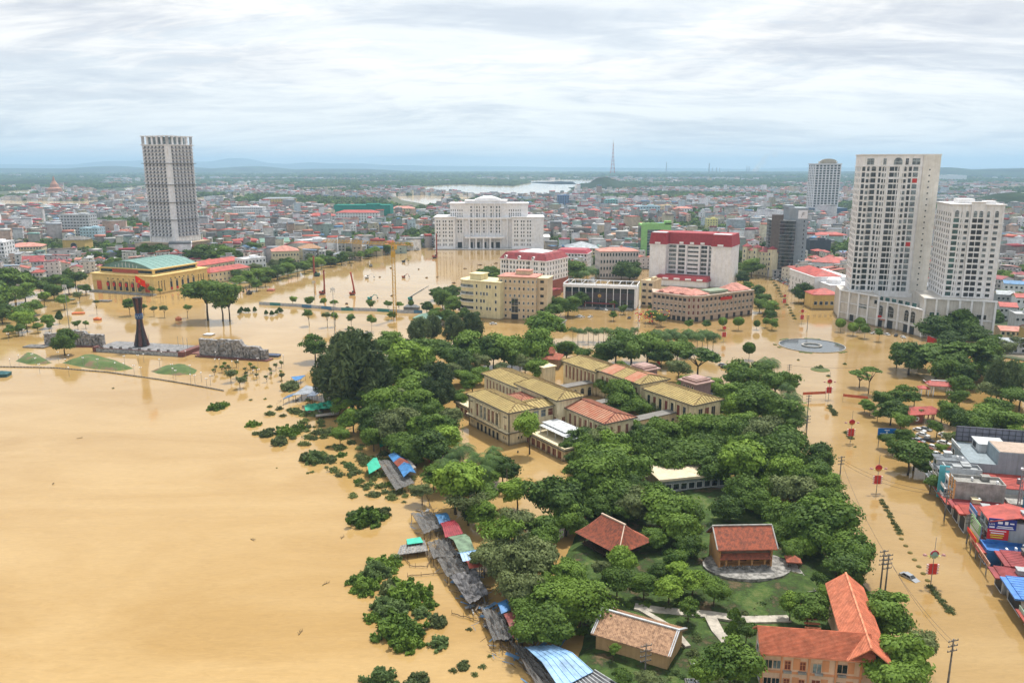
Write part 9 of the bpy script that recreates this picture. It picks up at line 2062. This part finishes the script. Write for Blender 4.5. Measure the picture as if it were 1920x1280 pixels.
# roads: drop houses on a few straight streets
for (a,c,w) in (((-700,900),(200,1500),9),((180,620),(330,1500),12),((-300,700),(-120,1500),8),((60,950),(900,1100),8),((420,500),(900,1300),8)):
 a,c = np.array(a,float),np.array(c,float);ab = c - a;t = np.clip(((near - a) @ ab) / (ab @ ab),0,1);near = near[np.linalg.norm(near - (a + t[:,None] * ab),axis=1) > w]
order = np.argsort(near[:,1] + .15 * np.abs(near[:,0]) + 4000 * (np.abs(near[:,0]) > .66 * near[:,1] + 30));near = near[order]
NI = 290;A_ = ang(near)
WORDN = {1: 'single-storey',2: 'two-storey',3: 'three-storey',4: 'four-storey'}
for i in range(min(NI,len(near))):
 k = random.randrange(len(PRO));wi = random.choices(range(8),(5,4,4,2,2,2,1,1))[0];ri = random.choices(range(8),(4,4,3,3,3,2,1,1))[0]
 if PRO[k][3] == 'flat': ri = random.choice((4,5,6))
 o = empty('town_house',(near[i,0],near[i,1],.35),A_[i] + random.choice((0,math.pi / 2,math.pi,-math.pi / 2)),None,'house','town houses');AUTO.append((o,'%s %s house with %s roof' % (HWN[wi],WORDN[PRO[k][4]],HRN[ri])))
 link('wall',hmesh(k,0,wi),o);link('roof',hmesh(k,1,ri),o);wn = link('windows',PRO[k][2],o);wn['kind'] = 'stuff'
 if random.random() < .35:
  b = None;me = _wm.get('tank')
  if me is None: b = MB();b.lathe([(.55,0),(.6,.2),(.6,1.4),(.2,1.6)],10);b.box(-.6,.6,-.6,.6,-.6,0);me = _wm['tank'] = b.mesh('water_tank',METAL)
  link('water_tank',me,o,(PRO[k][5] * .2,PRO[k][6] * .38,PRO[k][4] * 3.3 + 1.9))
# ---- the rest of the town: one mass of real houses
def mass(name,P,wmin,wmax,hmin,hmax,winds=False,big=.04,z=.35):
 n = len(P);w = rng.uniform(wmin,wmax,n) / 2;d = rng.uniform(wmin * 1.3,wmax * 1.4,n) / 2;h = rng.uniform(hmin,hmax,n) * np.where(rng.random(n) < .2,1.5,1);bg_ = rng.random(n) < big;h = h * np.where(rng.random(n) < .02,1.7,1);w = np.where(bg_,w * 2.4,w);d = np.where(bg_,d * 1.2,d);h = np.where(bg_,h * 1.4,h)
 a = .55 * vnoise(P,260,3) + .25 + rng.integers(0,2,n) * 1.5708;ca,sa = np.cos(a),np.sin(a)
 gb = rng.random(n) < .62;rh = np.where(gb,rng.uniform(1.2,2.6,n),.0);o = .4
 loc = np.zeros((n,14,3));sx = np.array([-1,1,1,-1]);sy = np.array([-1,-1,1,1])
 for k in range(4):
  loc[:,k] = np.stack([sx[k] * w,sy[k] * d,np.full(n,-.5)],1);loc[:,4 + k] = np.stack([sx[k] * w,sy[k] * d,h],1);loc[:,8 + k] = np.stack([sx[k] * (w + o),sy[k] * (d + o),h + .05],1)
 loc[:,12] = np.stack([w * 0,-(d + o),h + rh + .1],1);loc[:,13] = np.stack([w * 0,d + o,h + rh + .1],1)
 X = loc[...,0] * ca[:,None] - loc[...,1] * sa[:,None] + P[:,:1];Y = loc[...,0] * sa[:,None] + loc[...,1] * ca[:,None] + P[:,1:2];Z = loc[...,2] + z
 V_ = np.stack([X,Y,Z],-1).reshape(-1,3).astype(np.float32)
 base = (np.arange(n) * 14)[:,None];Q = np.array([[0,1,5,4],[1,2,6,5],[2,3,7,6],[3,0,4,7],[8,12,13,11],[12,9,10,13],[8,11,10,9]]);Tt = np.array([[8,9,12],[10,11,13]])
 qi = (base[:,None,:] + Q[None]).reshape(-1,4);ti = (base[:,None,:] + Tt[None]).reshape(-1,3)
 wc = WALLC[rng.integers(0,len(WALLC),n)] * rng.uniform(.6,1.15,(n,1));wc = np.where(rng.random((n,1)) < .16,np.array([[.80,.80,.82]]),wc);rc = ROOFC[rng.choice(len(ROOFC),n,p=RP)] * rng.uniform(.5,1.3,(n,1))
 qc = np.concatenate([np.repeat(wc[:,None],4,1),np.repeat(rc[:,None],3,1)],1).reshape(-1,3);tcn = np.repeat(wc[:,None],2,1).reshape(-1,3)
 if winds:   # dark window strips on the walls, real thin boxes reduced to proud panes
  wv = [];wq = []
  fl = np.maximum(1,(h / 3.3).astype(int));nb = len(V_)
  for f in range(4):
   for s_ in (-1,1):
    for col in (-.5,.5):
     m_ = fl > f;idx = np.where(m_)[0];zz0 = z + .9 + f * 3.3;e = .06
     ww = np.minimum(.8,w[idx] * .35)
     pts = [(col * w[idx] - ww,s_ * (d[idx] + e),zz0),(col * w[idx] + ww,s_ * (d[idx] + e),zz0),(col * w[idx] + ww,s_ * (d[idx] + e),zz0 + 1.4),(col * w[idx] - ww,s_ * (d[idx] + e),zz0 + 1.4)]
     if s_ > 0: pts = pts[::-1]
     for (lx,ly,lz) in pts: wv.append(np.stack([lx * ca[idx] - ly * sa[idx] + P[idx,0],lx * sa[idx] + ly * ca[idx] + P[idx,1],np.full(len(idx),lz)],1))
     k = len(idx);wq.append(k)
  off = nb;vv = [];qq = []
  for g_i,k in enumerate(wq):
   blk = np.stack(wv[g_i * 4:g_i * 4 + 4],1).reshape(-1,3);vv.append(blk);qq.append(np.arange(k * 4).reshape(-1,4) + off);off += 4 * k
  V_ = np.concatenate([V_] + vv).astype(np.float32);wqi = np.concatenate(qq);qi = np.concatenate([qi,wqi]);qc = np.concatenate([qc,np.tile([.05,.055,.06],(len(wqi),1))])
 me = bpy.data.meshes.new(name);nq,ntx = len(qi),len(ti);me.vertices.add(len(V_));me.vertices.foreach_set('co',V_.ravel());me.loops.add(nq * 4 + ntx * 3);me.loops.foreach_set('vertex_index',np.concatenate([qi.ravel(),ti.ravel()]).astype(np.int32));me.polygons.add(nq + ntx)
 me.polygons.foreach_set('loop_start',np.concatenate([np.arange(nq) * 4,nq * 4 + np.arange(ntx) * 3]).astype(np.int32))
 try: me.polygons.foreach_set('loop_total',np.concatenate([np.full(nq,4),np.full(ntx,3)]).astype(np.int32))
 except Exception: pass
 me.update();A = me.attributes.new('paint','FLOAT_COLOR','CORNER');c4 = np.ones((nq * 4 + ntx * 3,4),np.float32);c4[:nq * 4,:3] = np.repeat(qc,4,0);c4[nq * 4:,:3] = np.repeat(tcn,3,0);A.data.foreach_set('color',c4.ravel())
 me.materials.append(CITYM);ob = bpy.data.objects.new(name,me);COL.objects.link(ob);ob['kind'] = 'stuff';return ob
CITYM = bpy.data.materials.new('painted_houses');n,l = nodes_of(CITYM);b = n['Principled BSDF'];b.inputs['Roughness'].default_value = .85;b.inputs['Specular IOR Level'].default_value = .2
at = n.new('ShaderNodeAttribute');at.attribute_name = 'paint';g = n.new('ShaderNodeNewGeometry');tx = n.new('ShaderNodeTexNoise');tx.inputs['Scale'].default_value = .35;tx.inputs['Detail'].default_value = 4;l.new(g.outputs['Position'],tx.inputs['Vector'])
mr = n.new('ShaderNodeMapRange');mr.inputs[1].default_value = .3;mr.inputs[2].default_value = .65;mr.inputs[3].default_value = .7;mr.inputs[4].default_value = 1.05;l.new(tx.outputs[0],mr.inputs[0]);vm = n.new('ShaderNodeVectorMath');vm.operation = 'SCALE';l.new(at.outputs['Color'],vm.inputs[0]);l.new(mr.outputs[0],vm.inputs['Scale']);l.new(vm.outputs[0],b.inputs['Base Color'])
sx2,sy2 = np.meshgrid(np.arange(120,420,13.),np.arange(110,440,15.));side = np.stack([sx2.ravel(),sy2.ravel()],1) + rng.uniform(-2,2,(sx2.size,2));side = side[(side[:,0] > .67 * side[:,1] + 36) & (side[:,0] < .9 * side[:,1] + 110)];sk = rng.random(len(side)) < .72;mass('side_houses_beyond',side[sk],5,10,4,9,True,.05,0)
mass('town_houses_beyond',near[NI:],5,12,4,14,True,.08)
mid = field(1500,3300,19,5);mid = mid[free2(mid)];v1 = vnoise(mid,330,5) + .35 * vnoise(mid,110,9);km = (v1 < .14) & (rng.random(len(mid)) < .92);treeM = mid[~km];mid = mid[km];mass('town_houses_beyond',mid,7,15,4,12,False,.05)
farp = field(3300,6500,42,16);farp = farp[free2(farp)];v2 = vnoise(farp,900,6) + .5 * vnoise(farp,260,2);kf = (v2 < -.3) & (rng.random(len(farp)) < .75);treeF = farp[~kf];farp = farp[kf];mass('town_houses_beyond',farp,11,26,4,11,False,.10)
vf = field(6500,12500,150,60);v3 = vnoise(vf,1800,8);vf = vf[(v3 < -.1) & (rng.random(len(vf)) < .6)];vf = vf[free(vf,5)];mass('village_houses_beyond',vf,18,60,4,12,False,.15)
# ---- masses of far trees: instanced lumps of foliage
def far_lump(nc,m,size,mt,name):
 c = sph(nc) * (rng.random((nc,1)) ** .4) * .7;c[:,2] = np.abs(c[:,2]) * .8 + .25;cid = np.repeat(np.arange(nc),m);d = sph(nc * m);P = c[cid] + d * .33;P[:,2] = np.maximum(P[:,2],0)
 me = quads(P,d + np.array([0,0,.4]) + rng.normal(size=P.shape) * .35,size,1.2,.6 * rng.random(nc)[cid] + .4 * rng.random(nc * m),name,mt);o = bpy.data.objects.new(name,me);return o
LUMP = [far_lump(14,26,.14,LD,'tree_crown_source'),far_lump(12,26,.14,LM,'tree_crown_source'),far_lump(12,24,.15,LO,'tree_crown_source')]
def scatter(name,P,smin,smax,src,z=.3):
 n_ = len(P);me = bpy.data.meshes.new(name);me.from_pydata(np.column_stack([P,np.full(n_,z)]).tolist(),[],[]);A = me.attributes.new('size','FLOAT','POINT');A.data.foreach_set('value',rng.uniform(smin,smax,n_).astype(np.float32));A = me.attributes.new('spin','FLOAT_VECTOR','POINT');sp = np.zeros((n_,3),np.float32);sp[:,2] = rng.random(n_) * 6.28;A.data.foreach_set('vector',sp.ravel())
 o = bpy.data.objects.new(name,me);COL.objects.link(o);o['kind'] = 'stuff'
 ng = bpy.data.node_groups.new(name,'GeometryNodeTree');ng.interface.new_socket('Geometry',in_out='INPUT',socket_type='NodeSocketGeometry');ng.interface.new_socket('Geometry',in_out='OUTPUT',socket_type='NodeSocketGeometry')
 gi = ng.nodes.new('NodeGroupInput');go = ng.nodes.new('NodeGroupOutput');ip = ng.nodes.new('GeometryNodeInstanceOnPoints');oi = ng.nodes.new('GeometryNodeObjectInfo');oi.inputs[0].default_value = src;sa_ = ng.nodes.new('GeometryNodeInputNamedAttribute');sa_.data_type = 'FLOAT';sa_.inputs[0].default_value = 'size';sv = ng.nodes.new('GeometryNodeInputNamedAttribute');sv.data_type = 'FLOAT_VECTOR';sv.inputs[0].default_value = 'spin'
 ng.links.new(gi.outputs[0],ip.inputs['Points']);ng.links.new(oi.outputs['Geometry'],ip.inputs['Instance']);ng.links.new(sa_.outputs[0],ip.inputs['Scale']);ng.links.new(sv.outputs[0],ip.inputs['Rotation']);ng.links.new(ip.outputs[0],go.inputs[0]);md = o.modifiers.new('scatter','NODES');md.node_group = ng;return o
def split3(P): k = rng.integers(0,3,len(P));return [P[k == i] for i in range(3)]
scatter('side_trees_beyond',side[~sk],3.5,6,LUMP[1],0)
sub = field(460,1500,21,9);sub = sub[free(sub,3)];sub = sub[rng.random(len(sub)) < .8];allN = np.concatenate([treeN,sub])
for i,q in enumerate(split3(allN)): scatter('town_trees_beyond',q,3.8,7.5,LUMP[i])
subm = field(1500,3300,40,18);subm = subm[free2(subm)];allM = np.concatenate([treeM,subm[rng.random(len(subm)) < .6]])
for i,q in enumerate(split3(allM)): scatter('town_trees_beyond',q,5,11,LUMP[i])
dense = field(3300,6500,24,11);dense = dense[free2(dense)];allF = np.concatenate([treeF[free2(treeF)],dense[rng.random(len(dense)) < .5]])
for i,q in enumerate(split3(allF)): scatter('far_woods',q,7,12,LUMP[i % 2])
vd = field(6500,12500,75,35);vd = vd[free2(vd)];vd = vd[rng.random(len(vd)) < .75]
for i,q in enumerate(split3(vd)): scatter('far_woods',q,14,26,LUMP[i % 2])
# trees on the radio tower hill
hp = G(1148,350);q = np.stack([rng.normal(hp.x + 60,190,900),rng.uniform(hp.y - 60,hp.y + 250,900)],1)
# ================================================================== finish the labels: nearest landmark, and rank when several look alike
ORD = ['','second ','third ','fourth ','fifth ','sixth ','seventh ','eighth ','ninth ','tenth ','eleventh ','twelfth ','thirteenth ','fourteenth ','fifteenth ','sixteenth ','seventeenth ','eighteenth ','nineteenth ','twentieth ']
bins = {};NB = {}
for o,base in AUTO: NB[base] = NB.get(base,0) + 1
for o,base in AUTO:
 x,y = o.location.x,o.location.y;c = sorted(((x - a) ** 2 + (y - b_) ** 2,n_) for n_,a,b_ in LANDMARKS);bins.setdefault((base,c[0][1]),[]).append((c[0][0],o.name))
for (base,lmk),L_ in bins.items():
 L_.sort()
 for i,(_,nm) in enumerate(L_):
  o = bpy.data.objects[nm]
  o['label'] = ('%s %snearest to the %s' % (base,ORD[i],lmk)) if i < 20 else ('one of several: %s near the %s' % (base,lmk))
  if NB[base] == 1 and len(base.split()) > 6: o['label'] = base
  if len(o['label'].replace('-',' ').split()) > 16: print('LONG',o['label'])
print([ (o['label']) for o in bpy.data.objects if 'label' in o and len(o['label'].split()) > 16][:4]);print('objects',len(bpy.data.objects),'auto',len(AUTO),'trees',sum(1 for o,b_ in AUTO if 'tree' in b_))
